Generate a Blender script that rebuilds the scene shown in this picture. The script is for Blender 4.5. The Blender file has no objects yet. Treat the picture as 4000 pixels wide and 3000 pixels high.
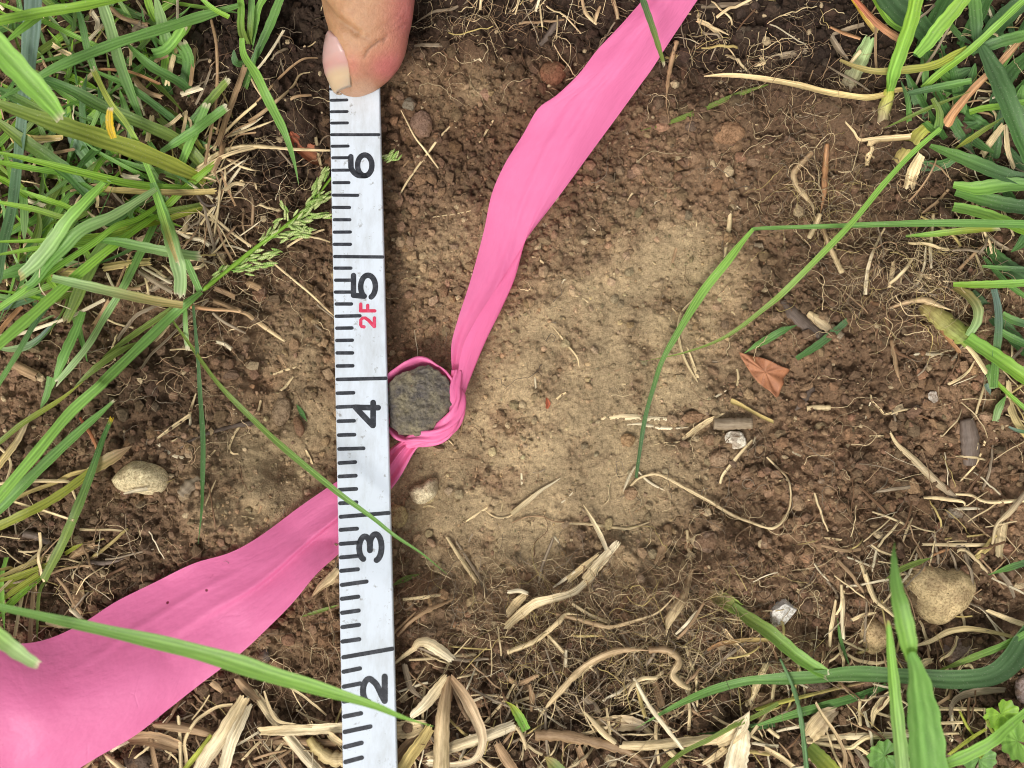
import bpy, math
import numpy as np

# ------------------------------------------------------------------ scene, camera, world, light
S = bpy.context.scene
COL = S.collection
MM = 0.001
FOC, TILT, DIST, ZREF = 36.9, math.radians(5.0), 257.0, 10.0
CAM = np.array([0.0, -DIST * math.sin(TILT), ZREF + DIST * math.cos(TILT)])

cam_data = bpy.data.cameras.new('camera')
cam_data.sensor_fit = 'HORIZONTAL'
cam_data.sensor_width = 36.0
cam_data.lens = FOC
cam_data.clip_start = 0.01
cam_data.clip_end = 50.0
cam_data.dof.use_dof = True
cam_data.dof.focus_distance = (DIST + 3.0) * MM
cam_data.dof.aperture_fstop = 15.0
cam = bpy.data.objects.new('camera', cam_data)
cam.location = tuple(CAM * MM)
cam.rotation_euler = (TILT, 0, 0)
COL.objects.link(cam)
S.camera = cam

SUN_EL, SUN_AZ = math.radians(52), math.radians(205)      # light falls from the lower left of the frame
w = bpy.data.worlds.new('World')
S.world = w
w.use_nodes = True
wn, wl = w.node_tree.nodes, w.node_tree.links
bg = wn['Background']
sky = wn.new('ShaderNodeTexSky')
sky.sky_type = 'NISHITA'
sky.sun_disc = False
sky.sun_elevation = SUN_EL
sky.sun_rotation = SUN_AZ
sky.dust_density = 4.0
sky.air_density = 1.0
sky.ozone_density = 1.0
hs = wn.new('ShaderNodeHueSaturation')
hs.inputs['Saturation'].default_value = 0.22               # veiled, nearly overcast sky
wl.new(sky.outputs['Color'], hs.inputs['Color'])
wl.new(hs.outputs['Color'], bg.inputs['Color'])
bg.inputs['Strength'].default_value = 0.12

sun_d = bpy.data.lights.new('sun', 'SUN')
sun_d.energy = 1.5
sun_d.angle = math.radians(16)
sun_d.color = (1.0, 0.96, 0.90)
sun = bpy.data.objects.new('sun', sun_d)
# sky rotation runs clockwise from +Y seen from above
sx_, sy_ = math.sin(SUN_AZ), math.cos(SUN_AZ)
from mathutils import Vector
sun.rotation_euler = Vector((-sx_ * math.cos(SUN_EL), -sy_ * math.cos(SUN_EL), -math.sin(SUN_EL))).to_track_quat('-Z', 'Y').to_euler()
sun.location = (0, 0, 2)
COL.objects.link(sun)

S.view_settings.view_transform = 'Standard'
S.view_settings.look = 'None'
S.view_settings.exposure = 0.35
S.view_settings.gamma = 1.0
S.view_settings.use_curve_mapping = False
S.cycles.max_bounces = 8
S.cycles.transparent_max_bounces = 8
S.cycles.use_denoising = True
S.cycles.filter_width = 1.0

# ------------------------------------------------------------------ helpers: pixels, noise, meshes
ct, st_ = math.cos(TILT), math.sin(TILT)
K = 36.0 / FOC / 4000.0
RNG = np.random.default_rng(11)


def P(sx, sy, z):
    """Point at height z (mm) that the photograph shows at source pixel (sx, sy)."""
    sx, sy, z = np.broadcast_arrays(np.asarray(sx, float), np.asarray(sy, float), np.asarray(z, float))
    x, y = (sx - 2000) * K, -(sy - 1500) * K
    dy, dz = y * ct + st_, y * st_ - ct
    s = (z - CAM[2]) / dz
    return np.stack([x * s + CAM[0], dy * s + CAM[1], z], -1)


def proj(V):
    d = np.asarray(V, float) - CAM
    yc = d[..., 1] * ct + d[..., 2] * st_
    zc = -d[..., 1] * st_ + d[..., 2] * ct
    return 2000 + d[..., 0] / -zc / K, 1500 - yc / -zc / K


def cell(i, j, pts):
    """Crop coordinates (2212 x 1659 over 1000 x 750 source pixels) to source pixels."""
    a = np.array(pts, float).reshape(-1, 2)
    return np.stack([i * 1000 + a[:, 0] * 1000 / 2212, j * 750 + a[:, 1] * 750 / 1659], -1)


CPX = 1000 / 2212 * 0.0633          # crop pixel in mm


def _h(ix, iy, seed):
    n = (ix * 374761393 + iy * 668265263 + seed * 1442695041) & 0xffffffff
    n = ((n ^ (n >> 13)) * 1274126177) & 0xffffffff
    n = n ^ (n >> 16)
    return (n & 0xffff) / 65535.0


def vnoise(x, y, seed=0):
    ix, iy = np.floor(x).astype(np.int64), np.floor(y).astype(np.int64)
    fx, fy = x - ix, y - iy
    u, v = fx * fx * fx * (fx * (fx * 6 - 15) + 10), fy * fy * fy * (fy * (fy * 6 - 15) + 10)
    a, b = _h(ix, iy, seed), _h(ix + 1, iy, seed)
    c, d = _h(ix, iy + 1, seed), _h(ix + 1, iy + 1, seed)
    return (a * (1 - u) + b * u) * (1 - v) + (c * (1 - u) + d * u) * v


def fbm(x, y, seed=0, octv=4):
    s, a, t = 0.0, 0.5, 0.0
    for k in range(octv):
        s = s + a * vnoise(x, y, seed + 17 * k)
        t += a
        x, y, a = x * 2.03 + 5.1, y * 2.03 + 1.7, a * 0.5
    return s / t


def clods(x, y, seed=0, power=2.0):
    """Rounded lumps: the highest of the domes grown round jittered cell points."""
    ix, iy = np.floor(x).astype(np.int64), np.floor(y).astype(np.int64)
    out = np.zeros_like(x)
    for dx in (-1, 0, 1):
        for dy in (-1, 0, 1):
            cx, cy = ix + dx, iy + dy
            px, py = cx + _h(cx, cy, seed), cy + _h(cx, cy, seed + 7)
            r = 0.35 + 0.5 * _h(cx, cy, seed + 3)
            amp = _h(cx, cy, seed + 5) ** power
            d2 = ((x - px) ** 2 + (y - py) ** 2) / (r * r)
            out = np.maximum(out, amp * r * np.sqrt(np.clip(1 - d2, 0, 1)))
    return out


def smooth(a, b, x):
    t = np.clip((x - a) / (b - a), 0, 1)
    return t * t * (3 - 2 * t)


def lin(c):
    c = np.asarray(c, float) / 255.0
    return np.where(c <= 0.04045, c / 12.92, ((c + 0.055) / 1.055) ** 2.4)


def mesh(name, V, faces, col=None, uv=None, smooth_sh=True):
    """Fast mesh from arrays; faces = one (m,k) array or a list of such arrays; V in mm."""
    if not isinstance(faces, list):
        faces = [faces]
    faces = [np.asarray(f, np.int32) for f in faces if len(f)]
    me = bpy.data.meshes.new(name)
    V = np.asarray(V, float) * MM
    me.vertices.add(len(V))
    me.vertices.foreach_set('co', V.astype(np.float32).ravel())
    loops = np.concatenate([f.ravel() for f in faces])
    sizes = np.concatenate([np.full(len(f), f.shape[1]) for f in faces])
    me.loops.add(len(loops))
    me.loops.foreach_set('vertex_index', loops)
    me.polygons.add(len(sizes))
    starts = np.concatenate([[0], np.cumsum(sizes)[:-1]]).astype(np.int32)
    me.polygons.foreach_set('loop_start', starts)
    me.polygons.foreach_set('use_smooth', np.full(len(sizes), smooth_sh, bool))
    if col is not None:
        col = np.asarray(col, float)
        if col.ndim == 1:
            col = np.tile(col, (len(V), 1))
        at = me.attributes.new('Col', 'FLOAT_COLOR', 'POINT')
        at.data.foreach_set('color', np.concatenate([col, np.ones((len(V), 1))], 1).astype(np.float32).ravel())
    if uv is not None:
        ul = me.uv_layers.new(name='UVMap')
        ul.data.foreach_set('uv', np.asarray(uv, np.float32)[loops].ravel())
    me.update(calc_edges=True)
    me.validate()
    return me


def obj(name, me, mat, parent=None, loc=None):
    o = bpy.data.objects.new(name, me)
    COL.objects.link(o)
    if mat is not None and not me.materials:
        me.materials.append(mat)
    if parent is not None:
        o.parent = parent
    if loc is not None:
        o.location = tuple(np.asarray(loc, float) * MM)
    return o


def tag(o, label, cat=None, group=None, kind=None):
    if label: o['label'] = label
    if cat: o['category'] = cat
    if group: o['group'] = group
    if kind: o['kind'] = kind
    return o


def thing(name, label, cat, loc, group=None):
    o = bpy.data.objects.new(name, None)
    o.empty_display_size = 0.005
    COL.objects.link(o)
    o.location = tuple(np.asarray(loc, float) * MM)
    return tag(o, label, cat, group)


def grid_faces(n, m, wrap=False):
    i = np.arange(n - 1)[:, None] * m
    mm = m if wrap else m - 1
    j = np.arange(mm)[None, :]
    j2 = (j + 1) % m
    return np.stack([i + j, i + j2, i + m + j2, i + m + j], -1).reshape(-1, 4)


def catmull(pts, n):
    pts = np.asarray(pts, float)
    if len(pts) == 2:
        t = np.linspace(0, 1, n)[:, None]
        return pts[0] * (1 - t) + pts[1] * t
    q = np.concatenate([[2 * pts[0] - pts[1]], pts, [2 * pts[-1] - pts[-2]]])
    k = len(pts) - 1
    d = np.linalg.norm(np.diff(pts[:, :min(3, pts.shape[1])], axis=0), axis=1) + 1e-6
    cum = np.concatenate([[0], np.cumsum(d)])
    s = np.linspace(0, cum[-1], n)
    i = np.clip(np.searchsorted(cum, s, side='right') - 1, 0, k - 1)
    t = ((s - cum[i]) / d[i])[:, None]
    p0, p1, p2, p3 = q[i], q[i + 1], q[i + 2], q[i + 3]
    return 0.5 * (2 * p1 + (p2 - p0) * t + (2 * p0 - 5 * p1 + 4 * p2 - p3) * t * t + (3 * p1 - p0 - 3 * p2 + p3) * t ** 3)


def frames(C, roll=0.0):
    T = np.gradient(C, axis=0)
    T /= np.linalg.norm(T, axis=1)[:, None] + 1e-9
    up = np.tile([0.0, 0.0, 1.0], (len(C), 1))
    side = np.cross(T, up)
    ln = np.linalg.norm(side, axis=1)
    side[ln < 0.05] = [1, 0, 0]
    side /= np.linalg.norm(side, axis=1)[:, None]
    nor = np.cross(side, T)
    r = np.broadcast_to(roll, (len(C),))[:, None]
    return T, side * np.cos(r) + nor * np.sin(r), nor * np.cos(r) - side * np.sin(r)


def ribbon(C, W, fold=0.25, roll=0.0, cross=5, curl=0.0):
    """A leaf: a strip of width W along C with a keel, returned as vertices, faces, uv."""
    n = len(C)
    T, side, nor = frames(C, roll)
    a = np.linspace(-1, 1, cross)
    W = np.broadcast_to(W, (n,))
    lat = a[None, :] * W[:, None] / 2
    hgt = (np.abs(a)[None, :] * fold - (a ** 2)[None, :] * curl) * W[:, None] / 2
    V = C[:, None, :] + side[:, None, :] * lat[..., None] + nor[:, None, :] * hgt[..., None]
    L = np.concatenate([[0], np.cumsum(np.linalg.norm(np.diff(C, axis=0), axis=1))])
    uv = np.stack(np.broadcast_arrays((a[None, :] + 1) / 2, L[:, None] / 10), -1)
    return V.reshape(-1, 3), grid_faces(n, cross), uv.reshape(-1, 2)


def tube(C, R, sides=8, flat=1.0, lob=0.0, nl=3, twist=0.0, roll=0.0):
    n = len(C)
    T, side, nor = frames(C, roll)
    R = np.broadcast_to(R, (n,))
    ph = np.linspace(0, 2 * math.pi, sides, endpoint=False)[None, :] + np.zeros((n, 1))
    tw = np.linspace(0, twist, n)[:, None]
    rr = R[:, None] * (1 + lob * np.cos(nl * (ph + tw)))
    V = C[:, None, :] + side[:, None, :] * (rr * np.cos(ph))[..., None] + nor[:, None, :] * (flat * rr * np.sin(ph))[..., None]
    L = np.concatenate([[0], np.cumsum(np.linalg.norm(np.diff(C, axis=0), axis=1))])
    uv = np.stack(np.broadcast_arrays(ph / (2 * math.pi), L[:, None] / 10), -1).reshape(-1, 2)
    V = V.reshape(-1, 3)
    F = grid_faces(n, sides, True)
    caps = np.array([list(range(sides))[::-1], list(range((n - 1) * sides, n * sides))])
    return V, [F, caps], uv


_ico = {}


def ico(level):
    if level not in _ico:
        import bmesh
        bm = bmesh.new()
        bmesh.ops.create_icosphere(bm, subdivisions=level, radius=1)
        _ico[level] = (np.array([v.co[:] for v in bm.verts]), np.array([[v.index for v in f.verts] for f in bm.faces]))
        bm.free()
    return _ico[level]


# ------------------------------------------------------------------ materials
def material(name, build):
    m = bpy.data.materials.new(name)
    m.use_nodes = True
    nt = m.node_tree
    build(nt, nt.nodes, nt.links, nt.nodes['Principled BSDF'], nt.nodes['Material Output'])
    return m


def _tex(nt, kind, scale, coord='Object', vec=None, detail=4.0, rough=0.6):
    tc = nt.nodes.new('ShaderNodeTexCoord')
    mp = nt.nodes.new('ShaderNodeMapping')
    nt.links.new(tc.outputs[coord], mp.inputs['Vector'])
    if vec is not None:
        mp.inputs['Scale'].default_value = vec
    t = nt.nodes.new(kind)
    t.inputs['Scale'].default_value = scale
    if kind == 'ShaderNodeTexNoise':
        t.inputs['Detail'].default_value = detail
        t.inputs['Roughness'].default_value = rough
    nt.links.new(mp.outputs['Vector'], t.inputs['Vector'])
    return t


def _ramp(nt, src, p0, c0, p1, c1):
    r = nt.nodes.new('ShaderNodeValToRGB')
    r.color_ramp.elements[0].position, r.color_ramp.elements[1].position = p0, p1
    r.color_ramp.elements[0].color = (*c0, 1) if len(c0) == 3 else c0
    r.color_ramp.elements[1].color = (*c1, 1) if len(c1) == 3 else c1
    nt.links.new(src, r.inputs['Fac'])
    return r


def _mix(nt, a, b, fac=1.0, mode='MULTIPLY'):
    m = nt.nodes.new('ShaderNodeMix')
    m.data_type = 'RGBA'
    m.blend_type = mode
    for sock, v in ((m.inputs[0], fac), (m.inputs[6], a), (m.inputs[7], b)):
        if hasattr(v, 'is_linked') or hasattr(v, 'links'):
            nt.links.new(v, sock)
        elif isinstance(v, (int, float)):
            sock.default_value = v
        else:
            sock.default_value = (*v, 1)
    return m.outputs[2]


def _col(nt):
    a = nt.nodes.new('ShaderNodeAttribute')
    a.attribute_name = 'Col'
    return a.outputs['Color']


def _bump(nt, height, strength, dist):
    b = nt.nodes.new('ShaderNodeBump')
    b.inputs['Strength'].default_value = strength
    b.inputs['Distance'].default_value = dist
    nt.links.new(height, b.inputs['Height'])
    return b.outputs['Normal']


def m_soil(nt, N, L, b, out):
    n1 = _tex(nt, 'ShaderNodeTexNoise', 1100, detail=6, rough=0.75)
    n2 = _tex(nt, 'ShaderNodeTexNoise', 2600, detail=3)
    r1 = _ramp(nt, n1.outputs['Fac'], 0.34, (0.68, 0.66, 0.64), 0.66, (1.26, 1.25, 1.24))
    r2 = _ramp(nt, n2.outputs['Fac'], 0.35, (0.80, 0.80, 0.80), 0.72, (1.22, 1.22, 1.2))
    c = _mix(nt, _mix(nt, _col(nt), r1.outputs[0]), r2.outputs[0])
    v = _tex(nt, 'ShaderNodeTexVoronoi', 700)
    sp = _ramp(nt, v.outputs['Distance'], 0.06, (1, 1, 1), 0.13, (0, 0, 0))
    c = _mix(nt, c, (0.62, 0.52, 0.38), sp.outputs[0], 'MIX') if False else c
    L.new(c, b.inputs['Base Color'])
    b.inputs['Roughness'].default_value = 0.93
    b.inputs['Specular IOR Level'].default_value = 0.25
    L.new(_bump(nt, n2.outputs['Fac'], 0.9, 0.0004), b.inputs['Normal'])


def m_leaf(nt, N, L, b, out):
    w = _tex(nt, 'ShaderNodeTexWave', 1.1, 'UV', (1.0, 0.01, 1))
    w.bands_direction = 'X'
    w.inputs['Distortion'].default_value = 0.6
    n = _tex(nt, 'ShaderNodeTexNoise', 3.0, 'UV', (2.2, 0.35, 1), detail=5)
    rw = _ramp(nt, w.outputs['Fac'], 0.1, (0.80, 0.84, 0.78), 0.9, (1.12, 1.10, 1.14))
    rn = _ramp(nt, n.outputs['Fac'], 0.3, (0.72, 0.76, 0.70), 0.7, (1.2, 1.17, 1.18))
    sp = _tex(nt, 'ShaderNodeTexNoise', 2600, detail=2)
    du = _ramp(nt, sp.outputs['Fac'], 0.62, (0, 0, 0), 0.74, (0.45, 0.45, 0.45))
    c = _mix(nt, _mix(nt, _mix(nt, _col(nt), rw.outputs[0]), rn.outputs[0]), (0.52, 0.50, 0.40), du.outputs[0], 'MIX')
    L.new(c, b.inputs['Base Color'])
    b.inputs['Roughness'].default_value = 0.48
    b.inputs['Specular IOR Level'].default_value = 0.45
    nm = _bump(nt, n.outputs['Fac'], 0.6, 0.0002)
    L.new(nm, b.inputs['Normal'])
    t = N.new('ShaderNodeBsdfTranslucent')
    L.new(_mix(nt, c, (1.0, 1.05, 0.55)), t.inputs['Color'])
    ms = N.new('ShaderNodeMixShader')
    ms.inputs[0].default_value = 0.36
    L.new(b.outputs[0], ms.inputs[1])
    L.new(t.outputs[0], ms.inputs[2])
    L.new(ms.outputs[0], out.inputs['Surface'])


def m_straw(nt, N, L, b, out):
    n = _tex(nt, 'ShaderNodeTexNoise', 6.0, 'UV', (1.3, 0.12, 1), detail=5, rough=0.75)
    s = _tex(nt, 'ShaderNodeTexNoise', 2.5, 'UV', (1.0, 1.0, 1), detail=4)
    rn = _ramp(nt, n.outputs['Fac'], 0.34, (0.56, 0.50, 0.43), 0.56, (1.22, 1.22, 1.2))
    rs = _ramp(nt, s.outputs['Fac'], 0.3, (0.80, 0.76, 0.70), 0.55, (1.1, 1.1, 1.1))
    c = _mix(nt, _mix(nt, _col(nt), rn.outputs[0]), rs.outputs[0])
    L.new(c, b.inputs['Base Color'])
    b.inputs['Roughness'].default_value = 0.62
    b.inputs['Specular IOR Level'].default_value = 0.35
    L.new(_bump(nt, n.outputs['Fac'], 0.7, 0.0002), b.inputs['Normal'])


def m_stone(nt, N, L, b, out):
    n1 = _tex(nt, 'ShaderNodeTexNoise', 260, detail=7, rough=0.75)
    n2 = _tex(nt, 'ShaderNodeTexNoise', 1900, detail=4, rough=0.7)
    r1 = _ramp(nt, n1.outputs['Fac'], 0.3, (0.74, 0.71, 0.66), 0.7, (1.2, 1.2, 1.18))
    r2 = _ramp(nt, n2.outputs['Fac'], 0.38, (0.55, 0.50, 0.44), 0.55, (1.08, 1.08, 1.08))
    c = _mix(nt, _mix(nt, _col(nt), r1.outputs[0]), r2.outputs[0])
    L.new(c, b.inputs['Base Color'])
    b.inputs['Roughness'].default_value = 0.8
    b.inputs['Specular IOR Level'].default_value = 0.3
    L.new(_bump(nt, n2.outputs['Fac'], 0.6, 0.0004), b.inputs['Normal'])


def m_root(nt, N, L, b, out):
    n = _tex(nt, 'ShaderNodeTexNoise', 500, detail=4)
    r = _ramp(nt, n.outputs['Fac'], 0.3, (0.65, 0.62, 0.6), 0.7, (1.2, 1.18, 1.15))
    L.new(_mix(nt, _col(nt), r.outputs[0]), b.inputs['Base Color'])
    b.inputs['Roughness'].default_value = 0.85


def m_tape(nt, N, L, b, out):
    n = _tex(nt, 'ShaderNodeTexNoise', 55, detail=3)
    k = _tex(nt, 'ShaderNodeTexNoise', 1.0, 'UV', (5.0, 0.9, 1), detail=4)
    k2 = _tex(nt, 'ShaderNodeTexNoise', 420, detail=3)
    r = _ramp(nt, n.outputs['Fac'], 0.3, (0.95, 0.90, 0.93), 0.7, (1.03, 1.08, 1.06))
    c = _mix(nt, lin((254, 132, 184)), r.outputs[0])
    v = _tex(nt, 'ShaderNodeTexVoronoi', 75)
    sp = _ramp(nt, v.outputs['Distance'], 0.02, (0.22, 0.03, 0.08), 0.032, (1, 1, 1))
    d = _ramp(nt, k2.outputs['Fac'], 0.70, (1, 1, 1), 0.80, (0.86, 0.74, 0.74))
    c = _mix(nt, _mix(nt, c, sp.outputs[0]), d.outputs[0])
    L.new(c, b.inputs['Base Color'])
    b.inputs['Roughness'].default_value = 0.48
    b.inputs['Specular IOR Level'].default_value = 0.55
    e = _tex(nt, 'ShaderNodeTexVoronoi', 1.5, 'UV', (2.2, 0.8, 1))
    e.feature = 'DISTANCE_TO_EDGE'
    er = _ramp(nt, e.outputs['Distance'], 0.0, (1, 1, 1), 0.035, (0, 0, 0))
    gate = _ramp(nt, n.outputs['Fac'], 0.58, (0, 0, 0), 0.68, (1, 1, 1))
    cr = _mix(nt, er.outputs[0], gate.outputs[0])
    h = _mix(nt, k.outputs['Color'], cr, 0.05, 'ADD')
    nm = _bump(nt, h, 0.5, 0.0014)
    L.new(nm, b.inputs['Normal'])
    t = N.new('ShaderNodeBsdfTranslucent')
    L.new(c, t.inputs['Color'])
    ms = N.new('ShaderNodeMixShader')
    ms.inputs[0].default_value = 0.30
    L.new(b.outputs[0], ms.inputs[1])
    L.new(t.outputs[0], ms.inputs[2])
    L.new(ms.outputs[0], out.inputs['Surface'])


def m_ruler(nt, N, L, b, out):
    n = _tex(nt, 'ShaderNodeTexNoise', 90, detail=7, rough=0.7, vec=(1.6, 0.5, 1))
    g = _tex(nt, 'ShaderNodeTexNoise', 420, detail=5, rough=0.7)
    r = _ramp(nt, n.outputs['Fac'], 0.30, (0.74, 0.72, 0.68), 0.56, (1, 1, 1))
    q = _ramp(nt, g.outputs['Fac'], 0.30, (0.50, 0.47, 0.42), 0.39, (1, 1, 1))
    c = _mix(nt, _mix(nt, lin((216, 224, 232)), r.outputs[0]), q.outputs[0])
    L.new(c, b.inputs['Base Color'])
    b.inputs['Roughness'].default_value = 0.42
    L.new(_bump(nt, n.outputs['Fac'], 0.15, 0.0004), b.inputs['Normal'])


def m_ink(colr):
    def f(nt, N, L, b, out):
        n = _tex(nt, 'ShaderNodeTexNoise', 700, detail=6, rough=0.75)
        r = _ramp(nt, n.outputs['Fac'], 0.48, lin(colr), 0.85, lin(np.minimum(np.array(colr) * 1.2 + 50, 235)))
        L.new(r.outputs[0], b.inputs['Base Color'])
        b.inputs['Roughness'].default_value = 0.5
    return f


def m_skin(nt, N, L, b, out):
    n = _tex(nt, 'ShaderNodeTexNoise', 220, detail=5)
    f = _tex(nt, 'ShaderNodeTexNoise', 1700, detail=4, rough=0.7)
    g = _tex(nt, 'ShaderNodeTexNoise', 600, detail=5, rough=0.7, vec=(1.0, 0.6, 1.0))
    r = _ramp(nt, g.outputs['Fac'], 0.3, (0.86, 0.78, 0.76), 0.7, (1.08, 1.06, 1.05))
    c = _mix(nt, _col(nt), r.outputs[0])
    L.new(c, b.inputs['Base Color'])
    b.inputs['Roughness'].default_value = 0.42
    b.inputs['Specular IOR Level'].default_value = 0.45
    b.inputs['Subsurface Weight'].default_value = 0.25
    b.inputs['Subsurface Radius'].default_value = (1.0, 0.35, 0.2)
    b.inputs['Subsurface Scale'].default_value = 0.0016
    h = _mix(nt, g.outputs['Color'], f.outputs['Color'], 0.45, 'MIX')
    L.new(_bump(nt, h, 0.6, 0.0009), b.inputs['Normal'])


def m_nail(nt, N, L, b, out):
    L.new(_col(nt), b.inputs['Base Color'])
    b.inputs['Roughness'].default_value = 0.3
    b.inputs['Subsurface Weight'].default_value = 0.2
    b.inputs['Subsurface Radius'].default_value = (1.0, 0.4, 0.3)
    b.inputs['Subsurface Scale'].default_value = 0.001
    n = _tex(nt, 'ShaderNodeTexNoise', 200, detail=3)
    L.new(_bump(nt, n.outputs['Fac'], 0.1, 0.0004), b.inputs['Normal'])


def m_iron(nt, N, L, b, out):
    n1 = _tex(nt, 'ShaderNodeTexNoise', 170, detail=8, rough=0.72)
    n2 = _tex(nt, 'ShaderNodeTexNoise', 1500, detail=6, rough=0.75)
    n3 = _tex(nt, 'ShaderNodeTexNoise', 420, detail=5)
    a = _ramp(nt, n1.outputs['Fac'], 0.40, lin((88, 82, 80)), 0.66, lin((138, 128, 100)))
    r2 = _ramp(nt, n2.outputs['Fac'], 0.32, (0.45, 0.44, 0.44), 0.68, (1.45, 1.43, 1.4))
    ru = _ramp(nt, n3.outputs['Fac'], 0.66, (0, 0, 0), 0.74, (1, 1, 1))
    c = _mix(nt, _mix(nt, a.outputs[0], lin((122, 74, 52)), ru.outputs[0], 'MIX'), r2.outputs[0])
    L.new(c, b.inputs['Base Color'])
    b.inputs['Roughness'].default_value = 0.62
    b.inputs['Metallic'].default_value = 0.15
    L.new(_bump(nt, n2.outputs['Fac'], 0.8, 0.0005), b.inputs['Normal'])


def m_deadleaf(nt, N, L, b, out):
    n = _tex(nt, 'ShaderNodeTexNoise', 300, detail=6, rough=0.7)
    s = _tex(nt, 'ShaderNodeTexNoise', 900, detail=4)
    a = _ramp(nt, n.outputs['Fac'], 0.3, lin((140, 90, 62)), 0.7, lin((184, 124, 84)))
    q = _ramp(nt, s.outputs['Fac'], 0.3, (0.5, 0.45, 0.4), 0.42, (1, 1, 1))
    L.new(_mix(nt, a.outputs[0], q.outputs[0]), b.inputs['Base Color'])
    b.inputs['Roughness'].default_value = 0.6
    L.new(_bump(nt, n.outputs['Fac'], 0.5, 0.0005), b.inputs['Normal'])


M = {}
for k_, f_ in dict(soil=m_soil, leaf=m_leaf, straw=m_straw, stone=m_stone, root=m_root, tape=m_tape, ruler=m_ruler,
                   ink=m_ink((38, 40, 46)), redink=m_ink((206, 52, 82)), skin=m_skin, nail=m_nail, iron=m_iron,
                   deadleaf=m_deadleaf).items():
    M[k_] = material(k_, f_)

# ------------------------------------------------------------------ ground
D2S = 4000 / 2212.0


def blob(sx, sy, cx, cy, rx, ry):
    return np.exp(-(((sx / D2S - cx) / rx) ** 2 + ((sy / D2S - cy) / ry) ** 2))


def masks(x, y):
    """pan: smooth trodden light soil; out: outside the dug hole, under the turf."""
    sx, sy = proj(np.stack([x, y, np.full_like(x, 4.0)], -1))
    wob = (fbm(x / 14, y / 14, 31, 3) - 0.5)
    r = np.sqrt(((sx / D2S - 1130) / 780) ** 2 + ((sy / D2S - 650) / 700) ** 2) + wob * 0.35
    out = smooth(0.72, 1.12, r)
    pan = (1.0 * blob(sx, sy, 1100, 1060, 340, 230) + 0.8 * blob(sx, sy, 1340, 740, 260, 250) + 0.42 * blob(sx, sy, 940, 540, 150, 110)
           + 0.8 * blob(sx, sy, 590, 1030, 170, 150) + 0.5 * blob(sx, sy, 1480, 560, 130, 120) + 0.45 * blob(sx, sy, 640, 760, 130, 150)
           + 0.45 * blob(sx, sy, 1010, 190, 150, 70) + 0.5 * blob(sx, sy, 1250, 900, 260, 200) + 0.3 * blob(sx, sy, 640, 1400, 120, 80))
    pan = np.clip(pan * 1.1, 0, 1) * np.clip(0.30 + 1.7 * (fbm(x / 8, y / 8, 77, 4) - 0.16), 0, 1.1)
    far = smooth(1.05, 1.9, r)
    return np.clip(pan, 0, 1), out, far


def topsoil_shade(sx, sy):
    """Dark topsoil round the hole, with deeper rim shade painted into its colour."""
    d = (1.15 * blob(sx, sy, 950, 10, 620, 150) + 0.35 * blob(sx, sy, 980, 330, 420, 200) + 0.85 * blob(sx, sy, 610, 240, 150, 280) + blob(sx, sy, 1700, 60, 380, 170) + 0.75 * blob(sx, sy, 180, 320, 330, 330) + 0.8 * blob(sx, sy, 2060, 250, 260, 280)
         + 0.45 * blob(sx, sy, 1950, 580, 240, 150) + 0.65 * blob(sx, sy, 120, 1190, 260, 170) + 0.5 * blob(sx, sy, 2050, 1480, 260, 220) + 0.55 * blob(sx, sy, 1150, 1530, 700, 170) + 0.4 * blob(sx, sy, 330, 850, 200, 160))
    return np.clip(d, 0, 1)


def H0(x, y):
    """Ground level without the crumbs (mm)."""
    pan, out, far = masks(x, y)
    h = 10.0 * out + 4.0 * far * (1 - smooth(250, 900, np.hypot(x, y)))
    h = h + (fbm(x / 22, y / 22, 3, 3) - 0.5) * (3.0 + 3.0 * out)
    h = h + (fbm(x / 6.5, y / 6.5, 9, 3) - 0.5) * (2.0 - 0.9 * pan)
    return h


def H(x, y):
    x, y = np.asarray(x, float), np.asarray(y, float)
    pan, out, far = masks(x, y)
    lo = 1 - 0.8 * pan
    h = H0(x, y)
    h = h + clods(x / 4.6, y / 4.6, 21, 4.0) * 3.0 * (1 - 0.8 * pan)
    h = h + clods(x / 1.7, y / 1.7, 33, 1.2) * 1.5 * lo
    h = h + clods(x / 0.95, y / 0.95, 47, 0.8) * 1.0 * (1 - 0.45 * pan)
    h = h + (fbm(x / 1.1, y / 1.1, 5, 2) - 0.5) * 0.8 * lo
    h = h - smooth(0.56, 0.78, fbm(x / 2.2, y / 2.2, 63, 3)) * 2.0 * np.clip(1 - 1.25 * pan, 0, 1)
    sx_q, sy_q = proj(np.stack([x, y, np.full_like(x, 4.0)], -1))
    h = h + (clods(x / 3.1, y / 3.1, 71, 1.2) * 2.4 - smooth(0.5, 0.75, fbm(x / 3.4, y / 3.4, 83, 3)) * 3.0) * topsoil_shade(sx_q, sy_q) * (1 - pan)
    return h


def G(sx, sy, dz=0.0, fine=False):
    """Point dz above the ground (mm) under a source pixel."""
    sx, sy = np.asarray(sx, float), np.asarray(sy, float)
    z = np.full(np.broadcast(sx, sy, dz).shape, 6.0)
    fn = H if fine else H0
    for _ in range(5):
        p = P(sx, sy, z)
        z = fn(p[..., 0], p[..., 1]) + dz
    return P(sx, sy, z)


DARK, MID, TAN, RED = lin((60, 47, 38)), lin((136, 109, 84)), lin((178, 156, 121)), lin((128, 94, 68))


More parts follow.
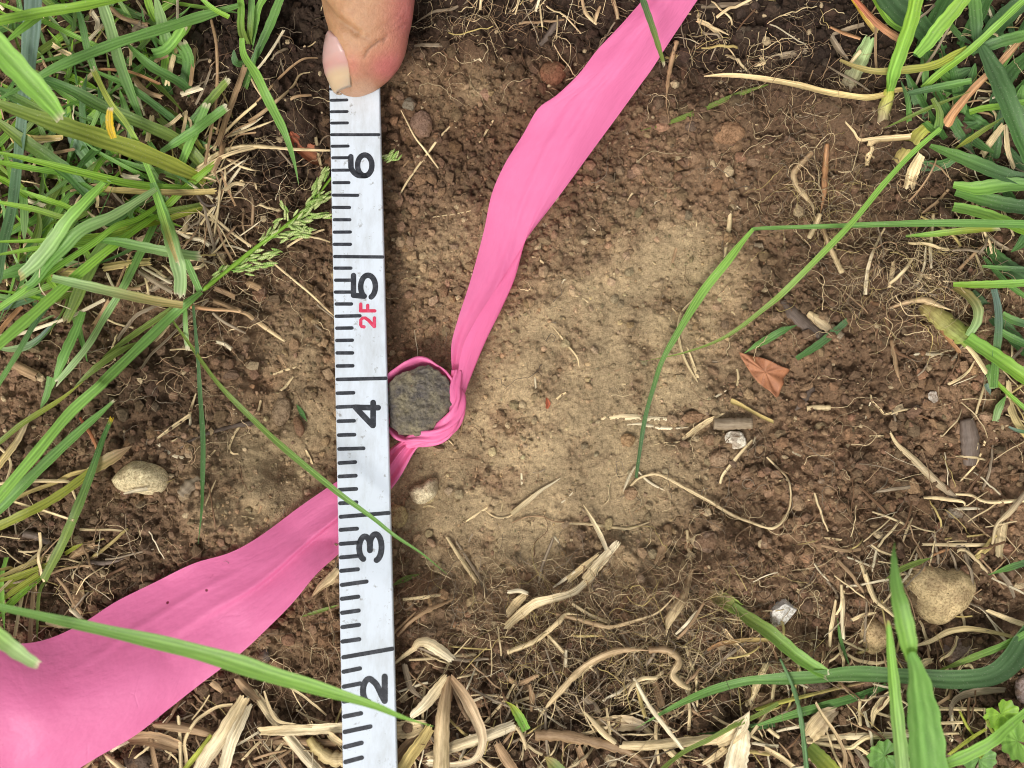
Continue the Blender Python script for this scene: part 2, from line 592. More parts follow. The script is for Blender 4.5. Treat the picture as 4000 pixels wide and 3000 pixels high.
def soil_col(x, y):
    pan, out, far = masks(x, y)
    m = fbm(x / 18, y / 18, 91, 4)
    a = smooth(0.3, 0.7, m)[..., None]
    sx, sy = proj(np.stack([x, y, np.full_like(x, 4.0)], -1))
    dk = topsoil_shade(sx, sy)[..., None]
    base = MID * (1 - dk) + DARK * dk  # rim darkening: topsoil colour together with painted shade
    warm = np.clip(blob(sx, sy, 1000, 210, 260, 110) + blob(sx, sy, 700, 1380, 220, 120) + 0.6 * blob(sx, sy, 620, 720, 170, 200), 0, 1)[..., None]
    base = base * (1 - 0.45 * warm) + RED * 0.45 * warm
    base = base * (0.82 + 0.36 * a)
    p = smooth(0.0, 0.95, pan)[..., None]
    a2 = smooth(0.35, 0.68, fbm(x / 5.5, y / 5.5, 131, 4))[..., None]
    return base * (1 - p) + TAN * (0.80 + 0.16 * a + 0.22 * a2) * p


def axis(a, b, step, far):
    inner = np.arange(a, b + step, step)
    o = np.geomspace(2.0, far, 26)
    return np.concatenate([(a - o)[::-1], inner, inner[-1] + o])


gx, gy = axis(-140, 140, 0.40, 2600), axis(-104, 108, 0.40, 2600)
GX, GY = np.meshgrid(gx, gy)
xx, yy = GX.ravel(), GY.ravel()
gV = np.stack([xx, yy, H(xx, yy)], -1)
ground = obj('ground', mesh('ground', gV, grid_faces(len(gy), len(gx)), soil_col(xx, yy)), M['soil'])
tag(ground, 'bare brown crumbly soil of the shallow dug hole', kind='structure')

# loose crumbs of soil, too many to count
nC = 92000
cx, cy = RNG.uniform(-138, 138, nC), RNG.uniform(-103, 106, nC)
pan_, out_, _f = masks(cx, cy)
keep = RNG.random(nC) < np.clip(1.05 - 0.85 * pan_, 0.12, 1) * np.clip(0.55 + 1.3 * (fbm(cx / 6, cy / 6, 12, 3) - 0.25), 0.25, 1)
cx, cy, pan_ = cx[keep], cy[keep], pan_[keep]
n = len(cx)
sz = 0.25 * (1 - RNG.random(n)) ** (-0.45)
sz = np.clip(sz, 0.25, 1.7) * (1 - 0.35 * pan_)
iv, if_ = ico(1)
sc = sz[:, None] * RNG.uniform(0.65, 1.25, (n, 3))
jit = 1 + RNG.uniform(-0.28, 0.28, (n, len(iv)))
ang = RNG.uniform(0, 2 * math.pi, n)
L3 = iv[None] * jit[..., None] * sc[:, None, :]
ca, sa = np.cos(ang)[:, None], np.sin(ang)[:, None]
X = L3[..., 0] * ca - L3[..., 1] * sa + cx[:, None]
Y = L3[..., 0] * sa + L3[..., 1] * ca + cy[:, None]
Z = L3[..., 2] * 0.8 + (H(cx, cy) + sz * 0.42)[:, None]
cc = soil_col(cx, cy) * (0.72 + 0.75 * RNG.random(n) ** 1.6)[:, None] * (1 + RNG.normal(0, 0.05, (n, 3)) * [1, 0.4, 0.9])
pale = RNG.random(n) < 0.025
cc[pale] = lin((196, 174, 138)) * RNG.uniform(0.8, 1.1, pale.sum())[:, None]
me = mesh('soil_crumbs', np.stack([X, Y, Z], -1).reshape(-1, 3), (if_[None] + (np.arange(n) * len(iv))[:, None, None]).reshape(-1, 3),
          np.repeat(cc, len(iv), 0), smooth_sh=False)
tag(obj('soil_crumbs', me, M['soil']), 'loose crumbs of brown soil strewn over the hole', 'soil', kind='stuff')

# ------------------------------------------------------------------ ruler
def zr(sy):
    return 8.0 + 13.0 * (np.asarray(sy, float) - 330) / 2670


def RL(sy): return 1285.7 + (sy - 316) * 0.01986
def RR(sy): return 1481.5 + (sy - 325) * 0.02583


nst = 90
sy = np.linspace(218, 3420, nst)
top = []
prof = [(0.0, -1.9), (0.0, -0.25), (0.018, 0.0), (0.982, 0.0), (1.0, -0.25), (1.0, -1.9)]
for f, dz in prof:
    p = P(RL(sy) * (1 - f) + RR(sy) * f, sy, zr(sy))
    top.append(p + np.array([0, 0, dz]))
rV = np.stack(top, 1)
r0 = rV[nst // 2, 2].copy()
rF = grid_faces(nst, 6, True)
caps = np.array([[5, 4, 3, 2, 1, 0], [(nst - 1) * 6 + k for k in range(6)]])
ruler = obj('ruler', mesh('ruler', rV.reshape(-1, 3) - r0, [rF, caps], smooth_sh=False), M['ruler'], loc=r0)
tag(ruler, 'white measuring ruler with black tick marks and numerals, lying beside the iron pin', 'ruler')


def on_ruler(a, lift=0.05):
    return P(a[:, 0], a[:, 1], zr(a[:, 1]) + lift)


def stroke_mesh(name, lines, wpx, mat, i, j):
    """Painted strokes: flat strips with round ends, from polylines in crop pixels."""
    Vs, Fs, nb = [], [], 0
    for li, q in enumerate(lines):
        q = np.asarray(q, float)
        t = np.gradient(q, axis=0)
        t /= np.linalg.norm(t, axis=1)[:, None] + 1e-9
        nn = np.stack([-t[:, 1], t[:, 0]], -1)
        a = np.concatenate([q + nn * wpx / 2, q - nn * wpx / 2])
        k = len(q)
        F = [[m, m + 1, k + m + 1, k + m] for m in range(k - 1)]
        w3 = on_ruler(cell(i, j, a), 0.05 + 0.012 * li)
        Vs.append(w3); Fs.append(np.array(F) + nb); nb += len(a)
        for e, dr in ((0, -1), (k - 1, 1)):
            ph = np.linspace(-math.pi / 2, math.pi / 2, 7)
            arc = q[e] + (np.cos(ph)[:, None] * t[e] * dr + np.sin(ph)[:, None] * nn[e] * 1.0) * wpx / 2
            fan = on_ruler(cell(i, j, np.concatenate([[q[e]], arc])), 0.05 + 0.012 * li)
            Vs.append(fan)
            Fs.append(np.array([[nb, nb + m + 1, nb + m + 2, nb + m + 2] for m in range(6)])); nb += len(fan)
    V = np.concatenate(Vs)
    tris = [f[:, :3] if (f[:, 2] == f[:, 3]).all() else f for f in Fs]
    me = mesh(name, V - r0, [np.concatenate([f for f in tris if f.shape[1] == 4]), np.concatenate([f for f in tris if f.shape[1] == 3])], smooth_sh=False)
    return obj(name, me, mat, ruler)


TICKS = {
    0: [(770, 770, 635, 700), (867, 864, 640, 785), (966, 964, 642, 788), (1064, 1062, 645, 790), (1164, 1164, 646, 1062, 1), (1264, 1262, 650, 796),
        (1364, 1363, 655, 800), (1471, 1470, 655, 805), (1579, 1578, 664, 803)],
    1: [(27, 29, 660, 878), (133, 134, 660, 808), (240, 240, 668, 811), (347, 346, 668, 815), (452, 452, 668, 816), (558, 562, 672, 1095, 1), (658, 658, 675, 820),
        (762, 762, 680, 824), (865, 865, 678, 824), (968, 968, 685, 825), (1074, 1070, 685, 898), (1177, 1175, 690, 829), (1283, 1281, 690, 832), (1391, 1391, 692, 834),
        (1504, 1502, 695, 836), (1620, 1610, 695, 1122, 1)],
    2: [(80, 76, 695, 843), (200, 194, 695, 843), (322, 318, 703, 848), (442, 438, 707, 851), (562, 556, 710, 930), (683, 675, 712, 858), (800, 792, 712, 862),
        (914, 907, 712, 866), (1031, 1023, 718, 868), (1148, 1114, 722, 1148, 1), (1261, 1250, 722, 873), (1382, 1371, 722, 873), (1499, 1487, 725, 873), (1615, 1601, 727, 881)],
    3: [(78, 48, 733, 955), (198, 179, 733, 884), (319, 299, 736, 887), (442, 422, 738, 890), (567, 547, 740, 892), (703, 629, 746, 1178, 1), (828, 799, 748, 898),
        (957, 929, 750, 902), (1085, 1057, 752, 905), (1215, 1187, 755, 907), (1348, 1301, 758, 988), (1478, 1442, 760, 912), (1608, 1570, 764, 914), (1745, 1700, 768, 920), (1885, 1800, 770, 1210, 1)],
}
for j, rows in TICKS.items():
    for tk in rows:
        y0, y1, x0, x1 = tk[:4]
        wv = 23 + 4.0 * (j + y0 / 1659.0)
        q = np.stack([np.linspace(x0 + 8, x1, 8), np.linspace(y0, y1, 8)], -1)
        stroke_mesh('tick_mark', [q], wv, M['ink'], 1, j)


def arc(cx, cy, rx, ry, a0, a1, n=22):
    a = np.radians(np.linspace(a0, a1, n))
    return np.stack([cx + rx * np.cos(a), cy + ry * np.sin(a)], -1)


GLYPH = {  # upright, unit box, x right, y up
    '6': [np.concatenate([[(0.88, 0.97)], arc(0.62, 0.50, 0.62, 0.50, 112, 180, 12)[0:], arc(0.48, 0.33, 0.48, 0.33, 182, 540, 30)])],
    '5': [np.array([(0.95, 0.98), (0.5, 0.98), (0.08, 0.98)]), np.array([(0.08, 0.98), (0.06, 0.75), (0.04, 0.50)]),
          np.concatenate([[(0.04, 0.50)], arc(0.46, 0.33, 0.50, 0.33, 140, -155, 30)])],
    '4': [np.array([(0.80, 1.0), (0.78, 0.7), (0.76, 0.0)]), np.array([(0.80, 1.0), (0.4, 0.62), (0.02, 0.24)]), np.array([(0.02, 0.22), (0.5, 0.22), (0.98, 0.22)])],
    '3': [np.concatenate([arc(0.48, 0.75, 0.42, 0.25, 165, -75, 20)[0:], [(0.48, 0.52)]]), np.array([(0.38, 0.52), (0.45, 0.52), (0.55, 0.52)]),
          np.concatenate([[(0.52, 0.52)], arc(0.48, 0.27, 0.48, 0.27, 75, -170, 22)])],
    '2': [np.concatenate([arc(0.50, 0.73, 0.44, 0.27, 175, -25, 20), catmull([(0.88, 0.6), (0.70, 0.40), (0.30, 0.18), (0.05, 0.03)], 12)]), np.array([(0.05, 0.03), (0.5, 0.03), (0.98, 0.03)])],
    'F': [np.array([(0.02, 0.0), (0.02, 0.5), (0.02, 1.0)]), np.array([(0.02, 0.98), (0.5, 0.98), (0.98, 0.98)]), np.array([(0.02, 0.50), (0.4, 0.50), (0.80, 0.50)])],
    'z': [np.concatenate([[(0.02, 0.75), (0.06, 0.92)], [(0.25, 0.98)], [(0.75, 0.98), (0.97, 0.85), (0.97, 0.66)], [(0.7, 0.42), (0.05, 0.04)]]), np.array([(0.05, 0.03), (0.5, 0.03), (0.98, 0.03)])],
}


def numeral(ch, j, x0, x1, y0, y1, wpx, mat, name='numeral', slope=0.0):
    x0, x1, y0, y1 = x0 + wpx / 2, x1 - wpx / 2, y0 + wpx / 2, y1 - wpx / 2
    lines = []
    for g in GLYPH[ch]:
        u = x1 - g[:, 1] * (x1 - x0)
        v = y1 - g[:, 0] * (y1 - y0) - slope * (u - (x0 + x1) / 2)
        lines.append(np.stack([u, v], -1))
    return stroke_mesh(name, lines, wpx, mat, 1, j)


numeral('6', 0, 790, 1025, 1308, 1542, 47, M['ink'])
numeral('5', 1, 815, 1055, 688, 932, 47, M['ink'])
numeral('4', 2, 833, 1080, 133, 388, 49, M['ink'], slope=0.02)
numeral('3', 2, 866, 1110, 1266, 1552, 51, M['ink'], slope=0.05)
numeral('2', 3, 898, 1144, 846, 1125, 53, M['ink'], slope=0.08)
for ch, ya, yb in (('F', 953, 1043), ('z', 1072, 1182)):
    numeral(ch, 1, 888, 1041, ya, yb, 29, M['redink'], 'foot_letter' if ch == 'F' else 'foot_numeral')

# ------------------------------------------------------------------ iron pin
z3 = lambda a: np.array(a, float) * (500 / 1269.0) + np.array([1450, 1350])
outl = z3([(165, 440), (180, 350), (290, 262), (400, 222), (470, 208), (545, 195), (600, 226), (668, 252), (742, 330), (790, 400), (806, 520), (792, 622), (742, 700), (655, 780), (606, 858),
           (530, 880), (462, 905), (375, 880), (250, 850), (182, 760), (165, 650), (160, 540)])
outl = catmull(np.concatenate([outl, outl[:1]]), 121)[:-1]
PZ = 12.5
ringp = P(outl[:, 0], outl[:, 1], PZ)
_rad = fbm(np.cos(np.arange(120) / 19.1) * 6 + 9, np.sin(np.arange(120) / 19.1) * 6 + 9, 4, 3) - 0.5
ringp[:, :2] += (ringp[:, :2] - ringp[:, :2].mean(0)) * (_rad * 0.16)[:, None] + (RNG.random((120, 2)) - 0.5) * 0.2
pc = ringp.mean(0)
rows = []
for f in np.linspace(0.0, 0.965, 44) ** 0.7 * 0.965 ** 0.3:
    q = pc + (ringp - pc) * f
    nz = (fbm(q[:, 0] / 1.6, q[:, 1] / 1.6, 8, 4) - 0.5) * 1.3 + (fbm(q[:, 0] / 0.6, q[:, 1] / 0.6, 18, 2) - 0.5) * 0.5 * smooth(0.25, 0.6, f) - 0.5 * f ** 6
    q = q.copy(); q[:, 2] = PZ + nz
    rows.append(q)
for f, z in ((1.0, PZ - 0.7), (1.0, PZ - 2), (0.985, PZ - 5), (0.985, -60)):
    q = pc + (ringp - pc) * f
    q = q.copy(); q[:, 2] = z
    rows.append(q)
pV = np.stack(rows, 0).reshape(-1, 3)
pin = obj('iron_pin', mesh('iron_pin', pV - [pc[0], pc[1], 0], grid_faces(len(rows), 120, True)), M['iron'], loc=(pc[0], pc[1], 0))
tag(pin, 'round top of a dark rusty iron pin ringed by pink tape', 'survey pin')

# ------------------------------------------------------------------ pink flagging tape
tape = thing('flagging_tape', 'bright pink plastic ribbon knotted round the iron pin with two long tails', 'ribbon', (pc[0], pc[1], 8))
T0 = np.array([pc[0], pc[1], 8.0])


def tail(st, fold, cross, n=110, wob=0.0, seed=1):
    """st rows: edge A x,y, edge B x,y (display pixels), height; fold(t, s) -> lateral, lift."""
    st = np.array(st, float)
    c = catmull(st[:, :5], n)
    t = np.linspace(0, 1, n)
    s = np.linspace(0, 1, cross)
    lat, lift = fold(t[:, None] + 0 * s[None], s[None] + 0 * t[:, None])
    ax, ay, bx, by, z = (c[:, k][:, None] for k in range(5))
    X, Y = (ax + (bx - ax) * lat) * D2S, (ay + (by - ay) * lat) * D2S
    Pt = P(X, Y, z + lift)
    fl = H0(Pt[..., 0], Pt[..., 1])
    fl = np.stack([np.convolve(np.pad(q, 12, mode='edge'), np.ones(25) / 25, 'valid') for q in fl.T], 1)
    Pt[..., 2] = np.maximum(Pt[..., 2], fl + 0.6 + 3.8 * smooth(0.06, 0.2, t)[:, None] + np.minimum(lift, 2.5))
    L = np.linspace(0, 1, n)[:, None] * 12
    uv = np.stack(np.broadcast_arrays(s[None], L), -1).reshape(-1, 2)
    return Pt.reshape(-1, 3), grid_faces(n, cross), uv


UP = [(978, 852, 1000, 866, 10.0), (976, 800, 1018, 815, 9.5), (975, 745, 1052, 735, 9), (989, 690, 1085, 672, 8.5), (1018, 600, 1120, 605, 8), (1045, 500, 1152, 522, 8), (1062, 420, 1193, 452, 9),
      (1090, 355, 1262, 350, 10.5), (1130, 290, 1335, 250, 12), (1163, 234, 1383, 184, 13.5), (1203, 205, 1408, 150, 14.5), (1250, 160, 1440, 100, 16), (1290, 108, 1470, 55, 17), (1340, 55, 1500, 10, 18.5),
      (1388, 0, 1535, -40, 20), (1450, -75, 1610, -140, 24), (1530, -190, 1700, -260, 28)]


def fold_up(t, s):
    k = smooth(0.45, 0.02, t)                       # how much of the right side is doubled over
    f = 0.30 + 0.70 * (1 - k)                       # where the flap's free edge lies
    a = 0.62
    first = np.clip(s / a, 0, 1)
    back = np.clip((s - a) / (1 - a), 0, 1)
    lat_f = first - back * (1 - f)
    lat = lat_f * k ** 0.5 + s * (1 - k ** 0.5)
    lift = k * (2.6 * back ** 0.7 * (1 - 0.25 * back) + 0.5 * np.sin(first * math.pi) * (1 - back) - 0.9 * np.exp(-((first - f + 0.12) / 0.12) ** 2) * (s < a))
    lift = lift + (1 - k) * (1.8 * np.sin(s * math.pi) ** 0.8 + 0.7 * np.sin(6 * t + 2.4 * s * math.pi) * s * (1 - s) * 2.5
                             + 0.35 * np.sin(22 * t + 3 * s) * (1 - s) ** 2)
    lift = lift + 0.45 * np.exp(-((s - 0.30 - 0.12 * np.sin(5 * t)) / 0.05) ** 2) * smooth(0.75, 0.3, t)
    lift = lift - 0.5 * np.exp(-((s - 0.72 + 0.4 * t) / 0.06) ** 2) * smooth(0.2, 0.5, t) * smooth(0.95, 0.6, t)
    return lat, lift


V, F, uv = tail(UP, fold_up, 44)
tag(obj('tail', mesh('tail', V - T0, F, uv=uv), M['tape'], tape), 'tail running up past the thumb')

LO = [(876, 944, 914, 958, 9.0), (842, 970, 895, 976, 8.5), (815, 988, 858, 1040, 8.5), (775, 1013, 800, 1110, 9), (728, 1040, 738, 1190, 9.5), (690, 1065, 707, 1220, 10), (640, 1100, 683, 1245, 10.5), (560, 1160, 640, 1297, 11.5),
      (500, 1193, 585, 1352, 12.5), (420, 1217, 520, 1412, 14), (330, 1260, 430, 1480, 16), (250, 1300, 360, 1535, 18), (180, 1345, 290, 1590, 20), (110, 1378, 200, 1642, 22), (50, 1390, 110, 1700, 24), (-20, 1385, 20, 1750, 26),
      (-140, 1385, -80, 1830, 30)]


def fold_lo(t, s):
    k = smooth(0.66, 0.30, t)
    c = 0.50
    saw = np.where(s < c, (s / c) ** 1.2, 0.12 + 0.25 * (s - c) / (1 - c))
    saw = np.where((s > c) & (s < c + 0.05), 1 + (0.13 - 1) * (s - c) / 0.05, saw)
    lift = k * 2.0 * saw + (1 - k) * (2.6 * np.sin(s * math.pi) ** 1.0 + 1.2 * np.sin(5.0 * s + 7 * t))
    lift = lift + 0.9 * smooth(0.35, 0.0, t) * np.sin(s * 15) * 0.6 + 0.25 * np.sin(30 * t + 4 * s) * s ** 2
    lift = lift + 0.35 * np.exp(-((s - 0.22 - 0.1 * t) / 0.03) ** 2) * smooth(0.3, 0.5, t) * smooth(0.8, 0.6, t)
    return s, lift


V, F, uv = tail(LO, fold_lo, 48)
tag(obj('tail', mesh('tail', V - T0, F, uv=uv), M['tape'], tape), 'broad tail running under the ruler to the lower corner')

# the loop round the pin: a crumpled band, open at the top
na, nb_ = 150, 9
th = np.linspace(0, 2 * math.pi, na, endpoint=False)
img_r = np.array([((outl - outl.mean(0)) @ np.array([math.cos(a), -math.sin(a)])).max() for a in th])
band = []
gap = 0.30 + 1.15 * np.exp(-((th - 1.75) / 0.6) ** 2) + 0.5 * np.exp(-((th - 4.2) / 0.5) ** 2)
for b in np.linspace(0, 1, nb_):
    rad = img_r * 0.0633 * 0.955 + 0.35 + gap * (0.10 + 1.05 * b ** 1.4) + 0.25 * b + 0.18 * np.sin(7 * th + 3 * b) * b + 0.35 * (b > 0.8)
    zz = PZ - 7.5 + 7.2 * (1 - (1 - b) ** 1.5) + 0.35 * np.sin(3 * th + 1) + 0.2 * np.sin(11 * th) - 1.1 * (b > 0.9)
    band.append(np.stack([pc[0] + rad * np.cos(th), pc[1] + rad * np.sin(th), zz], -1))
bV = np.stack(band, 0).reshape(-1, 3)
obj('loop', mesh('loop', bV - T0, grid_faces(nb_, na, True)), M['tape'], tape)
# twisted strands of the knot on the far side from the ruler
for pts, rr, tw, zz in (([(1735, -120), (1725, 20), (1745, 130), (1720, 260), (1640, 370), (1530, 440), (1400, 470), (1290, 505)], 44, 3.4, (11, 12.2, 12, 10.5)),
                        ([(1755, -60), (1760, 90), (1752, 220), (1700, 360), (1600, 450), (1480, 490), (1390, 510), (1280, 520)], 36, -3.0, (10, 10.6, 10, 9))):
    a = cell(1, 2, pts)
    zs = np.interp(np.linspace(0, 1, len(a)), np.linspace(0, 1, 4), zz)
    C = catmull(P(a[:, 0], a[:, 1], zs), 70)
    tt = np.linspace(0, 1, 70)
    Rr = rr * CPX * (0.75 + 0.5 * np.sin(tt * math.pi))
    V, F, uv = tube(C, Rr, 28, flat=0.8, lob=0.42, nl=4, twist=tw * 1.5)
    obj('knot', mesh('knot', V - T0, F, uv=uv), M['tape'], tape)

# ------------------------------------------------------------------ hand with the thumb on the ruler
zb0 = float(zr(316))
tv = np.array([823, 818, 806, 786, 750, 700, 640, 560, 490, 420, 350, 290, 230, 150, 70, 0, -120, -300, -600, -900], float)
tl = np.array([812, 775, 742, 706, 668, 641, 617, 603, 604, 612, 624, 634, 622, 594, 574, 560, 540, 520, 500, 480], float)
trr = np.array([850, 885, 930, 985, 1045, 1110, 1178, 1240, 1276, 1298, 1312, 1320, 1335, 1352, 1363, 1370, 1385, 1400, 1400, 1390], float)
tb = np.array([0.7, 1.6, 3.0, 4.4, 5.8, 6.9, 7.9, 8.7, 9.1, 9.4, 9.6, 9.7, 9.8, 9.9, 10, 10, 10.2, 10.4, 10.6, 11], float)


def thumb_ring(v):
    v = np.asarray(v, float)
    o = np.argsort(tv)
    l, r, b = (np.interp(v, tv[o], q[o]) for q in (tl, trr, tb))
    bot = zb0 + 0.1 + np.maximum(0, 820 - v) ** 1.35 * CPX * 0.030 + 1.6 * smooth(790, 823, v)
    zc = bot + b
    Lp, Rp = P(*cell(1, 0, np.stack([l, v], -1)).T, zc), P(*cell(1, 0, np.stack([r, v], -1)).T, zc)
    return (Lp + Rp) / 2, (Rp[:, 0] - Lp[:, 0]) / 2, b


vs = np.concatenate([np.linspace(823, 780, 12), np.linspace(772, -900, 90)])
c_, a_, b_ = thumb_ring(vs)
ph = np.linspace(0, 2 * math.pi, 64, endpoint=False)
tV = c_[:, None, :] + np.stack([a_[:, None] * np.cos(ph), 0 * a_[:, None] * ph, b_[:, None] * np.sin(ph)], -1)
hv, hf = [tV.reshape(-1, 3)], [list(map(list, grid_faces(len(vs), 64, True)))]
hf[0] += [list(range(64))[::-1], list(range((len(vs) - 1) * 64, len(vs) * 64))]


def limb(pts, rad, n):
    pts = catmull(np.array(pts, float), n)
    rad = np.interp(np.linspace(0, 1, n), np.linspace(0, 1, len(rad)), rad)
    iv, jf = ico(3)
    for p, r in zip(pts, rad):
        nb = sum(len(q) for q in hv)
        hv.append(iv * r + p)
        hf.append((jf + nb).tolist())


p1 = c_[-1]
p2 = p1 + [8, 34, 16]
limb([p1 + [0, -3, 0], p1 + [3, 15, 6], p2], [10.6, 12.5, 15], 12)
limb([p2, p2 + [4, 26, 8], p2 + [6, 60, 14], p2 + [8, 95, 22]], [15, 22, 23, 22], 16)
limb([p2 + [-6, 18, 8], p2 + [-24, 30, 10], p2 + [-30, 58, 12], p2 + [-8, 84, 18]], [14, 14, 14, 16], 16)
limb([p2 + [8, 92, 22], p2 + [20, 170, 50], p2 + [34, 260, 85]], [22, 27, 36], 16)
for k, (dx, dy) in enumerate(((-30, 16), (-38, 34), (-39, 52), (-34, 69))):
    q = p2 + [dx, dy, 12]
    ln = (1.0, 1.08, 1.0, 0.82)[k]
    limb([q, q + np.array([-24, -6, 2]) * ln, q + np.array([-33, -8, -16]) * ln, q + np.array([-22, -8, -27]) * ln, q + np.array([-8, -7, -26]) * ln], [10, 8.8, 8.2, 7.6, 6.4], 22)
hV, hF = np.concatenate(hv), [f for q in hf for f in q]
tmp_me = bpy.data.meshes.new('hand_raw')
tmp_me.from_pydata((hV * MM).tolist(), [], hF)
tmp = bpy.data.objects.new('hand_raw', tmp_me)
COL.objects.link(tmp)
rm = tmp.modifiers.new('r', 'REMESH'); rm.mode = 'VOXEL'; rm.voxel_size = 0.00065
sm = tmp.modifiers.new('s', 'SMOOTH'); sm.iterations = 6; sm.factor = 0.5
dg = bpy.context.evaluated_depsgraph_get()
ev = tmp.evaluated_get(dg)
hm = bpy.data.meshes.new_from_object(ev)
bpy.data.objects.remove(tmp)
co = np.empty(len(hm.vertices) * 3, np.float32); hm.vertices.foreach_get('co', co)
no = np.empty(len(hm.vertices) * 3, np.float32); hm.vertex_normals.foreach_get('vector', no)
co, no = co.reshape(-1, 3) / MM, no.reshape(-1, 3)


def seg_dist(px, py, line):
    q = np.asarray(line, float)
    best = np.full(px.shape, 1e9)
    for a, b in zip(q[:-1], q[1:]):
        d = b - a
        t = np.clip(((px - a[0]) * d[0] + (py - a[1]) * d[1]) / (d @ d), 0, 1)
        best = np.minimum(best, np.hypot(px - a[0] - t * d[0], py - a[1] - t * d[1]))
    return best


hsx, hsy = proj(co)
hu, hvv = (hsx - 1000) * 2.212, hsy * 2.212
upn = smooth(-0.1, 0.25, no[:, 2])
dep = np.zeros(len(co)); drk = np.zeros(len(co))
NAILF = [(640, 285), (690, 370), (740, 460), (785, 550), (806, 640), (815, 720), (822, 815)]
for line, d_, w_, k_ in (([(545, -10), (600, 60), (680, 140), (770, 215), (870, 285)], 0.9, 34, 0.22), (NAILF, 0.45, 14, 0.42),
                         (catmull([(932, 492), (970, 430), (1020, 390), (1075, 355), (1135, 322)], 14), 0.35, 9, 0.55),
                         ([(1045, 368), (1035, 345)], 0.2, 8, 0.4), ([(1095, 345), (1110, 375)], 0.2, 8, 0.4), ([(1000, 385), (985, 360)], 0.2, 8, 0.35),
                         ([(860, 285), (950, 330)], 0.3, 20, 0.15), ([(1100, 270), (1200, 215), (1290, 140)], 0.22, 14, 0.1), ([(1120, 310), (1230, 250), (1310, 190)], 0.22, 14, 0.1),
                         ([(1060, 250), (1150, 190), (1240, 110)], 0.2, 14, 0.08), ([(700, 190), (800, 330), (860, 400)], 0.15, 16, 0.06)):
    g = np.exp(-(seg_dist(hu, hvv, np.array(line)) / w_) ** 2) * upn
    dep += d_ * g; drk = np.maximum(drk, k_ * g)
bulge = np.exp(-((hu - 880) / 120) ** 2 - ((hvv - 560) / 150) ** 2) * 0.5 + np.exp(-((hu - 760) / 110) ** 2 - ((hvv - 90) / 90) ** 2) * 0.8
co2 = co + no * (bulge * upn - dep)[:, None]
hm.vertices.foreach_set('co', (co2 * MM).astype(np.float32).ravel())
c0 = lin((178, 137, 100))
pk = np.clip(np.exp(-((hu - 1330) / 210) ** 2 - ((hvv - 150) / 420) ** 2) + 0.95 * np.exp(-((hu - 1130) / 190) ** 2 - ((hvv - 590) / 150) ** 2) + 0.5 * np.exp(-((hu - 830) / 70) ** 2 - ((hvv - 560) / 110) ** 2), 0, 1)[:, None]
cr = np.exp(-((hu - 900) / 150) ** 2 - ((hvv - 790) / 90) ** 2)[:, None] * 0.8
hcol = c0 * (1 - pk) + lin((194, 118, 112)) * pk
hcol = hcol * (1 - cr) + lin((196, 152, 120)) * cr
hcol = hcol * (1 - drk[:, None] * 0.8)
ha = hm.attributes.new('Col', 'FLOAT_COLOR', 'POINT')
ha.data.foreach_set('color', np.concatenate([hcol, np.ones((len(co), 1))], 1).astype(np.float32).ravel())
hm.polygons.foreach_set('use_smooth', np.ones(len(hm.polygons), bool))
hm.materials.clear()
hm.name = 'hand'
hand = obj('hand', hm, M['skin'])
tag(hand, 'bare hand whose thumb tip presses down on the end of the white ruler', 'hand')
# nail
nv, nt_ = 44, 26
vn = np.linspace(288, 796, nv)
thr = np.interp(vn, [288, 300, 430, 560, 660, 780, 810], [168, 160, 126, 108, 98, 90, 88])
cN, aN, bN = thumb_ring(vn)
s = np.linspace(0, 1, nt_)
spread = 108 * np.clip((vn - 286) / 70, 0.05, 1) ** 0.5
TH = np.radians(thr[:, None] + spread[:, None] * s[None])
offs = -0.45 + 1.12 * np.sin(np.clip(s, 0.0, 1) * math.pi)[None] ** 0.2 * smooth(286, 330, vn)[:, None] + 0.25 * smooth(700, 800, vn)[:, None]
nV = cN[:, None, :] + np.stack([(aN[:, None] + offs) * np.cos(TH), 0 * TH, (bN[:, None] + offs) * np.sin(TH)], -1)
nV[..., 1] -= (1.0 * smooth(720, 796, vn))[:, None] * np.sin(s * math.pi)[None] ** 0.6
tipc = smooth(640, 720, vn + 0 * vn)[:, None, None]
pkp = (np.exp(-((vn - 625) / 45) ** 2))[:, None, None]
ncol = lin((188, 152, 144)) * (1 - 0.5 * pkp) + lin((188, 132, 120)) * 0.5 * pkp
ncol = ncol * (1 - tipc) + lin((196, 170, 138)) * tipc + np.zeros((1, nt_, 1))
me = mesh('nail', nV.reshape(-1, 3), grid_faces(nv, nt_), ncol.reshape(-1, 3))
nail = obj('nail', me, M['nail'], hand)
sm_ = nail.modifiers.new('thick', 'SOLIDIFY'); sm_.thickness = 0.0004; sm_.offset = -1

# ------------------------------------------------------------------ plants: palette and builders
PAL = dict(b=(156, 200, 72), m=(128, 174, 90), d=(92, 134, 70), u=(132, 156, 142), o=(174, 180, 74), q=(98, 132, 86), p=(172, 202, 136), k=(134, 154, 72),
           y=(240, 198, 38), s=(224, 202, 158), w=(228, 214, 182), n=(172, 142, 108), r=(184, 138, 98), g=(150, 134, 112), e=(190, 170, 110), a=(176, 96, 66), t=(122, 92, 66), l=(158, 208, 96), h=(112, 98, 88))
PL = {k: lin(v) for k, v in PAL.items()}
TUFT = {}


def tuft(key, name, label, cat, i, j, u, v, group=None):
    a = cell(i, j, [u, v])[0]
    b = G(a[0], a[1], 0.0)
    TUFT[key] = (thing(name, label, cat, b, group), b)


def path(i, j, pts, z, n):
    a = cell(i, j, pts)
    zz = np.interp(np.linspace(0, 1, len(a)), np.linspace(0, 1, len(z)), z) if np.ndim(z) else np.full(len(a), float(z))
    return catmull(np.concatenate([G(a[:, 0], a[:, 1], zz)], -1), n)


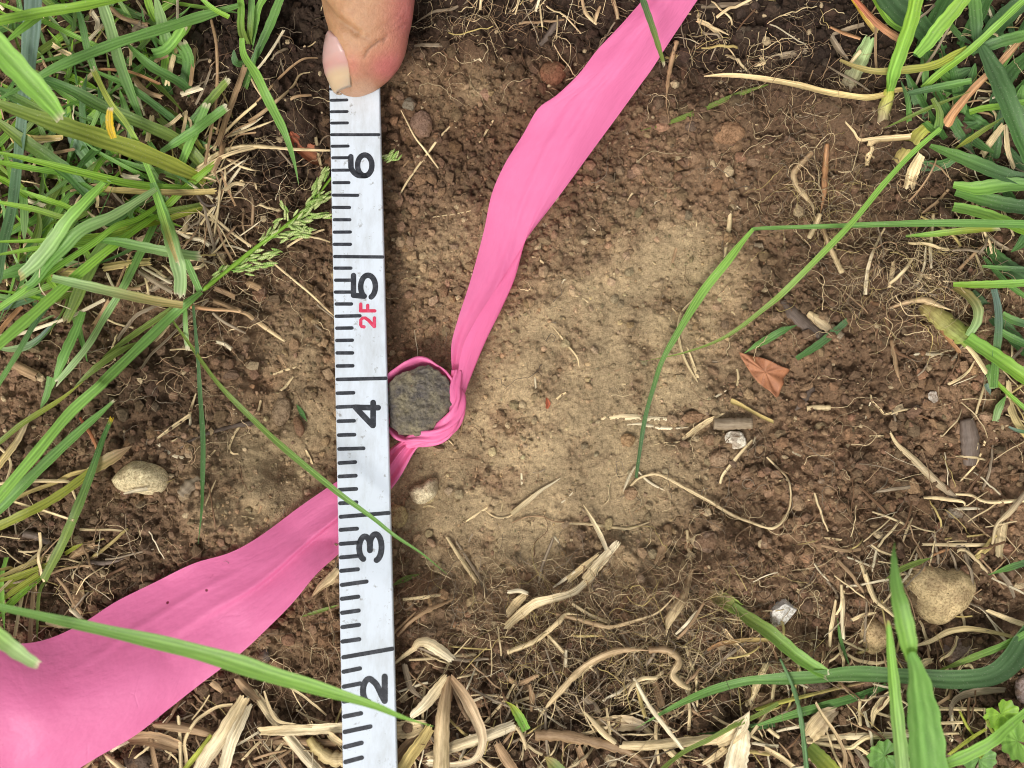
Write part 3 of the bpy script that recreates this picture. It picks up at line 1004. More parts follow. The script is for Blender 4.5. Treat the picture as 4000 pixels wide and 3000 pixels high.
def widths(w, n, end):
    t = np.linspace(0, 1, n)
    W = np.interp(t, np.linspace(0, 1, len(w)), w) if np.ndim(w) else np.full(n, float(w))
    W = W * CPX * 1.02
    if end in ('tip', 'both'):
        W = W * np.clip((1.0 - t) / 0.38, 0.03, 1) ** 0.62
    if end == 'both':
        W = W * np.clip(t / 0.25, 0.08, 1) ** 0.6
    return W * (1 + 0.05 * np.sin(t * 37 + RNG.random() * 6))


def emit(name, V, F, col, uv, mat, key, label=None, cat=None, group=None):
    if key is not None:
        th_, b = TUFT[key]
        o = obj(name, mesh(name, V - b, F, col, uv), mat, th_)
        if label: o['label'] = label
        return o
    b = V[0].copy()
    o = obj(name, mesh(name, V - b, F, col, uv), mat, loc=b)
    return tag(o, label, cat, group)


def B(key, i, j, pts, w, c, c2=None, z=(2, 8), end='tip', fold=0.28, roll=0.0, label=None, n=None, name=None, cat='grass blade', cutc='w', tw=0.0, group=None):
    """One grass blade along crop points; z = heights above the soil from first to last point."""
    k = len(pts) // 2
    n = n or max(14, 7 * k)
    C = path(i, j, pts, z, n)
    W = widths(w, n, end)
    t = np.linspace(0, 1, n)
    fl = fold * (0.7 + 0.6 * RNG.random())
    V, F, uv = ribbon(C, W, fl, roll + tw * t + 0.25 * (RNG.random() - 0.5), 7, 0.0)
    ca = PL[c]; cb = PL[c2 or c]
    f = smooth(0.1, 0.9, t)[:, None]
    col = (ca * (1 - f) + cb * f) * RNG.uniform(0.92, 1.08)
    if end == 'cut':
        L = np.concatenate([[0], np.cumsum(np.linalg.norm(np.diff(C, axis=0), axis=1))])
        e = smooth(L[-1] - 1.1, L[-1] - 0.35, L)[:, None]
        col = col * (1 - e) + PL[cutc] * e
        Tn = C[-1] - C[-2]; Tn /= np.linalg.norm(Tn)
        V = V.copy(); V[-7:] += Tn[None] * RNG.uniform(-0.6, 0.7, 7)[:, None]
    vs_ = RNG.uniform(0.86, 1.12, 7); vs_[3] *= RNG.choice([0.82, 1.18])
    col = (col[:, None, :] * vs_[None, :, None]).reshape(-1, 3)
    return emit(name or ('blade' if key else 'grass_strand'), V, F, col, uv, M['leaf'], key, label, cat if key is None else None, group)


def St(key, i, j, pts, w, c, label=None, z=0.5, flat=0.35, end='cut', c2=None, name=None, cat='straw', group=None, sides=7, mat='straw', n=None, lob=0.0, fine=True):
    """A dry stalk, root or chip: a flattened tube."""
    k = len(pts) // 2
    n = n or max(10, 6 * k)
    a = cell(i, j, pts)
    zz = np.interp(np.linspace(0, 1, len(a)), np.linspace(0, 1, len(z)), z) if np.ndim(z) else np.full(len(a), float(z))
    C = catmull(G(a[:, 0], a[:, 1], zz), n)
    W = widths(w, n, end)
    lift = np.clip(H(C[:, 0], C[:, 1]) - C[:, 2] + W * flat * 0.3, 0, 3)
    ker = np.ones(5) / 5
    lift = np.convolve(np.pad(lift, 2, mode='edge'), ker, 'valid')
    C = C + np.array([0, 0, 1.0]) * lift[:, None]
    t = np.linspace(0, 1, n)[:, None]
    col = (PL[c] * (1 - t) + PL[c2 or c] * t) * RNG.uniform(0.84, 1.08)
    if mat == 'straw' and flat <= 0.5 and cat in ('straw', 'husk', 'leaf'):
        nx = 9 if np.max(w) > 50 else 5
        W = W * 0.98
        V, F, uv = ribbon(C, W, 0.0, 0.5 * (RNG.random() - 0.5), nx, RNG.choice([-0.55, 0.45, 0.8]))
        V = V.reshape(n, nx, 3)
        rid = RNG.uniform(-1, 1, nx) * 0.07 * np.mean(W)
        V[..., 2] += rid[None] + RNG.normal(0, 0.012, (n, 1)) * np.mean(W)
        for e, q in ((0, 1), (-1, -2)):
            if end == 'cut':
                tn = V[e] - V[q]; tn /= np.linalg.norm(tn, axis=1)[:, None] + 1e-9
                V[e] += tn * RNG.uniform(-0.25, 0.45, nx)[:, None] * min(1.6, np.mean(W))
        V = V.reshape(-1, 3)
        sc_ = RNG.uniform(0.80, 1.15, nx); sc_[RNG.integers(nx)] *= 0.7
        col = (col[:, None, :] * sc_[None, :, None] * (1 + 0.12 * np.sin(9 * t + RNG.random() * 6))[:, :, None]).reshape(-1, 3)
    else:
        V, F, uv = tube(C, W / 2 * (1 + (0.03 if cat == 'twig' else 0.10) * RNG.normal(0, 1, n)), sides, flat=flat, lob=lob or 0.14, nl=2 + int(RNG.integers(3)), twist=0.8 * RNG.random(), roll=0.4 * (RNG.random() - 0.5))
        sc_ = RNG.uniform(0.72, 1.12, sides)
        col = (col[:, None, :] * sc_[None, :, None]).reshape(-1, 3)
    return emit(name or ('stalk' if key else 'straw'), V, F, col, uv, M[mat], key, label, cat if key is None else None, group)


# ------------------------------------------------------------------ left turf
tuft('L', 'grass_tuft', 'dense tuft of long green lawn grass filling the upper left corner', 'grass', 0, 0, 1880, 1600)
tuft('L2', 'grass_tuft', 'upright grass stems with a drooping blade between corner turf and thumb', 'grass', 0, 0, 2140, 420)
tuft('L3', 'grass_tuft', 'grass tuft at the left edge whose blades reach over the cream pebble', 'grass', 0, 2, -150, 1000)
tuft('L4', 'grass_tuft', 'small fan of yellow-green stems just above the lower pink tail', 'grass', 0, 2, 480, 1480)
b = B
# crop column 0, row 0 (highest last)
b('L', 0, 0, [1860, 1570, 1600, 1260, 1300, 1100, 900, 930, 600, 770, 300, 650, 60, 540], 100, 'k', 'd', (1, 8, 14, 16))
b('L', 0, 0, [1650, 810, 1560, 720, 1300, 570, 1090, 370], 80, 'd', 'm', (3, 8, 10))
b('L', 0, 0, [1600, 720, 1630, 520, 1560, 360], 105, 'd', 'm', (2, 9), 'cut')
b('L', 0, 0, [1330, 480, 1440, 440, 1540, 330, 1605, 215], 90, 'm', 'l', (6, 10, 14), 'cut', fold=0.6)
b('L', 0, 0, [1480, 500, 1440, 360, 1390, 150, 1340, -60], 95, 'm', 'p', (3, 8, 10, 14))
b('L', 0, 0, [1660, 560, 1580, 520, 1450, 480], 80, 'm', 'm', (3, 6))
b('L', 0, 0, [850, 700, 760, 430, 710, 200, 630, -40], 60, 'm', 'd', (4, 9, 12, 14))
b('L', 0, 0, [870, 410, 600, 290, 350, 170, 0, 30, -120, -20], 42, 'l', 'b', (5, 10, 14, 16))
b('L', 0, 0, [1225, 1040, 1150, 850, 1040, 550, 960, 250, 870, -20], [40, 80, 92, 95, 90], 'm', 'p', (6, 10, 13, 16), 'cut')
b('L', 0, 0, [1500, 1035, 1300, 880, 1100, 740, 900, 650, 800, 600], 62, 'd', 'm', (5, 9, 12))
b('L', 0, 0, [1370, 1690, 1220, 1310, 1100, 1080, 950, 880, 800, 590], 46, 'l', 'o', (6, 12, 16, 18), 'cut')
b('L', 0, 0, [300, -30, 290, 200, 250, 600, 200, 1000, 160, 1400, 110, 1800, 40, 2100, -20, 2450], [160, 150, 130, 95, 85, 95, 90, 70], 'u', 'q', (16, 16, 12, 10, 12, 16), 'none')
b('L', 0, 0, [1780, 1560, 1300, 1350, 900, 1210, 600, 1110, 300, 1010, 0, 900, -250, 800], [90, 130, 150, 150, 150, 140, 120], 'o', 'k', (2, 14, 22, 26, 28))
b('L', 0, 0, [2060, 50, 1700, 160, 1350, 270, 1000, 380, 500, 580, 250, 720, 0, 850, -150, 920], [40, 90, 88, 85, 90, 85, 70, 50], 'm', 'm', (10, 18, 20, 20))
b('L', 0, 0, [1600, 1115, 1750, 950, 1880, 800, 1980, 690], [50, 75, 80, 70], 'd', 'k', (4, 9, 14), 'cut')
b('L', 0, 0, [1530, 1600, 1560, 1450, 1640, 1250, 1720, 1080, 1790, 900], [45, 70, 75, 75, 65], 'l', 'm', (2, 6, 11), 'cut')
b('L', 0, 0, [1390, 1315, 1550, 1215, 1700, 1120, 1850, 1010, 1970, 920], [40, 75, 85, 85, 75], 'm', 'm', (5, 10, 14), 'cut')
b('L', 0, 0, [1840, 1650, 1200, 1600, 700, 1490, 300, 1390, 0, 1320, -150, 1290], 66, 'b', 'b', (1, 10, 16, 18))
b('L', 0, 0, [560, 1500, 300, 1460, 0, 1405, -150, 1380], 52, 'l', 'b', (5, 12, 16))
b('L', 0, 0, [240, 1700, 120, 1610, 0, 1540, -120, 1480], 52, 'b', 'b', (8, 14))
b('L', 0, 0, [760, 1680, 600, 1500, 400, 1350, 180, 1200, 0, 1060, -150, 950], [90, 110, 115, 110, 100, 80], 'd', 'k', (3, 8, 12, 15))
b('L', 0, 0, [880, 1500, 760, 1360, 640, 1180, 560, 1000], 120, 'm', 'u', (2, 5, 7), roll=0.4)
b('L', 0, 0, [950, 1500, 940, 1250, 880, 950, 850, 700], 60, 'm', 'd', (2, 5, 8))
b('L', 0, 0, [460, 30, 330, 150, 200, 250, 40, 375], 72, 'b', 'l', (26, 28), 'both')
b('L', 0, 0, [-200, 240, 0, 185, 350, 115, 700, 60, 1100, -20], [70, 82, 84, 78, 50], 'b', 'b', (30, 30, 26), 'none')
b('L', 0, 0, [-300, 60, -60, 350, 200, 640, 400, 850, 530, 1015], [150, 175, 178, 165, 95], 'l', 'l', (40, 38, 34, 30), 'cut', fold=0.4)
b('L', 0, 0, [985, 1195, 955, 1100, 950, 1000, 962, 925], [50, 66, 62, 45], 'y', 'y', (20, 23), 'cut')
b('L', 0, 0, [700, 820, 560, 1000, 430, 1200, 330, 1420], 60, 'm', 'p', (3, 6))
b('L', 0, 0, [1800, 1640, 1500, 1520, 1200, 1440, 980, 1360], 60, 'k', 'm', (2, 5))
b('L', 0, 0, [1750, 1300, 1690, 1210, 1640, 1150], 40, 'o', 'e', (3, 6))
b('L', 0, 0, [-100, 720, 150, 850, 420, 990, 560, 1080], [40, 70, 66, 30], 'd', 'k', (18, 16), 'both')
b('L', 0, 0, [80, 420, 150, 560, 240, 640, 330, 700], [50, 90, 80, 30], 'm', 'p', (20, 16), 'both')
# row 1
b('L', 0, 1, [1400, 170, 1100, 330, 830, 580, 640, 980, 570, 1120], [60, 100, 115, 110, 70], 'm', 'k', (3, 8, 8, 6), 'cut', cutc='n')
b('L', 0, 1, [760, 180, 600, 230, 300, 150, 0, 90, -120, 60], 48, 'k', 'b', (8, 14, 16))
b('L', 0, 1, [690, 190, 560, 120, 380, 60, 180, -20], 46, 'b', 'b', (8, 14))
b('L', 0, 1, [1780, 130, 1400, 250, 1100, 330, 850, 390, 400, 420, 0, 430, -150, 435], [40, 55, 62, 62, 55, 50, 45], 'o', 'b', (1, 9, 14, 18))
b('L', 0, 1, [1770, 100, 1380, 190, 1150, 270, 900, 400, 600, 460, 300, 490, 0, 540, -150, 560], [35, 52, 60, 60, 58, 55, 55, 50], 'k', 'b', (1, 10, 16, 20))
b('L', 0, 1, [1380, 110, 1200, 230, 1000, 300, 800, 450, 600, 580, 400, 715, 200, 860, 0, 1000, -150, 1100], [40, 48, 52, 52, 52, 52, 52, 52, 50], 'b', 'l', (6, 14, 20, 22), 'none')
b('L', 0, 1, [1400, 180, 1250, 275, 1000, 455, 700, 695, 430, 935, 200, 1140, 0, 1310, -180, 1460], [35, 55, 66, 74, 84, 88, 88, 88], 'b', 'l', (5, 14, 22, 28), 'none')
b('L', 0, 1, [1350, -20, 1000, 200, 720, 330, 560, 480, 420, 620, 300, 780, 190, 845], [50, 70, 90, 110, 120, 95, 50], 'p', 'm', (22, 24, 22, 20), 'cut', cutc='e')
b('L', 0, 1, [900, -80, 720, 110, 590, 250, 470, 430, 330, 600, 180, 730], [50, 80, 100, 115, 120, 80], 'l', 'p', (24, 26, 23, 21), 'cut', cutc='e')
b('L', 0, 1, [860, 420, 1000, 430, 1250, 480, 1500, 530, 1730, 560], [40, 80, 84, 84, 78], 'm', 'p', (13, 14, 14), 'cut')
b('L', 0, 1, [1320, -80, 1420, 200, 1490, 440, 1560, 720, 1555, 900], [60, 90, 112, 118, 90], 'm', 'p', (12, 17, 18, 17), 'cut')
b('L', 0, 1, [1330, -30, 1420, 250, 1480, 450, 1540, 625], [50, 52, 48, 25], 'l', 'e', (16, 20, 20), 'cut', fold=0.7)
b('L', 0, 1, [1600, 565, 1650, 680, 1730, 860], [55, 60, 50], 'm', 'm', (9, 8), 'none')
b('L', 0, 1, [450, 745, 700, 800, 1000, 870, 1300, 935, 1580, 980], [60, 80, 84, 80, 60], 'p', 'e', (18, 17, 14, 12), 'none')
b('L', 0, 1, [1340, 270, 1240, 480, 1080, 800, 920, 1060, 780, 1300, 640, 1480, 490, 1650], [55, 60, 62, 60, 56, 54, 45], 'm', 'p', (4, 10, 13, 12), 'cut')
b('L', 0, 1, [720, 1040, 660, 1200, 560, 1420, 450, 1700], [60, 84, 84, 70], 'm', 'm', (6, 8, 6), 'tip', fold=0.6)
b('L', 0, 1, [460, 930, 300, 1140, 150, 1400, 0, 1640, -60, 1740], [30, 42, 44, 42, 40], 'q', 'm', (16, 16), 'none')
b('L', 0, 1, [1490, 1010, 1250, 1170, 1050, 1310, 885, 1430], 52, 'k', 'k', (4, 5))
b('L', 0, 1, [1180, 1300, 1000, 1400, 820, 1530, 640, 1690], 58, 'k', 'k', (5, 6), 'both')  # olive strip shaped like a blade, painting in a blurred shadow
b('L', 0, 1, [1600, 990, 1605, 1160, 1622, 1355], [38, 44, 40], 'm', 'p', (8, 6), 'cut')
b('L', 0, 1, [1240, 480, 1160, 640, 1050, 820], 80, 'd', 'k', (3, 5))
b('L', 0, 1, [200, -30, 215, 200, 210, 420], 70, 'm', 'p', (5, 6))
b('L', 0, 1, [560, 790, 300, 900, 0, 1010, -100, 1050], [40, 90, 90, 60], 'm', 'u', (3, 5))
b('L', 0, 1, [600, 580, 350, 640, 100, 700, -100, 760], [40, 90, 110, 100], 'd', 'm', (3, 7))
b('L', 0, 1, [520, 1080, 300, 1300, 100, 1360, -60, 1340], [30, 50, 70, 60], 'u', 'p', (3, 4))
b('L', 0, 1, [1240, 0, 1080, 170, 900, 260, 700, 300], [50, 100, 100, 60], 'd', 'm', (3, 6))
for k in range(210):      # undergrowth of the same tuft
    u, v = RNG.uniform(-50, 1500), RNG.uniform(-50, 2700)
    if v > 1900 and u > 900: continue
    a = math.radians(RNG.choice([215, 200, 235, 150, 130, 100, 60, 330]) + RNG.normal(0, 16))
    ln = RNG.uniform(350, 900)
    cvx = RNG.normal(0, 60)
    q = [(u + math.cos(a) * ln * f + cvx * math.sin(f * 3.1), v - math.sin(a) * ln * f + cvx * f) for f in (0, 0.35, 0.7, 1)]
    b('L', 0, 0, sum(map(list, q), []), RNG.uniform(22, 70), RNG.choice(list('dmmkbblp')), RNG.choice(list('mdpkb')), (1, RNG.uniform(2, 6), RNG.uniform(2, 11)), roll=RNG.normal(0, 0.5))
for k in range(60):      # dry strands at the foot of the tuft
    u, v = RNG.normal(1850, 130), RNG.uniform(900, 2250)
    a = math.radians(RNG.normal(10, 45) if RNG.random() < 0.6 else RNG.normal(100, 40))
    ln = RNG.uniform(120, 480)
    cv = RNG.normal(0, 60)
    q = [(u + math.cos(a) * ln * f, v - math.sin(a) * ln * f + cv * f * f) for f in (0, 0.4, 0.75, 1)]
    St('L', 0, 0, sum(map(list, q), []), RNG.uniform(8, 26), RNG.choice(list('snsgw')), z=(3, RNG.uniform(2, 6), RNG.uniform(1, 4)), flat=0.5, end='tip', sides=5)
# stems beside the thumb
b('L2', 0, 0, [2140, 420, 2090, 250, 2090, 60, 2060, -80], [70, 66, 60, 50], 'k', 'l', (1, 6, 12), 'none', fold=0.9)
b('L2', 0, 0, [2090, 330, 2110, 480, 2212, 640, 2312, 850, 2462, 1150, 2542, 1400, 2580, 1590], [45, 60, 75, 78, 68, 58, 36], 'l', 'm', (12, 16, 18, 15, 12), 'tip', fold=0.35)
b('L2', 0, 0, [2150, 400, 2165, 200, 2180, -60], 55, 'k', 'm', (1, 8), 'none')
b('L2', 0, 0, [2160, 420, 2210, 200, 2240, 60, 2330, -80], 62, 'm', 'l', (1, 8), 'none')
b('L2', 0, 0, [2150, 620, 2260, 380, 2350, 180, 2440, -60], [30, 70, 80, 70], 'd', 'm', (2, 8), 'none')
b('L2', 0, 0, [2120, 760, 2180, 560, 2230, 400], 60, 'm', 'd', (2, 5))
b('L2', 0, 0, [2120, 560, 2040, 540, 2020, 430], 60, 'd', 'q', (2, 5))
b('L2', 0, 0, [1980, 150, 1850, 80, 1700, -40], 40, 'b', 'l', (12, 14))
# left edge, rows 1-2
b('L3', 0, 2, [-150, 1200, 0, 1080, 400, 680, 700, 400, 850, 270, 985, 145], [70, 84, 84, 82, 66, 22], 'm', 'm', (8, 10, 10, 9), 'cut')
b('L3', 0, 2, [-150, 1290, 0, 1225, 200, 1130, 400, 1030, 600, 900, 790, 755], [60, 72, 74, 72, 70, 66], 'o', 'o', (10, 12, 9, 6), 'none')
b('L3', 0, 2, [780, 760, 860, 700, 1000, 620, 1140, 535], [70, 105, 95, 50], 'e', 'n', (6, 7, 6), 'tip', fold=0.3)
b('L3', 0, 2, [-100, 560, 0, 500, 200, 340, 500, 150, 720, -20], [40, 46, 48, 44, 36], 'k', 'o', (7, 9, 9, 7), 'tip')
b('L3', 0, 2, [380, 1690, 540, 1380, 640, 1150, 760, 850, 840, 620, 900, 450, 965, 300], [70, 80, 84, 80, 66, 50, 36], 'k', 'd', (6, 9, 8, 7), 'cut', cutc='y')
St('L3', 0, 2, [800, 700, 840, 580, 790, 450, 740, 370, 690, 290], [20, 26, 30, 28, 24], 'r', z=(6, 7), c2='a', flat=0.8)
b('L3', 0, 2, [440, -60, 410, 90, 350, 210], 60, 'm', 'm', (6, 5))
St('L3', 0, 2, [-40, 720, 120, 520, 190, 400, 260, 260], [70, 66, 55, 30], 'e', z=(4, 5), c2='g')
St('L3', 0, 2, [-60, 870, 120, 850, 300, 840, 480, 842, 590, 850, 620, 920, 655, 1010], [26, 28, 30, 28, 30, 26, 18], 's', z=(5, 6, 4))
St('L3', 0, 2, [120, 1000, 260, 930, 480, 850, 620, 780, 780, 740], [30, 34, 34, 38, 30], 'e', z=(3, 5))
St('L3', 0, 2, [100, 1010, 400, 1100, 655, 1185], 20, 's', z=(8, 9))
St('L3', 0, 2, [-20, 540, 60, 620, 90, 700, 50, 840], 24, 's', z=(4, 4))
for q, w_, c_a in (([520, 1500, 420, 1560, 200, 1640, 0, 1700, -80, 1730], 44, 'o'), ([470, 1470, 250, 1560, 60, 1640, -60, 1690], 40, 'e'), ([560, 1470, 640, 1420, 715, 1380], 34, 'o'),
                  ([480, 1560, 260, 1700, 40, 1850, -60, 1930], 50, 'o'), ([440, 1600, 200, 1800, 0, 1960, -60, 2010], 46, 'b'), ([420, 1660, 340, 1820, 320, 2220], 28, 'k'),
                  ([300, 1700, 280, 1950, 260, 2240], 36, 'n'), ([220, 1720, 170, 1960, 130, 2180], 28, 's'), ([60, 1500, 20, 1700, 40, 2130], 40, 'l'), ([420, 1390, 250, 1540, 30, 1760, -60, 1850], 24, 's'),
                  ([180, 1640, 100, 1590, 20, 1600, -60, 1590], 26, 'e'), ([380, 1560, 180, 1690, 0, 1780, -60, 1820], 48, 'o'), ([330, 1700, 180, 1830, 20, 1990, -40, 2040], 40, 'b')):
    b('L4', 0, 2, q, w_, c_a, None, (2, 5, 7), 'none' if c_a in 'ns' else 'tip', fold=0.5)

# ------------------------------------------------------------------ single blades that cross the bare soil
B(None, 0, 1, [1740, 865, 1620, 960, 1500, 1060, 1200, 1350, 920, 1620, 870, 1672, 600, 1919, 300, 2279, 0, 2630, -150, 2800], [45, 80, 84, 84, 84, 84, 84, 84, 84, 80], 'm', 'l', (9, 11, 13, 16, 18, 20), 'none',
  label='long straight green stalk leaf running from the seed head down to the left edge', n=60)
B(None, 0, 1, [1670, 980, 1690, 1200, 1715, 1500, 1730, 1750, 1755, 2150, 1750, 2560, 1742, 2760, 1712, 3040], [22, 28, 32, 38, 42, 44, 40, 26], 'q', 'd', (8, 9, 8, 6, 4), 'tip', n=50,
  label='narrow dark green blade hanging straight down beside the wood chip')
B(None, 0, 1, [1440, 1040, 1650, 1330, 1890, 1660, 2212, 1989, 2462, 2219, 2812, 2509, 2962, 2629, 3212, 2809, 3412, 2969, 3640, 3120, 3860, 3300], [16, 26, 32, 40, 46, 50, 50, 48, 46, 42, 28], 'k', 'm', (6, 12, 18, 24, 25, 24, 18), 'tip', n=70,
  label='thin green blade crossing over the ruler above numeral 3')
B(None, 0, 3, [-200, 220, 0, 265, 450, 365, 900, 465, 1500, 600, 2000, 735, 2350, 850, 2712, 955, 3212, 1110, 3480, 1220, 3745, 1300], [40, 50, 66, 80, 96, 112, 124, 126, 112, 92, 40], 'm', 'l', (34, 40, 42, 42, 40, 36), 'tip', n=70,
  label='broad long green blade crossing the pink tail and the ruler at numeral 2')
B(None, 0, 3, [-260, 340, -60, 480, 90, 600, 220, 700, 345, 775], [100, 112, 116, 100, 60], 'l', 'p', (46, 50, 48), 'cut',
  label='short blurred pale green blade tip hanging over the pink tail at left edge')
B(None, 3, 1, [2350, 285, 2212, 280, 1500, 270, 900, 283, 400, 300, 0, 312, -132, 320], [66, 66, 62, 50, 40, 36, 30], 'm', 'm', (10, 13, 14, 12, 10, 8), 'none', n=40,
  label='straight horizontal green blade reaching in from the right edge to its bend')
B(None, 2, 1, [2085, 318, 1990, 430, 1850, 610, 1650, 860, 1440, 1200, 1300, 1450, 1230, 1659, 1150, 1950, 1100, 2260, 1072, 2470], [30, 62, 78, 74, 58, 44, 38, 38, 34, 26], 'l', 'q', (8, 8, 7, 5, 4, 4), 'none', n=60,
  label='bent down green blade end lying on tan soil right of the pin')
B(None, 3, 0, [1490, 1110, 1250, 1320, 1000, 1590, 720, 1930, 400, 2260, 150, 2510, 0, 2640, -350, 2900, -700, 3040, -1090, 3125], [36, 42, 46, 46, 50, 50, 46, 38, 32, 14], 'l', 'k', (7, 14, 18, 16, 11, 7, 3), 'tip', n=70,
  label='long slanting green blade falling from the right turf onto the tan soil')
B(None, 2, 0, [1090, -120, 1150, 60, 1220, 260, 1270, 420, 1315, 565], [46, 54, 52, 44, 24], 'q', 'k', (30, 33, 32), 'cut',
  label='dark narrow blade tip hanging over the upper pink tail')
B(None, 3, 1, [690, 1105, 560, 1220, 420, 1330, 245, 1440], [50, 66, 66, 40], 'q', 'd', (2, 3), 'none', label='short dark green blade piece beside the grey bark pieces')
B(None, 3, 1, [250, 1150, 120, 1200, 0, 1270, -110, 1330, -215, 1400], [30, 62, 66, 60, 20], 'd', 'm', (2, 3), 'both', label='short green blade piece touching the orange dead leaf')
B(None, 1, 3, [640, -100, 460, 120, 380, 350], [10, 26, 22], 'k', 'k', (2, 1.5), 'both', label='thin olive blade scrap on soil below the pink tail near the ruler') if False else None
B(None, 1, 2, [350, 175, 390, 240, 445, 330], [20, 44, 16], 'd', 'd', (0.8, 1), 'both', label='tiny green leaf scrap beside the oval brown stone left of the ruler')
B(None, 1, 3, [380, 355, 560, 300, 715, 250], [20, 30, 30], 'k', 'k', (1.5, 2), 'both', label='thin olive blade scrap between pink tail and ruler')
B(None, 1, 2, [1180, 1740, 1300, 1680, 1420, 1640], [30, 50, 26], 'k', 'k', (1.0, 1.4), 'both', label='dull olive blade scrap on the tan soil right of numeral 3')

B(None, 2, 0, [2260, 715, 2000, 800, 1800, 880, 1400, 1045, 1110, 1130], [30, 46, 50, 50, 20], 'k', 'k', (1.2, 1.4), 'both', label='dull olive streak across the soil right of the upper pink tail', fold=0.1)  # thin olive streak laid just above the soil
# ------------------------------------------------------------------ right turf
tuft('R', 'grass_tuft', 'thick green grass tuft with broad leaves in the upper right corner', 'grass', 3, 0, 1300, 1000)
tuft('R2', 'grass_tuft', 'grass shoots at the right edge, level with the bent blade', 'grass', 3, 1, 1900, 400)
tuft('R3', 'grass_tuft', 'stout green shoot with a frayed dry leaf at the right edge', 'grass', 3, 1, 1500, 1100)
b('R', 3, 0, [1500, 600, 1350, 300, 1100, 80, 950, -120], [120, 200, 240, 240], 'd', 'q', (2, 5, 8), 'none')
b('R', 3, 0, [1300, 500, 1420, 250, 1550, 0, 1600, -120], [120, 160, 170, 160], 'd', 'd', (2, 4, 6), 'none')
b('R', 3, 0, [1800, 500, 1950, 250, 2150, 60, 2300, -60], [100, 150, 150, 120], 'd', 'q', (1, 4, 6), 'none')
b('R', 3, 0, [1250, 300, 1050, 190, 900, -40], [60, 56, 50], 'l', 'b', (4, 8), 'none')
b('R', 3, 0, [1040, 790, 1075, 640, 1150, 420, 1230, 180, 1290, -100], [80, 105, 112, 112, 105], 'l', 'b', (6, 14, 20, 26), 'none', fold=0.6)
b('R', 3, 0, [1030, 790, 1080, 560, 1160, 320], [50, 70, 40], 'b', 'b', (8, 14), 'both', fold=0.2)
St('R', 3, 0, [985, 1060, 1000, 950, 1030, 860, 1050, 770], [100, 104, 104, 90], 'g', z=(1, 5), c2='o', flat=0.7)
b('R', 3, 0, [1285, 475, 1380, 370, 1470, 250, 1600, 100, 1740, -80], [70, 110, 115, 112, 100], 'l', 'b', (8, 14, 20), 'none', fold=0.4)
b('R', 3, 0, [1335, 765, 1500, 620, 1740, 440, 2000, 200, 2212, 0, 2320, -100], [56, 62, 62, 58, 55, 50], 'b', 'l', (5, 10, 16, 20), 'none')
b('R', 3, 0, [1800, 380, 1790, 200, 1775, 0, 1770, -100], [60, 115, 115, 110], 'q', 'm', (8, 11), 'none')
b('R', 3, 0, [1735, 450, 1900, 400, 2050, 350, 2212, 310, 2350, 280], [50, 90, 95, 95, 80], 'q', 'm', (10, 12), 'none')
b('R', 3, 0, [1840, 400, 1930, 580, 2020, 780, 2110, 1000, 2212, 1260, 2290, 1450], [70, 150, 165, 160, 150, 120], 'q', 'd', (12, 16, 17, 15), 'none', fold=0.35)
St('R', 3, 0, [1140, 330, 1030, 260, 900, 150, 740, -30], [70, 66, 55, 40], 'r', z=(8, 10), c2='a', flat=0.3)
St('R', 3, 0, [930, 280, 840, 160, 760, 40, 690, -60], [60, 60, 44, 30], 'e', z=(6, 9), c2='y', flat=0.3)
St('R', 3, 0, [690, 770, 740, 640, 800, 520, 890, 330], [130, 145, 140, 100], 'g', z=(1.5, 4), c2='p', flat=0.4)
b('R', 3, 0, [620, 520, 760, 580, 950, 620, 1250, 600, 1450, 560, 1620, 470, 1720, 420], [24, 46, 56, 66, 66, 66, 50], 'e', 'o', (6, 9, 10, 9), 'none')
St('R', 3, 0, [700, 560, 800, 440], 30, 's', z=(5, 6))
b('R', 3, 0, [1210, 810, 1400, 770, 1600, 730, 1760, 700], [40, 60, 66, 50], 'q', 'm', (7, 8), 'none')
b('R', 3, 0, [1215, 1050, 1205, 880, 1145, 690], [50, 56, 30], 'm', 'q', (4, 12))
St('R', 3, 0, [1540, 1070, 1620, 950, 1800, 740, 2000, 550, 2212, 310, 2300, 200], [90, 66, 60, 55, 50, 46], 'r', z=(4, 9, 12), flat=0.3, c2='n')
b('R', 3, 0, [1400, 1260, 1550, 1320, 1750, 1400, 2000, 1500, 2230, 1560], [40, 100, 130, 120, 100], 'm', 'q', (6, 9, 8), 'none')
St('R', 3, 0, [1140, 1430, 1250, 1280, 1330, 1160, 1420, 1080], [140, 150, 130, 90], 'e', z=(1, 4), c2='o', flat=0.5)
St('R', 3, 0, [1200, 1620, 1240, 1480, 1320, 1330], [110, 120, 80], 's', z=(1, 3), flat=0.3)
b('R', 3, 0, [1000, 1110, 1200, 1020, 1400, 930, 1600, 850, 1750, 790], [14, 30, 34, 32, 24], 'k', 'k', (5, 8), 'both')
b('R', 3, 0, [1580, 1310, 1750, 1200, 1900, 1100, 2040, 1010], [20, 44, 44, 30], 'o', 'k', (5, 7), 'both')
b('R', 3, 0, [1350, 1060, 1450, 1130, 1480, 980, 1420, 850], [60, 80, 60, 40], 'm', 'k', (4, 8), 'none')
St('R', 3, 0, [840, 1460, 880, 1300, 920, 1220, 1220, 1190], [30, 60, 66, 60], 's', z=(1, 3), flat=0.3)
St('R', 3, 0, [670, 1060, 740, 1140, 790, 1210, 920, 1200, 1230, 1180], [16, 24, 30, 34, 40], 's', z=(3, 4))
St('R', 3, 0, [1270, 760, 1340, 600, 1440, 460, 1560, 250, 1620, 120], [24, 26, 24, 22, 18], 'g', z=(4, 10))
St('R', 3, 0, [1860, 1340, 1930, 1230, 2040, 1080], [60, 66, 50], 's', z=(3, 5), flat=0.3)
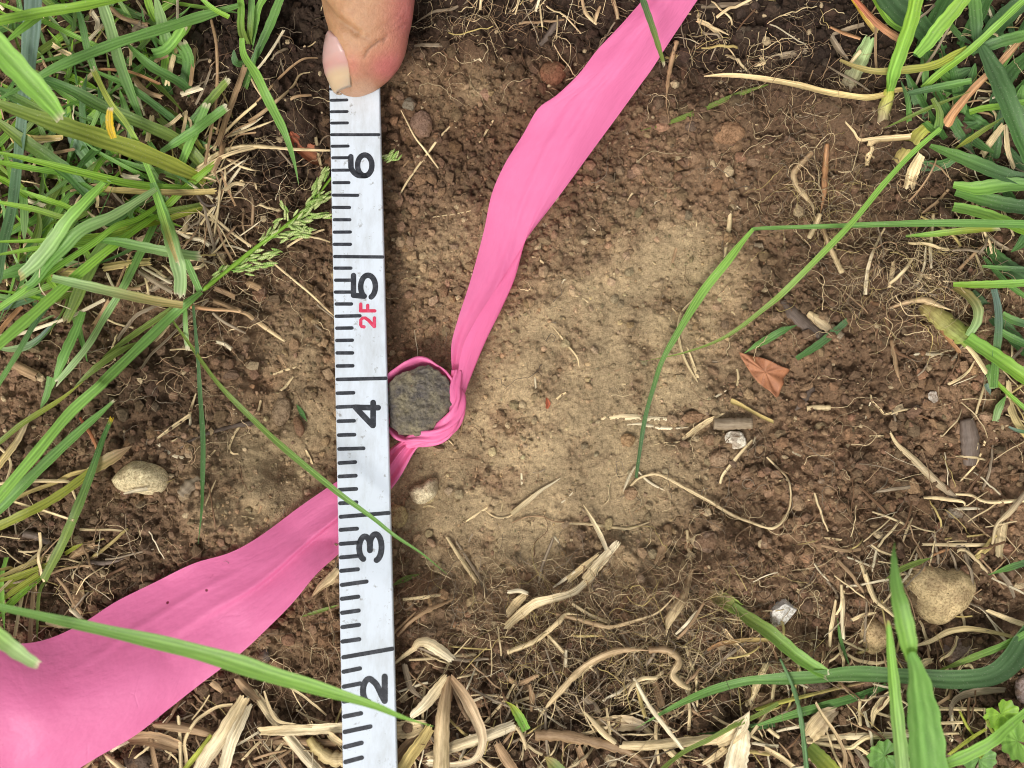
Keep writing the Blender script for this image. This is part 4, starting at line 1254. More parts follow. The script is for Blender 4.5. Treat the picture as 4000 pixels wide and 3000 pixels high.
St('R', 3, 0, [2130, 1450, 2080, 1300, 2060, 1080], [40, 50, 40], 's', z=(3, 5), flat=0.3)
b('R', 3, 0, [1740, 970, 1850, 940, 2000, 920, 2230, 880], [50, 60, 60, 50], 'b', 'l', (5, 7), 'none')
b('R', 3, 0, [2230, 500, 2100, 620, 1980, 800, 1900, 950], [100, 130, 130, 90], 'd', 'q', (2, 5))
St('R', 3, 0, [940, 620, 930, 450, 935, 220], 22, 'n', z=(5, 8))
for k in range(34):
    u, v = RNG.uniform(1150, 2250), RNG.uniform(-60, 1500)
    a = math.radians(RNG.choice([60, 75, 100, 35, 10, -40, -60]) + RNG.normal(0, 14))
    ln = RNG.uniform(300, 800)
    q = [(u + math.cos(a) * ln * f, v - math.sin(a) * ln * f + 40 * math.sin(f * 3)) for f in (0, 0.5, 1)]
    b('R', 3, 0, sum(map(list, q), []), RNG.uniform(50, 120), RNG.choice(list('ddqqm')), RNG.choice(list('qdm')), (1, RNG.uniform(2, 4), RNG.uniform(2, 6)), roll=RNG.normal(0, 0.4))
# right edge
b('R2', 3, 1, [1600, 130, 1750, 160, 1950, 220, 2212, 330, 2320, 380], [80, 92, 92, 90, 80], 'l', 'b', (6, 10, 10), 'none')
b('R2', 3, 1, [1190, 382, 1420, 365, 1700, 335, 1985, 315], [20, 52, 56, 40], 'l', 'o', (5, 8), 'cut')
b('R2', 3, 1, [1620, 0, 1850, 60, 2100, 120, 2300, 140], [70, 120, 130, 110], 'm', 'q', (5, 8), 'none')
b('R2', 3, 1, [1600, -60, 1800, -30, 2050, -60, 2300, -60], [60, 120, 120, 100], 'l', 'm', (6, 9), 'none')
b('R2', 3, 1, [1860, 560, 1980, 700, 2100, 820, 2260, 930], [30, 50, 52, 40], 'd', 'm', (4, 6), 'none')
b('R2', 3, 1, [1850, 640, 2000, 655, 2230, 670], [20, 40, 44], 'm', 'q', (4, 6), 'none')
b('R2', 3, 1, [1900, 480, 2050, 640, 2220, 740], [80, 130, 130], 'd', 'q', (2, 4), 'none')
b('R2', 3, 1, [2300, 250, 2200, 430, 2100, 520], [90, 90, 60], 'q', 'd', (6, 6))
b('R3', 3, 1, [1600, 800, 1800, 802, 2000, 798, 2250, 785], [40, 62, 66, 60], 'b', 'l', (5, 9), 'none')
St('R3', 3, 1, [1340, 980, 1450, 1060, 1600, 1180, 1750, 1290], [90, 140, 150, 130], 'e', z=(2, 5), c2='k', flat=0.6)
b('R3', 3, 1, [1720, 1270, 1900, 1390, 2060, 1500, 2250, 1640, 2350, 1720], [110, 122, 126, 120, 110], 'l', 'b', (6, 11, 14), 'none', fold=0.6)
St('R3', 3, 1, [1400, 1090, 1520, 1230, 1650, 1390], [34, 50, 44], 'r', z=(2, 3), flat=0.3)
St('R3', 3, 1, [1700, 1310, 1800, 1420, 1890, 1560], [30, 44, 40], 's', z=(4, 5), flat=0.3)
b('R3', 3, 1, [1610, 830, 1720, 900, 1800, 1010, 1790, 1130, 1720, 1240], [70, 120, 120, 100, 60], 'e', 'p', (4, 8, 6), 'none', roll=0.3)
b('R3', 3, 1, [1950, 840, 1985, 1000, 1990, 1200, 1965, 1450, 1950, 1690], [50, 62, 64, 62, 60], 'u', 'm', (6, 10), 'none')
b('R3', 3, 1, [1880, 1500, 1920, 1600, 1935, 1700], [70, 70, 50], 'm', 'p', (4, 5), 'none')
b('R3', 3, 1, [2020, 1060, 2120, 1110, 2250, 1150], [60, 70, 60], 'm', 'q', (4, 6), 'none')
b('R3', 3, 1, [2000, 1200, 2100, 1260, 2250, 1330], [50, 70, 60], 'm', 'd', (4, 6), 'none')
b('R3', 3, 1, [1760, 860, 1900, 1030, 2060, 1200, 2230, 1390], [60, 120, 130, 100], 'q', 'd', (1, 3), 'none')
b('R3', 3, 2, [1950, -40, 2060, 70, 2160, 160, 2260, 250], [30, 36, 38, 36], 'b', 'l', (9, 12), 'none')
b('R3', 3, 2, [1880, 0, 1910, 60, 1920, 100], [40, 40, 10], 'u', 'u', (3, 3))
St('R3', 3, 2, [2080, -20, 2090, 160, 2150, 320, 2260, 480], [40, 60, 66, 60], 's', z=(3, 5), c2='e', flat=0.3)
b('R3', 3, 2, [1960, 320, 1990, 210, 2060, 100], [60, 70, 40], 'p', 'm', (3, 5))
b('R3', 3, 2, [2080, 370, 2150, 400, 2240, 420], [16, 30, 30], 'u', 'q', (5, 6), 'none')

# ------------------------------------------------------------------ lower right
tuft('C', 'grass_tuft', 'two upright blades, one dark and broad, standing at the bottom edge beside the big stone', 'grass', 3, 3, 1350, 1800)
tuft('C2', 'grass_tuft', 'grass plant with the long leaf curving in from the right edge below the stones', 'grass', 3, 3, 2300, 700)
b('C', 3, 3, [1450, 2100, 1370, 1659, 1330, 1300, 1290, 1000, 1270, 820, 1225, 660], [270, 270, 262, 230, 165, 60], 'm', 'm', (20, 34, 46, 52), 'none', fold=0.5)
b('C', 3, 3, [1235, 720, 1190, 500, 1140, 260, 1100, 60, 1085, -180, 1095, -290], [70, 120, 116, 84, 60, 34], 'l', 'm', (50, 52, 50, 48), 'tip', fold=0.35)
b('C', 3, 3, [1170, 2000, 1150, 1659, 1120, 1350, 1085, 1000, 1058, 700, 1035, 400], [100, 108, 104, 92, 72, 34], 'p', 'l', (14, 26, 34, 38), 'cut', fold=0.6, cutc='e')
b('C', 3, 3, [1240, 1900, 1245, 1650, 1240, 1400], [60, 66, 20], 'p', 'l', (8, 14), 'tip')
b('C2', 3, 3, [2320, 360, 2212, 540, 2080, 740, 1900, 860, 1600, 890, 1300, 870, 1000, 850, 700, 840, 400, 870, 0, 890, -212, 910, -500, 990, -800, 1120, -1150, 1320], [110, 180, 170, 150, 130, 120, 118, 105, 96, 80, 95, 108, 90, 20], 'q', 'm', (6, 10, 10, 9, 7, 5, 4), 'tip', n=90, fold=0.3)
b('C2', 3, 3, [2250, 480, 2050, 590, 1800, 690, 1600, 770, 1430, 830], [50, 56, 56, 54, 30], 'm', 'k', (8, 9, 10), 'tip')
b('C2', 3, 3, [2260, 720, 2100, 800, 1900, 900, 1650, 1000], [60, 80, 80, 50], 'd', 'q', (2, 4))
St('C2', 3, 3, [540, 895, 700, 890, 850, 885, 1000, 910], [30, 46, 40, 14], 'w', z=(5, 5.5), flat=0.3)
b('C2', 3, 3, [1020, 950, 800, 1030, 600, 1090, 300, 1170, 0, 1260, -150, 1310], [50, 64, 70, 72, 72, 60], 'd', 'm', (3, 5, 4), 'tip')
B(None, 3, 3, [1480, 1640, 1650, 1570, 1800, 1500, 1950, 1410, 2060, 1310, 2212, 1180, 2330, 1080], [70, 96, 96, 90, 76, 60, 40], 'l', 'l', (16, 20, 22), 'none', label='bright green blade slanting across the scalloped leaves at the lower right corner')
B(None, 3, 3, [-60, 100, 60, 160] if False else [-310, 260, -180, 360, 0, 480, 130, 590, 250, 690, 400, 790, 520, 860], [70, 100, 112, 112, 108, 104, 84], 'k', 'l', (3, 6, 8, 8), 'cut', fold=0.6, label='stout cut green shoot leaning down across the soil above the bottom leaf')
St(None, 2, 3, [1690, 140, 1780, 190, 1870, 240, 1960, 300], [80, 120, 130, 110], 't', 'brown withered stalk base joined to the stout cut green shoot', z=(1, 3), flat=0.5, c2='k')
B(None, 3, 3, [350, 1480, 430, 1560, 520, 1650, 620, 1760], [110, 130, 130, 120], 'k', 'o', (4, 8), 'none', label='olive green shoot rising at the bottom edge left of the upright blades')
St(None, 3, 3, [105, 715, 160, 830, 220, 970, 270, 1150, 300, 1350, 335, 1680], [16, 26, 32, 36, 38, 38], 'q', 'thin dark green stem hanging down left of the crumpled dry sheath', z=(8, 10), flat=0.8, cat='grass stem', name='green_stalk')
B(None, 2, 3, [2300, 1100, 2100, 1210, 1900, 1300, 1700, 1410, 1480, 1520, 1280, 1680], [36, 40, 40, 40, 38, 36], 'k', 'k', (5, 7, 7), 'none', label='thin olive blade slanting over the wide torn straw at the bottom edge')
B(None, 2, 3, [2270, 1270, 2050, 1310, 1800, 1355, 1590, 1360], [60, 56, 44, 20], 'd', 'd', (2, 3), 'tip', label='dark green blade lying behind the torn straw at the bottom')
B(None, 3, 2, [2300, 1520, 2100, 1580, 1900, 1650], [50, 56, 20], 'q', 'm', (4, 7), 'tip', label='dark green blade tip pointing at the big heart-shaped stone from the right edge')
B(None, 3, 2, [1420, 1500, 1300, 1540, 1150, 1600, 1010, 1690], [20, 44, 48, 30], 'k', 'k', (5, 7), 'both', label='narrow olive blade behind the upright tip above the big heart-shaped stone')
B(None, 3, 3, [600, 360, 620, 520, 660, 660, 710, 790], [10, 28, 30, 24], 'm', 'd', (2, 4), 'both', label='thin green blade beside two short pale straws above the curved leaf')
B(None, 2, 3, [130, 1330, 60, 1200, 0, 1120, -60, 1080], [70, 80, 60, 20], 'l', 'o', (3, 7), 'tip', fold=0.6, label='small fresh green shoot tip among dry straw right of the ruler')
B(None, 2, 3, [420, 1690, 330, 1600, 280, 1560], [100, 90, 30], 'k', 'e', (3, 5), 'tip', label='short green shoot at the bottom edge below the straw runner')

# ground ivy
def ivy_leaf(key, i, j, u, v, r, rot, z, tilt, c):
    p0 = G(*cell(i, j, [u, v])[0], z)
    nr, na = 7, 64
    a = np.linspace(0.25, 2 * math.pi - 0.25, na)
    lob = 1 + 0.075 * np.cos(a * 11) ** 1 + 0.05 * np.cos(a - math.pi)
    rr = np.linspace(0.02, 1, nr)
    R_ = r * CPX * rr[:, None] * (1 + (lob[None] - 1) * rr[:, None] ** 2)
    x, y = R_ * np.cos(a), R_ * np.sin(a)
    zz = 0.16 * r * CPX * rr[:, None] ** 2 * (1 + 0.5 * np.cos(3 * a)) - 0.05 * r * CPX * np.abs(np.cos(a * 5.5)) * rr[:, None]
    cr_, sr_ = math.cos(rot), math.sin(rot)
    X, Y = x * cr_ - y * sr_, x * sr_ + y * cr_
    V = np.stack([X, Y * math.cos(tilt) - zz * math.sin(tilt), Y * math.sin(tilt) + zz * math.cos(tilt)], -1).reshape(-1, 3) + p0
    vein = (np.abs(np.cos(a * 2.75)) ** 24)[None, :, None] * np.ones((nr, 1, 1))
    col = PL[c] * (0.9 + 0.25 * vein) * (0.92 + 0.16 * RNG.random((nr, na, 1)))
    uv = np.stack([X / 8, Y / 8], -1).reshape(-1, 2)
    th_, bs = TUFT[key]
    obj('leaf', mesh('leaf', V - bs, grid_faces(nr, na), col.reshape(-1, 3), uv), M['leaf'], th_)


tuft('I1', 'ground_ivy', 'small scalloped green leaves of a low weed at the lower right corner', 'weed', 3, 3, 1990, 1380)
tuft('I2', 'ground_ivy', 'dull green scalloped weed leaf behind the upright blades at the bottom edge', 'weed', 3, 3, 1050, 1580)
ivy_leaf('I1', 3, 3, 2010, 1190, 135, 2.2, 9, 0.35, 'b')
ivy_leaf('I1', 3, 3, 2160, 1430, 150, -0.4, 9, -0.3, 'l')
ivy_leaf('I1', 3, 3, 1820, 1590, 130, -1.8, 6, 0.2, 'm')
ivy_leaf('I2', 3, 3, 1010, 1550, 135, 0.3, 5, 0.2, 'm')
for q in ([1990, 1380, 1985, 1300, 2005, 1200], [1990, 1380, 2060, 1400, 2130, 1425], [1990, 1390, 1900, 1480, 1830, 1570], [1990, 1390, 1930, 1330, 1890, 1240]):
    St('I1', 3, 3, q, 22, 'o', z=(4, 8), flat=0.9, mat='leaf')
St('I2', 3, 3, [1120, 1640, 1060, 1590, 1020, 1555], 18, 'k', z=(1, 5), flat=0.9, mat='leaf')

# ------------------------------------------------------------------ grass seed head
tuft('H', 'seed_head', 'pale green grass seed head slipping under the ruler near numeral 6', 'seed head', 0, 1, 1750, 850)
axis_pts = [1750, 850, 1950, 690, 2212, 480, 2412, 335, 2612, 175, 2740, 40, 2830, -80, 2930, -190, 3060, -260, 3380, -300]
St('H', 0, 1, axis_pts, [34, 34, 36, 32, 28, 24, 20, 18, 16, 10], 'b', z=(8, 8, 7, 5.5, 5, 4.5, 4), flat=0.8, mat='leaf', n=50, name='stem')
spv, spf = ico(2)
sp = spv.copy(); sp[:, 1:] *= (1 - 0.75 * np.clip(sp[:, :1], 0, 1) ** 2)
ax = cell(0, 1, axis_pts)
branches = [(0.20, [1800, 790, 1860, 720, 1940, 630], 7), (0.3, [1950, 690, 2080, 620, 2212, 560, 2420, 540], 18), (0.3, [2000, 680, 2150, 650, 2340, 640], 9), (0.5, [2212, 480, 2300, 390, 2390, 280, 2410, 260], 9),
            (0.5, [2330, 400, 2450, 380, 2690, 340], 22), (0.6, [2412, 335, 2560, 260, 2700, 220, 2850, 180], 22), (0.6, [2500, 260, 2640, 150, 2770, 60, 2850, 30], 22), (0.7, [2700, 80, 2740, -20, 2790, -120, 2840, -180], 22),
            (0.5, [2500, 250, 2470, 160, 2430, 90], 4), (0.4, [2480, 270, 2600, 300, 2620, 290], 8), (0.8, [3330, -290, 3380, -300, 3410, -330], 8)]
sp_me = {}
for k in range(6):
    f = k / 5
    c_ = lin((176, 208, 112)) * (1 - f) + lin((226, 232, 168)) * f
    me_ = mesh('spikelet', sp * np.array([1.45, 0.36, 0.32]), spf, np.tile(c_, (len(sp), 1)) * (0.85 + 0.3 * np.clip(sp[:, :1] * 0.5 + 0.5, 0, 1)), sp[:, :2])
    me_.materials.append(M['leaf'])
    sp_me[k] = me_
hth, hb = TUFT['H']
for zf, pts, cnt in branches:
    St('H', 0, 1, pts, 9, 'l', z=(7 - 2 * zf, 7 - 2 * zf), flat=0.9, mat='leaf', name='branch')
    a = catmull(cell(0, 1, pts), 40)
    cnt = int(cnt * 1.7)
    for k in range(cnt):
        f = 0.25 + 0.75 * (k + RNG.random() * 0.6) / cnt
        ii = min(38, int(f * 39))
        d = a[ii + 1] - a[ii]
        an = math.atan2(-d[1], d[0]) + RNG.choice([-1, 1]) * RNG.uniform(0.05, 0.4)
        p = G(a[ii, 0] + RNG.normal(0, 9), a[ii, 1] + RNG.normal(0, 9), 7 - 2 * zf + RNG.uniform(-0.3, 1.0))
        o = obj('spikelet', sp_me[int(RNG.integers(6))], None, hth, loc=p - hb)
        o.rotation_euler = (RNG.uniform(0, 6), RNG.normal(0, 0.25), an)
        s_ = RNG.uniform(0.8, 1.15)
        o.scale = (s_, s_, s_)
St(None, 1, 0, [640, 1300, 500, 1297, 300, 1288, 0, 1265, -180, 1275, -350, 1340, -520, 1480], [18, 24, 26, 30, 34, 40, 44], 's', 'long thin straw whose tip pokes across the ruler just above numeral 6', z=(9, 9, 8, 6, 4, 3), flat=0.7)
St(None, 1, 0, [830, 1318, 735, 1306, 640, 1300], [6, 16, 18], 's', 'thin pale straw tip resting on the ruler above numeral 6', z=(9.8, 9.6, 9.2), flat=0.7) if False else None

# ------------------------------------------------------------------ stones
def stone(i, j, u, v, rx, ry, rot, colr, label, up=0.35, rough=0.16, ang=0.0, seed=None, flat=0.7, name='pebble', cat='stone', bury=0.45):
    global RNG
    seed = seed if seed is not None else int(u * 7 + v * 3 + i * 11 + j * 5)
    r = np.random.default_rng(seed)
    big = max(rx, ry) > 90
    iv, jf = ico(5 if big else 4)
    d = np.zeros(len(iv))
    ox = r.uniform(0, 50, 3)
    for f, a in ((1.1, 1.0), (2.3, 0.5), (5.0, 0.22), (11.0, 0.12)):
        d += a * (fbm(iv[:, 0] * f + ox[0] + iv[:, 2] * f * 0.7, iv[:, 1] * f + ox[1] - iv[:, 2] * f * 0.6, seed % 97, 2) - 0.5)
    V = iv * (1 + d * rough * 2)[:, None]
    if ang:          # knock flats off
        for _ in range(16):
            nrm = r.normal(size=3); nrm /= np.linalg.norm(nrm)
            h = r.uniform(0.48, 0.8)
            over = np.clip(V @ nrm - h, 0, None)
            V = V - nrm * (over * ang)[:, None]
    k = CPX * 0.98
    rz = flat * min(rx, ry) * k
    p0 = G(*cell(i, j, [u, v])[0], 0.0)
    V = V * np.array([rx * k, ry * k, rz])
    ca, sa = math.cos(rot), math.sin(rot)
    V = np.stack([V[:, 0] * ca - V[:, 1] * sa, V[:, 0] * sa + V[:, 1] * ca, V[:, 2] + rz * (1 - 2 * bury) + (1.5 if ang else 1.1)], -1)
    c = lin(colr)
    mot = fbm(V[:, 0] / 1.8 + ox[0], V[:, 1] / 1.8 + ox[1], seed % 31, 4)[:, None]
    col = c * (0.75 + 0.5 * mot)
    dirt = smooth(0.52, 0.66, fbm(V[:, 0] / 2.5 + 9, V[:, 1] / 2.5 + ox[2], seed % 13, 3))[:, None] * 0.55
    low = smooth(0.15, -0.1, V[:, 2] / rz - (1 - 2 * bury))[:, None] * 0.0
    col = col * (1 - dirt) + lin((128, 98, 72)) * dirt
    o = obj(name, mesh(name, V, jf, col), M['stone'], loc=p0)
    return tag(o, label, cat)


def outline_stone(i, j, pts, h, colr, label, seed=1, bury=0.25):
    o2 = cell(i, j, pts)
    o2 = catmull(np.concatenate([o2, o2[:1]]), 97)[:-1]
    ce = o2.mean(0)
    p0 = G(ce[0], ce[1], 0.0)
    rim = P(o2[:, 0], o2[:, 1], p0[2] + h * 0.25)
    cc_ = rim.mean(0)
    rows, fs = [], np.sin(np.linspace(0.02, math.pi / 2, 26))
    zs_ = np.sqrt(np.clip(1 - fs ** 2.6, 0, 1))
    for f, z in list(zip(fs, zs_)) + [(0.93, -0.35), (0.75, -0.6)]:
        q = cc_ + (rim - cc_) * f
        q[:, 2] = p0[2] + 0.8 - h * bury + h * z
        nz = (fbm(q[:, 0] / 3.0 + seed, q[:, 1] / 3.0, seed, 4) - 0.5) * h * 0.16 + (fbm(q[:, 0] / 0.7, q[:, 1] / 0.7, seed + 3, 3) - 0.5) * 0.28
        q[:, 2] += nz * f ** 0.3
        rows.append(q)
    V = np.stack(rows).reshape(-1, 3)
    mot = fbm(V[:, 0] / 1.8, V[:, 1] / 1.8, seed + 5, 4)[:, None]
    col = lin(colr) * (0.78 + 0.44 * mot)
    d_ = smooth(0.54, 0.68, fbm(V[:, 0] / 2.8 + 9, V[:, 1] / 2.8, seed + 8, 4))[:, None] * 0.4
    col = col * (1 - d_) + lin((138, 110, 82)) * d_
    return tag(obj('pebble', mesh('pebble', V - p0, grid_faces(len(rows), 96, True), col), M['stone'], loc=p0), label, 'stone')


CREAM, BRN, GRY, WHT, TNN = (206, 184, 132), (140, 112, 88), (142, 132, 122), (222, 216, 206), (190, 158, 110)
outline_stone(0, 2, [950, 830, 1000, 760, 1090, 690, 1150, 660, 1250, 672, 1350, 705, 1410, 750, 1440, 830, 1420, 890, 1370, 940, 1280, 962, 1180, 945, 1080, 940, 990, 900], 5.5, (228, 212, 170), 'smooth cream oval pebble with dark pits at the left', 3)
outline_stone(3, 3, [1150, 10, 1220, -90, 1330, -125, 1450, -95, 1560, -55, 1680, -70, 1770, -20, 1815, 70, 1808, 160, 1750, 265, 1650, 345, 1560, 415, 1480, 440, 1400, 415, 1310, 345, 1250, 240, 1190, 120], 8.0, (208, 184, 140), 'large tan heart-shaped stone near the right edge', 6)
outline_stone(3, 3, [765, 440, 810, 375, 900, 348, 980, 380, 1040, 430, 1095, 480, 1090, 560, 1030, 625, 960, 665, 890, 680, 830, 640, 790, 560], 5.0, (210, 182, 138), 'small round tan pebble below left of the big heart-shaped stone', 9)
stone(3, 3, 100, 300, 130, 148, 0.4, (226, 222, 216), 'pale grey white knobbly stone above the cut shoot', ang=0.97, bury=0.35)
outline_stone(1, 2, [1315, 930, 1360, 880, 1440, 860, 1500, 815, 1560, 815, 1572, 880, 1555, 960, 1500, 1010, 1430, 1040, 1360, 1020], 4.6, (240, 226, 190), 'cream stone half sunk in tan soil below the knot', 12, bury=0.1)
stone(1, 2, 1232, 1140, 82, 102, 0.1, (186, 166, 120), 'olive tan stone touching the ruler edge below the knot', bury=0.4)
stone(1, 2, 232, 232, 84, 138, -0.15, (140, 120, 96), 'oval brown stone lying left of numeral 4')
stone(1, 2, 378, 365, 44, 84, 0.25, (126, 98, 76), 'narrow dark brown pebble beside the oval brown stone')
stone(1, 0, 1325, 912, 72, 78, 0.5, (130, 120, 104), 'small grey angular stone right of the ruler below the thumb', ang=0.97)
stone(1, 0, 1432, 1092, 96, 126, 0.1, (134, 108, 92), 'round brown clod right of the ruler below the grey angular stone', rough=0.2)
stone(2, 0, 350, 640, 115, 116, 0.0, (128, 88, 66), 'reddish brown round clod left of the upper pink tail', rough=0.2)
stone(2, 0, 1985, 290, 60, 48, 0.2, (104, 92, 78), 'small dark grey pebble in shade right of the pink tail')
stone(2, 0, 1870, 1170, 120, 110, 0.3, (158, 124, 94), 'pale crumbly root clod right of the upper pink tail', rough=0.32, bury=0.55)
stone(2, 0, 1540, 1105, 56, 50, 0.2, (112, 94, 80), 'small grey brown clod near the slanting olive streak')
stone(0, 2, 1862, 28, 66, 42, -0.1, (142, 122, 100), 'flat brown pebble left of the oval brown stone')
stone(0, 2, 780, 190, 52, 50, 0.4, (138, 112, 90), 'small brown pebble under the long green stalk leaf')
stone(0, 2, 1512, 100, 46, 40, 0.1, (144, 116, 92), 'tiny brown pebble at the edge of tan soil above the paired straws')
stone(0, 2, 1495, 990, 46, 36, 0.0, (134, 108, 86), 'tiny brown pebble right of the cream oval pebble')
stone(0, 2, 1580, 710, 26, 40, 0.1, (166, 146, 122), 'tiny pale pebble above the wood chip')
stone(0, 1, 1998, 1585, 82, 44, 0.05, (118, 96, 78), 'flat brown clod left of the ruler level with the pin', rough=0.22)
stone(0, 1, 1985, 1490, 52, 50, 0.05, (122, 98, 78), 'round brown clod above a flat one left of the pin', rough=0.22)
stone(2, 2, 1912, 492, 104, 118, 0.3, (226, 218, 200), 'white speckled angular stone below the thick twig piece', ang=0.97)
stone(2, 2, 1788, 640, 98, 74, 0.5, (158, 134, 108), 'rough brown stone touching the white speckled angular stone', rough=0.28)
stone(2, 2, 1000, 488, 60, 60, 0.1, (166, 136, 100), 'small tan stone left of the bent blade', rough=0.22)
stone(2, 2, 1022, 945, 62, 56, 0.2, (162, 134, 104), 'tan pebble below the foot of the bent blade')
stone(2, 2, 1560, 290, 100, 48, 0.05, (150, 120, 92), 'long brown clod left of the thick twig piece', rough=0.25)
stone(2, 2, 1700, 485, 56, 56, 0.2, (146, 118, 92), 'brown clod between the split straw and the speckled stone', rough=0.25)
stone(2, 2, 2022, 790, 60, 46, 0.5, (156, 130, 106), 'small brown clod below the speckled stone', rough=0.25)
stone(2, 2, 1680, 1360, 110, 90, 0.1, (132, 110, 92), 'dark pitted clod beside the bark piece', rough=0.3)
stone(3, 2, 1402, 112, 70, 90, 0.25, (240, 232, 220), 'chalky white pebble near the right edge', ang=0.97, rough=0.25)
stone(3, 2, 1605, 1112, 82, 52, -0.1, (136, 124, 108), 'flat grey pebble under the grey split straw')
stone(3, 2, 1268, 212, 46, 28, 0.1, (146, 130, 112), 'tiny grey pebble left below the chalky white pebble')
stone(3, 2, 1610, 490, 40, 26, 0.0, (144, 126, 106), 'tiny brown pebble beside the upright grey twig')
stone(3, 2, 455, 838, 40, 24, 0.2, (152, 132, 112), 'tiny pale pebble on dark soil right of the looped straw')
stone(3, 2, 990, 1090, 60, 45, 0.0, (122, 108, 92), 'small grey clod left below the grey split straw', rough=0.25)
stone(3, 3, 820, 212, 80, 46, 0.0, (138, 106, 84), 'flat reddish brown pebble above the small round tan pebble')
stone(3, 3, 2200, 970, 90, 120, 0.1, (158, 140, 136), 'mauve grey stone cut by the right edge')
stone(3, 3, 1610, 640, 130, 105, 0.2, (134, 114, 104), 'dull mauve flat stone under the curved leaf near the big stone', flat=0.5)
stone(3, 3, 400, 960, 120, 90, 0.4, (106, 88, 76), 'dark brown clod below the curved leaf', rough=0.3)
stone(2, 3, 742, 100, 64, 64, 0.1, (148, 126, 104), 'round brown pebble among roots in the lower middle')
stone(2, 3, 1112, 18, 38, 42, 0.1, (150, 128, 106), 'tiny brown pebble above the fuzzy hanging root')
stone(2, 3, 500, 80, 62, 50, 0.1, (166, 144, 116), 'tan pebble under the long pale straw in the lower middle')
stone(2, 3, 1650, 1250, 58, 50, 0.2, (90, 76, 64), 'small dark pebble below the curved leaf tip')
stone(2, 3, 1722, 1180, 36, 42, 0.2, (94, 80, 68), 'tiny dark pebble above another dark one below the leaf tip')
stone(1, 3, 78, 680, 60, 66, 0.1, (96, 84, 78), 'dark grey stone by the pink tail edge left of the ruler', ang=0.6)
stone(1, 3, 172, 765, 60, 55, 0.1, (146, 114, 88), 'brown clod right below the dark grey stone by the tail', rough=0.25)
stone(1, 3, 290, 545, 66, 56, 0.1, (130, 98, 76), 'reddish brown clod between pink tail and ruler', rough=0.25)
stone(1, 3, 1420, 480, 120, 70, 0.1, (140, 118, 96), 'broad brown clod right of the ruler above the curled straw', rough=0.28)
stone(0, 3, 1190, 1580, 130, 110, 0.2, (98, 82, 70), 'dark earthy stone below the pink tail at the bottom edge', ang=0.5)
stone(3, 1, 62, 1098, 66, 56, 0.1, (146, 122, 98), 'brown pebble left of the grey bark pieces')
stone(3, 1, 1118, 770, 52, 46, 0.1, (140, 124, 106), 'small grey pebble among roots at the right')

# ------------------------------------------------------------------ dead leaf, twigs, chips
d2 = lambda a: np.array(a, float) * D2S
outl_l = catmull(d2([(1597, 762), (1625, 768), (1655, 776), (1685, 790), (1706, 799), (1700, 808), (1692, 818), (1694, 826), (1688, 838), (1680, 858), (1668, 848), (1652, 838), (1638, 826), (1622, 806), (1608, 784), (1597, 762)]), 60)[:-1]
ce = outl_l.mean(0)
rows = []
for f in np.linspace(0.02, 1, 9):
    q = ce + (outl_l - ce) * f
    zz = 2.2 + 1.2 * ((q[:, 1] - ce[1]) / 80) ** 2 * 0.4 + 0.5 * np.sin(q[:, 0] / 25) * f + 0.5 * f * np.sin(np.arange(len(q)) * 0.7)
    rows.append(G(q[:, 0], q[:, 1], zz))
lV = np.stack(rows).reshape(-1, 3)
lf = obj('dead_leaf', mesh('dead_leaf', lV - lV[0], grid_faces(9, len(outl_l), True)), M['deadleaf'], loc=lV[0])
lf.modifiers.new('thick', 'SOLIDIFY').thickness = 0.0002
tag(lf, 'torn orange brown dead leaf lying on the soil at right', 'leaf')

St(None, 2, 2, [1745, 345, 1850, 348, 1960, 342, 2072, 340], [86, 96, 96, 84], 'g', 'thick grey brown twig piece lying level at the right', z=2.4, flat=0.85, name='twig', cat='twig', sides=14, n=20)
St(None, 3, 2, [1715, 305, 1735, 420, 1748, 560, 1742, 700], [110, 135, 140, 90], 'h', 'upright thick grey twig piece near the right edge', z=2.8, flat=0.7, name='twig', cat='twig', sides=14, n=22)
St(None, 0, 2, [1720, 800, 1640, 880, 1560, 965], [70, 105, 80], 'g', 'stubby grey wood chip right of the cream oval pebble', z=1.2, flat=0.4, name='wood_chip', cat='wood chip')
St(None, 2, 2, [1345, 1215, 1350, 1290, 1335, 1350, 1290, 1450, 1250, 1565], [60, 80, 80, 85, 50], 'n', 'brown bark strip in two steps above the bottom thatch', z=1.2, flat=0.3, name='bark_strip', cat='bark')
St(None, 3, 1, [345, 1045, 440, 1110, 540, 1185, 645, 1250], [50, 86, 88, 60], 's', 'pale split wood stick right of the orange dead leaf', z=2.0, flat=0.35, name='wood_chip', cat='wood chip', c2='g')
St(None, 3, 1, [130, 935, 230, 1050, 340, 1140, 470, 1250], [60, 115, 130, 90], 'h', 'mossy grey bark piece beside the pale split stick', z=1.2, flat=0.4, name='bark_strip', cat='bark')
St(None, 3, 2, [400, 30, 330, 110, 240, 230], [50, 60, 30], 'h', 'dark bark sliver above the short tan stub at right', z=0.8, flat=0.35, name='bark_strip', cat='bark')
St(None, 1, 3, [490, 170, 560, 90, 640, 30, 720, -50], [20, 70, 90, 90], 'n', 'striped brown husk tucked under the ruler by the pink tail', z=2.5, flat=0.4, c2='s', name='husk', cat='husk')
St(None, 2, 0, [430, 160, 360, 240, 300, 330, 240, 390], [50, 66, 60, 40], 'h', 'dark bark sliver in the shade left of the pink tail', z=1.2, flat=0.4, name='bark_strip', cat='bark')
St(None, 0, 3, [690, 60, 700, 160, 680, 260, 720, 330], [90, 120, 100, 40], 'n', 'crumpled brown leaf scrap above the lower pink tail', z=2, flat=0.25, name='leaf_scrap', cat='leaf')
St(None, 0, 2, [590, 1520, 690, 1440, 820, 1380], [30, 100, 60], 'n', 'folded brown leaf scrap left above the pink tail', z=2, flat=0.25, name='leaf_scrap', cat='leaf')
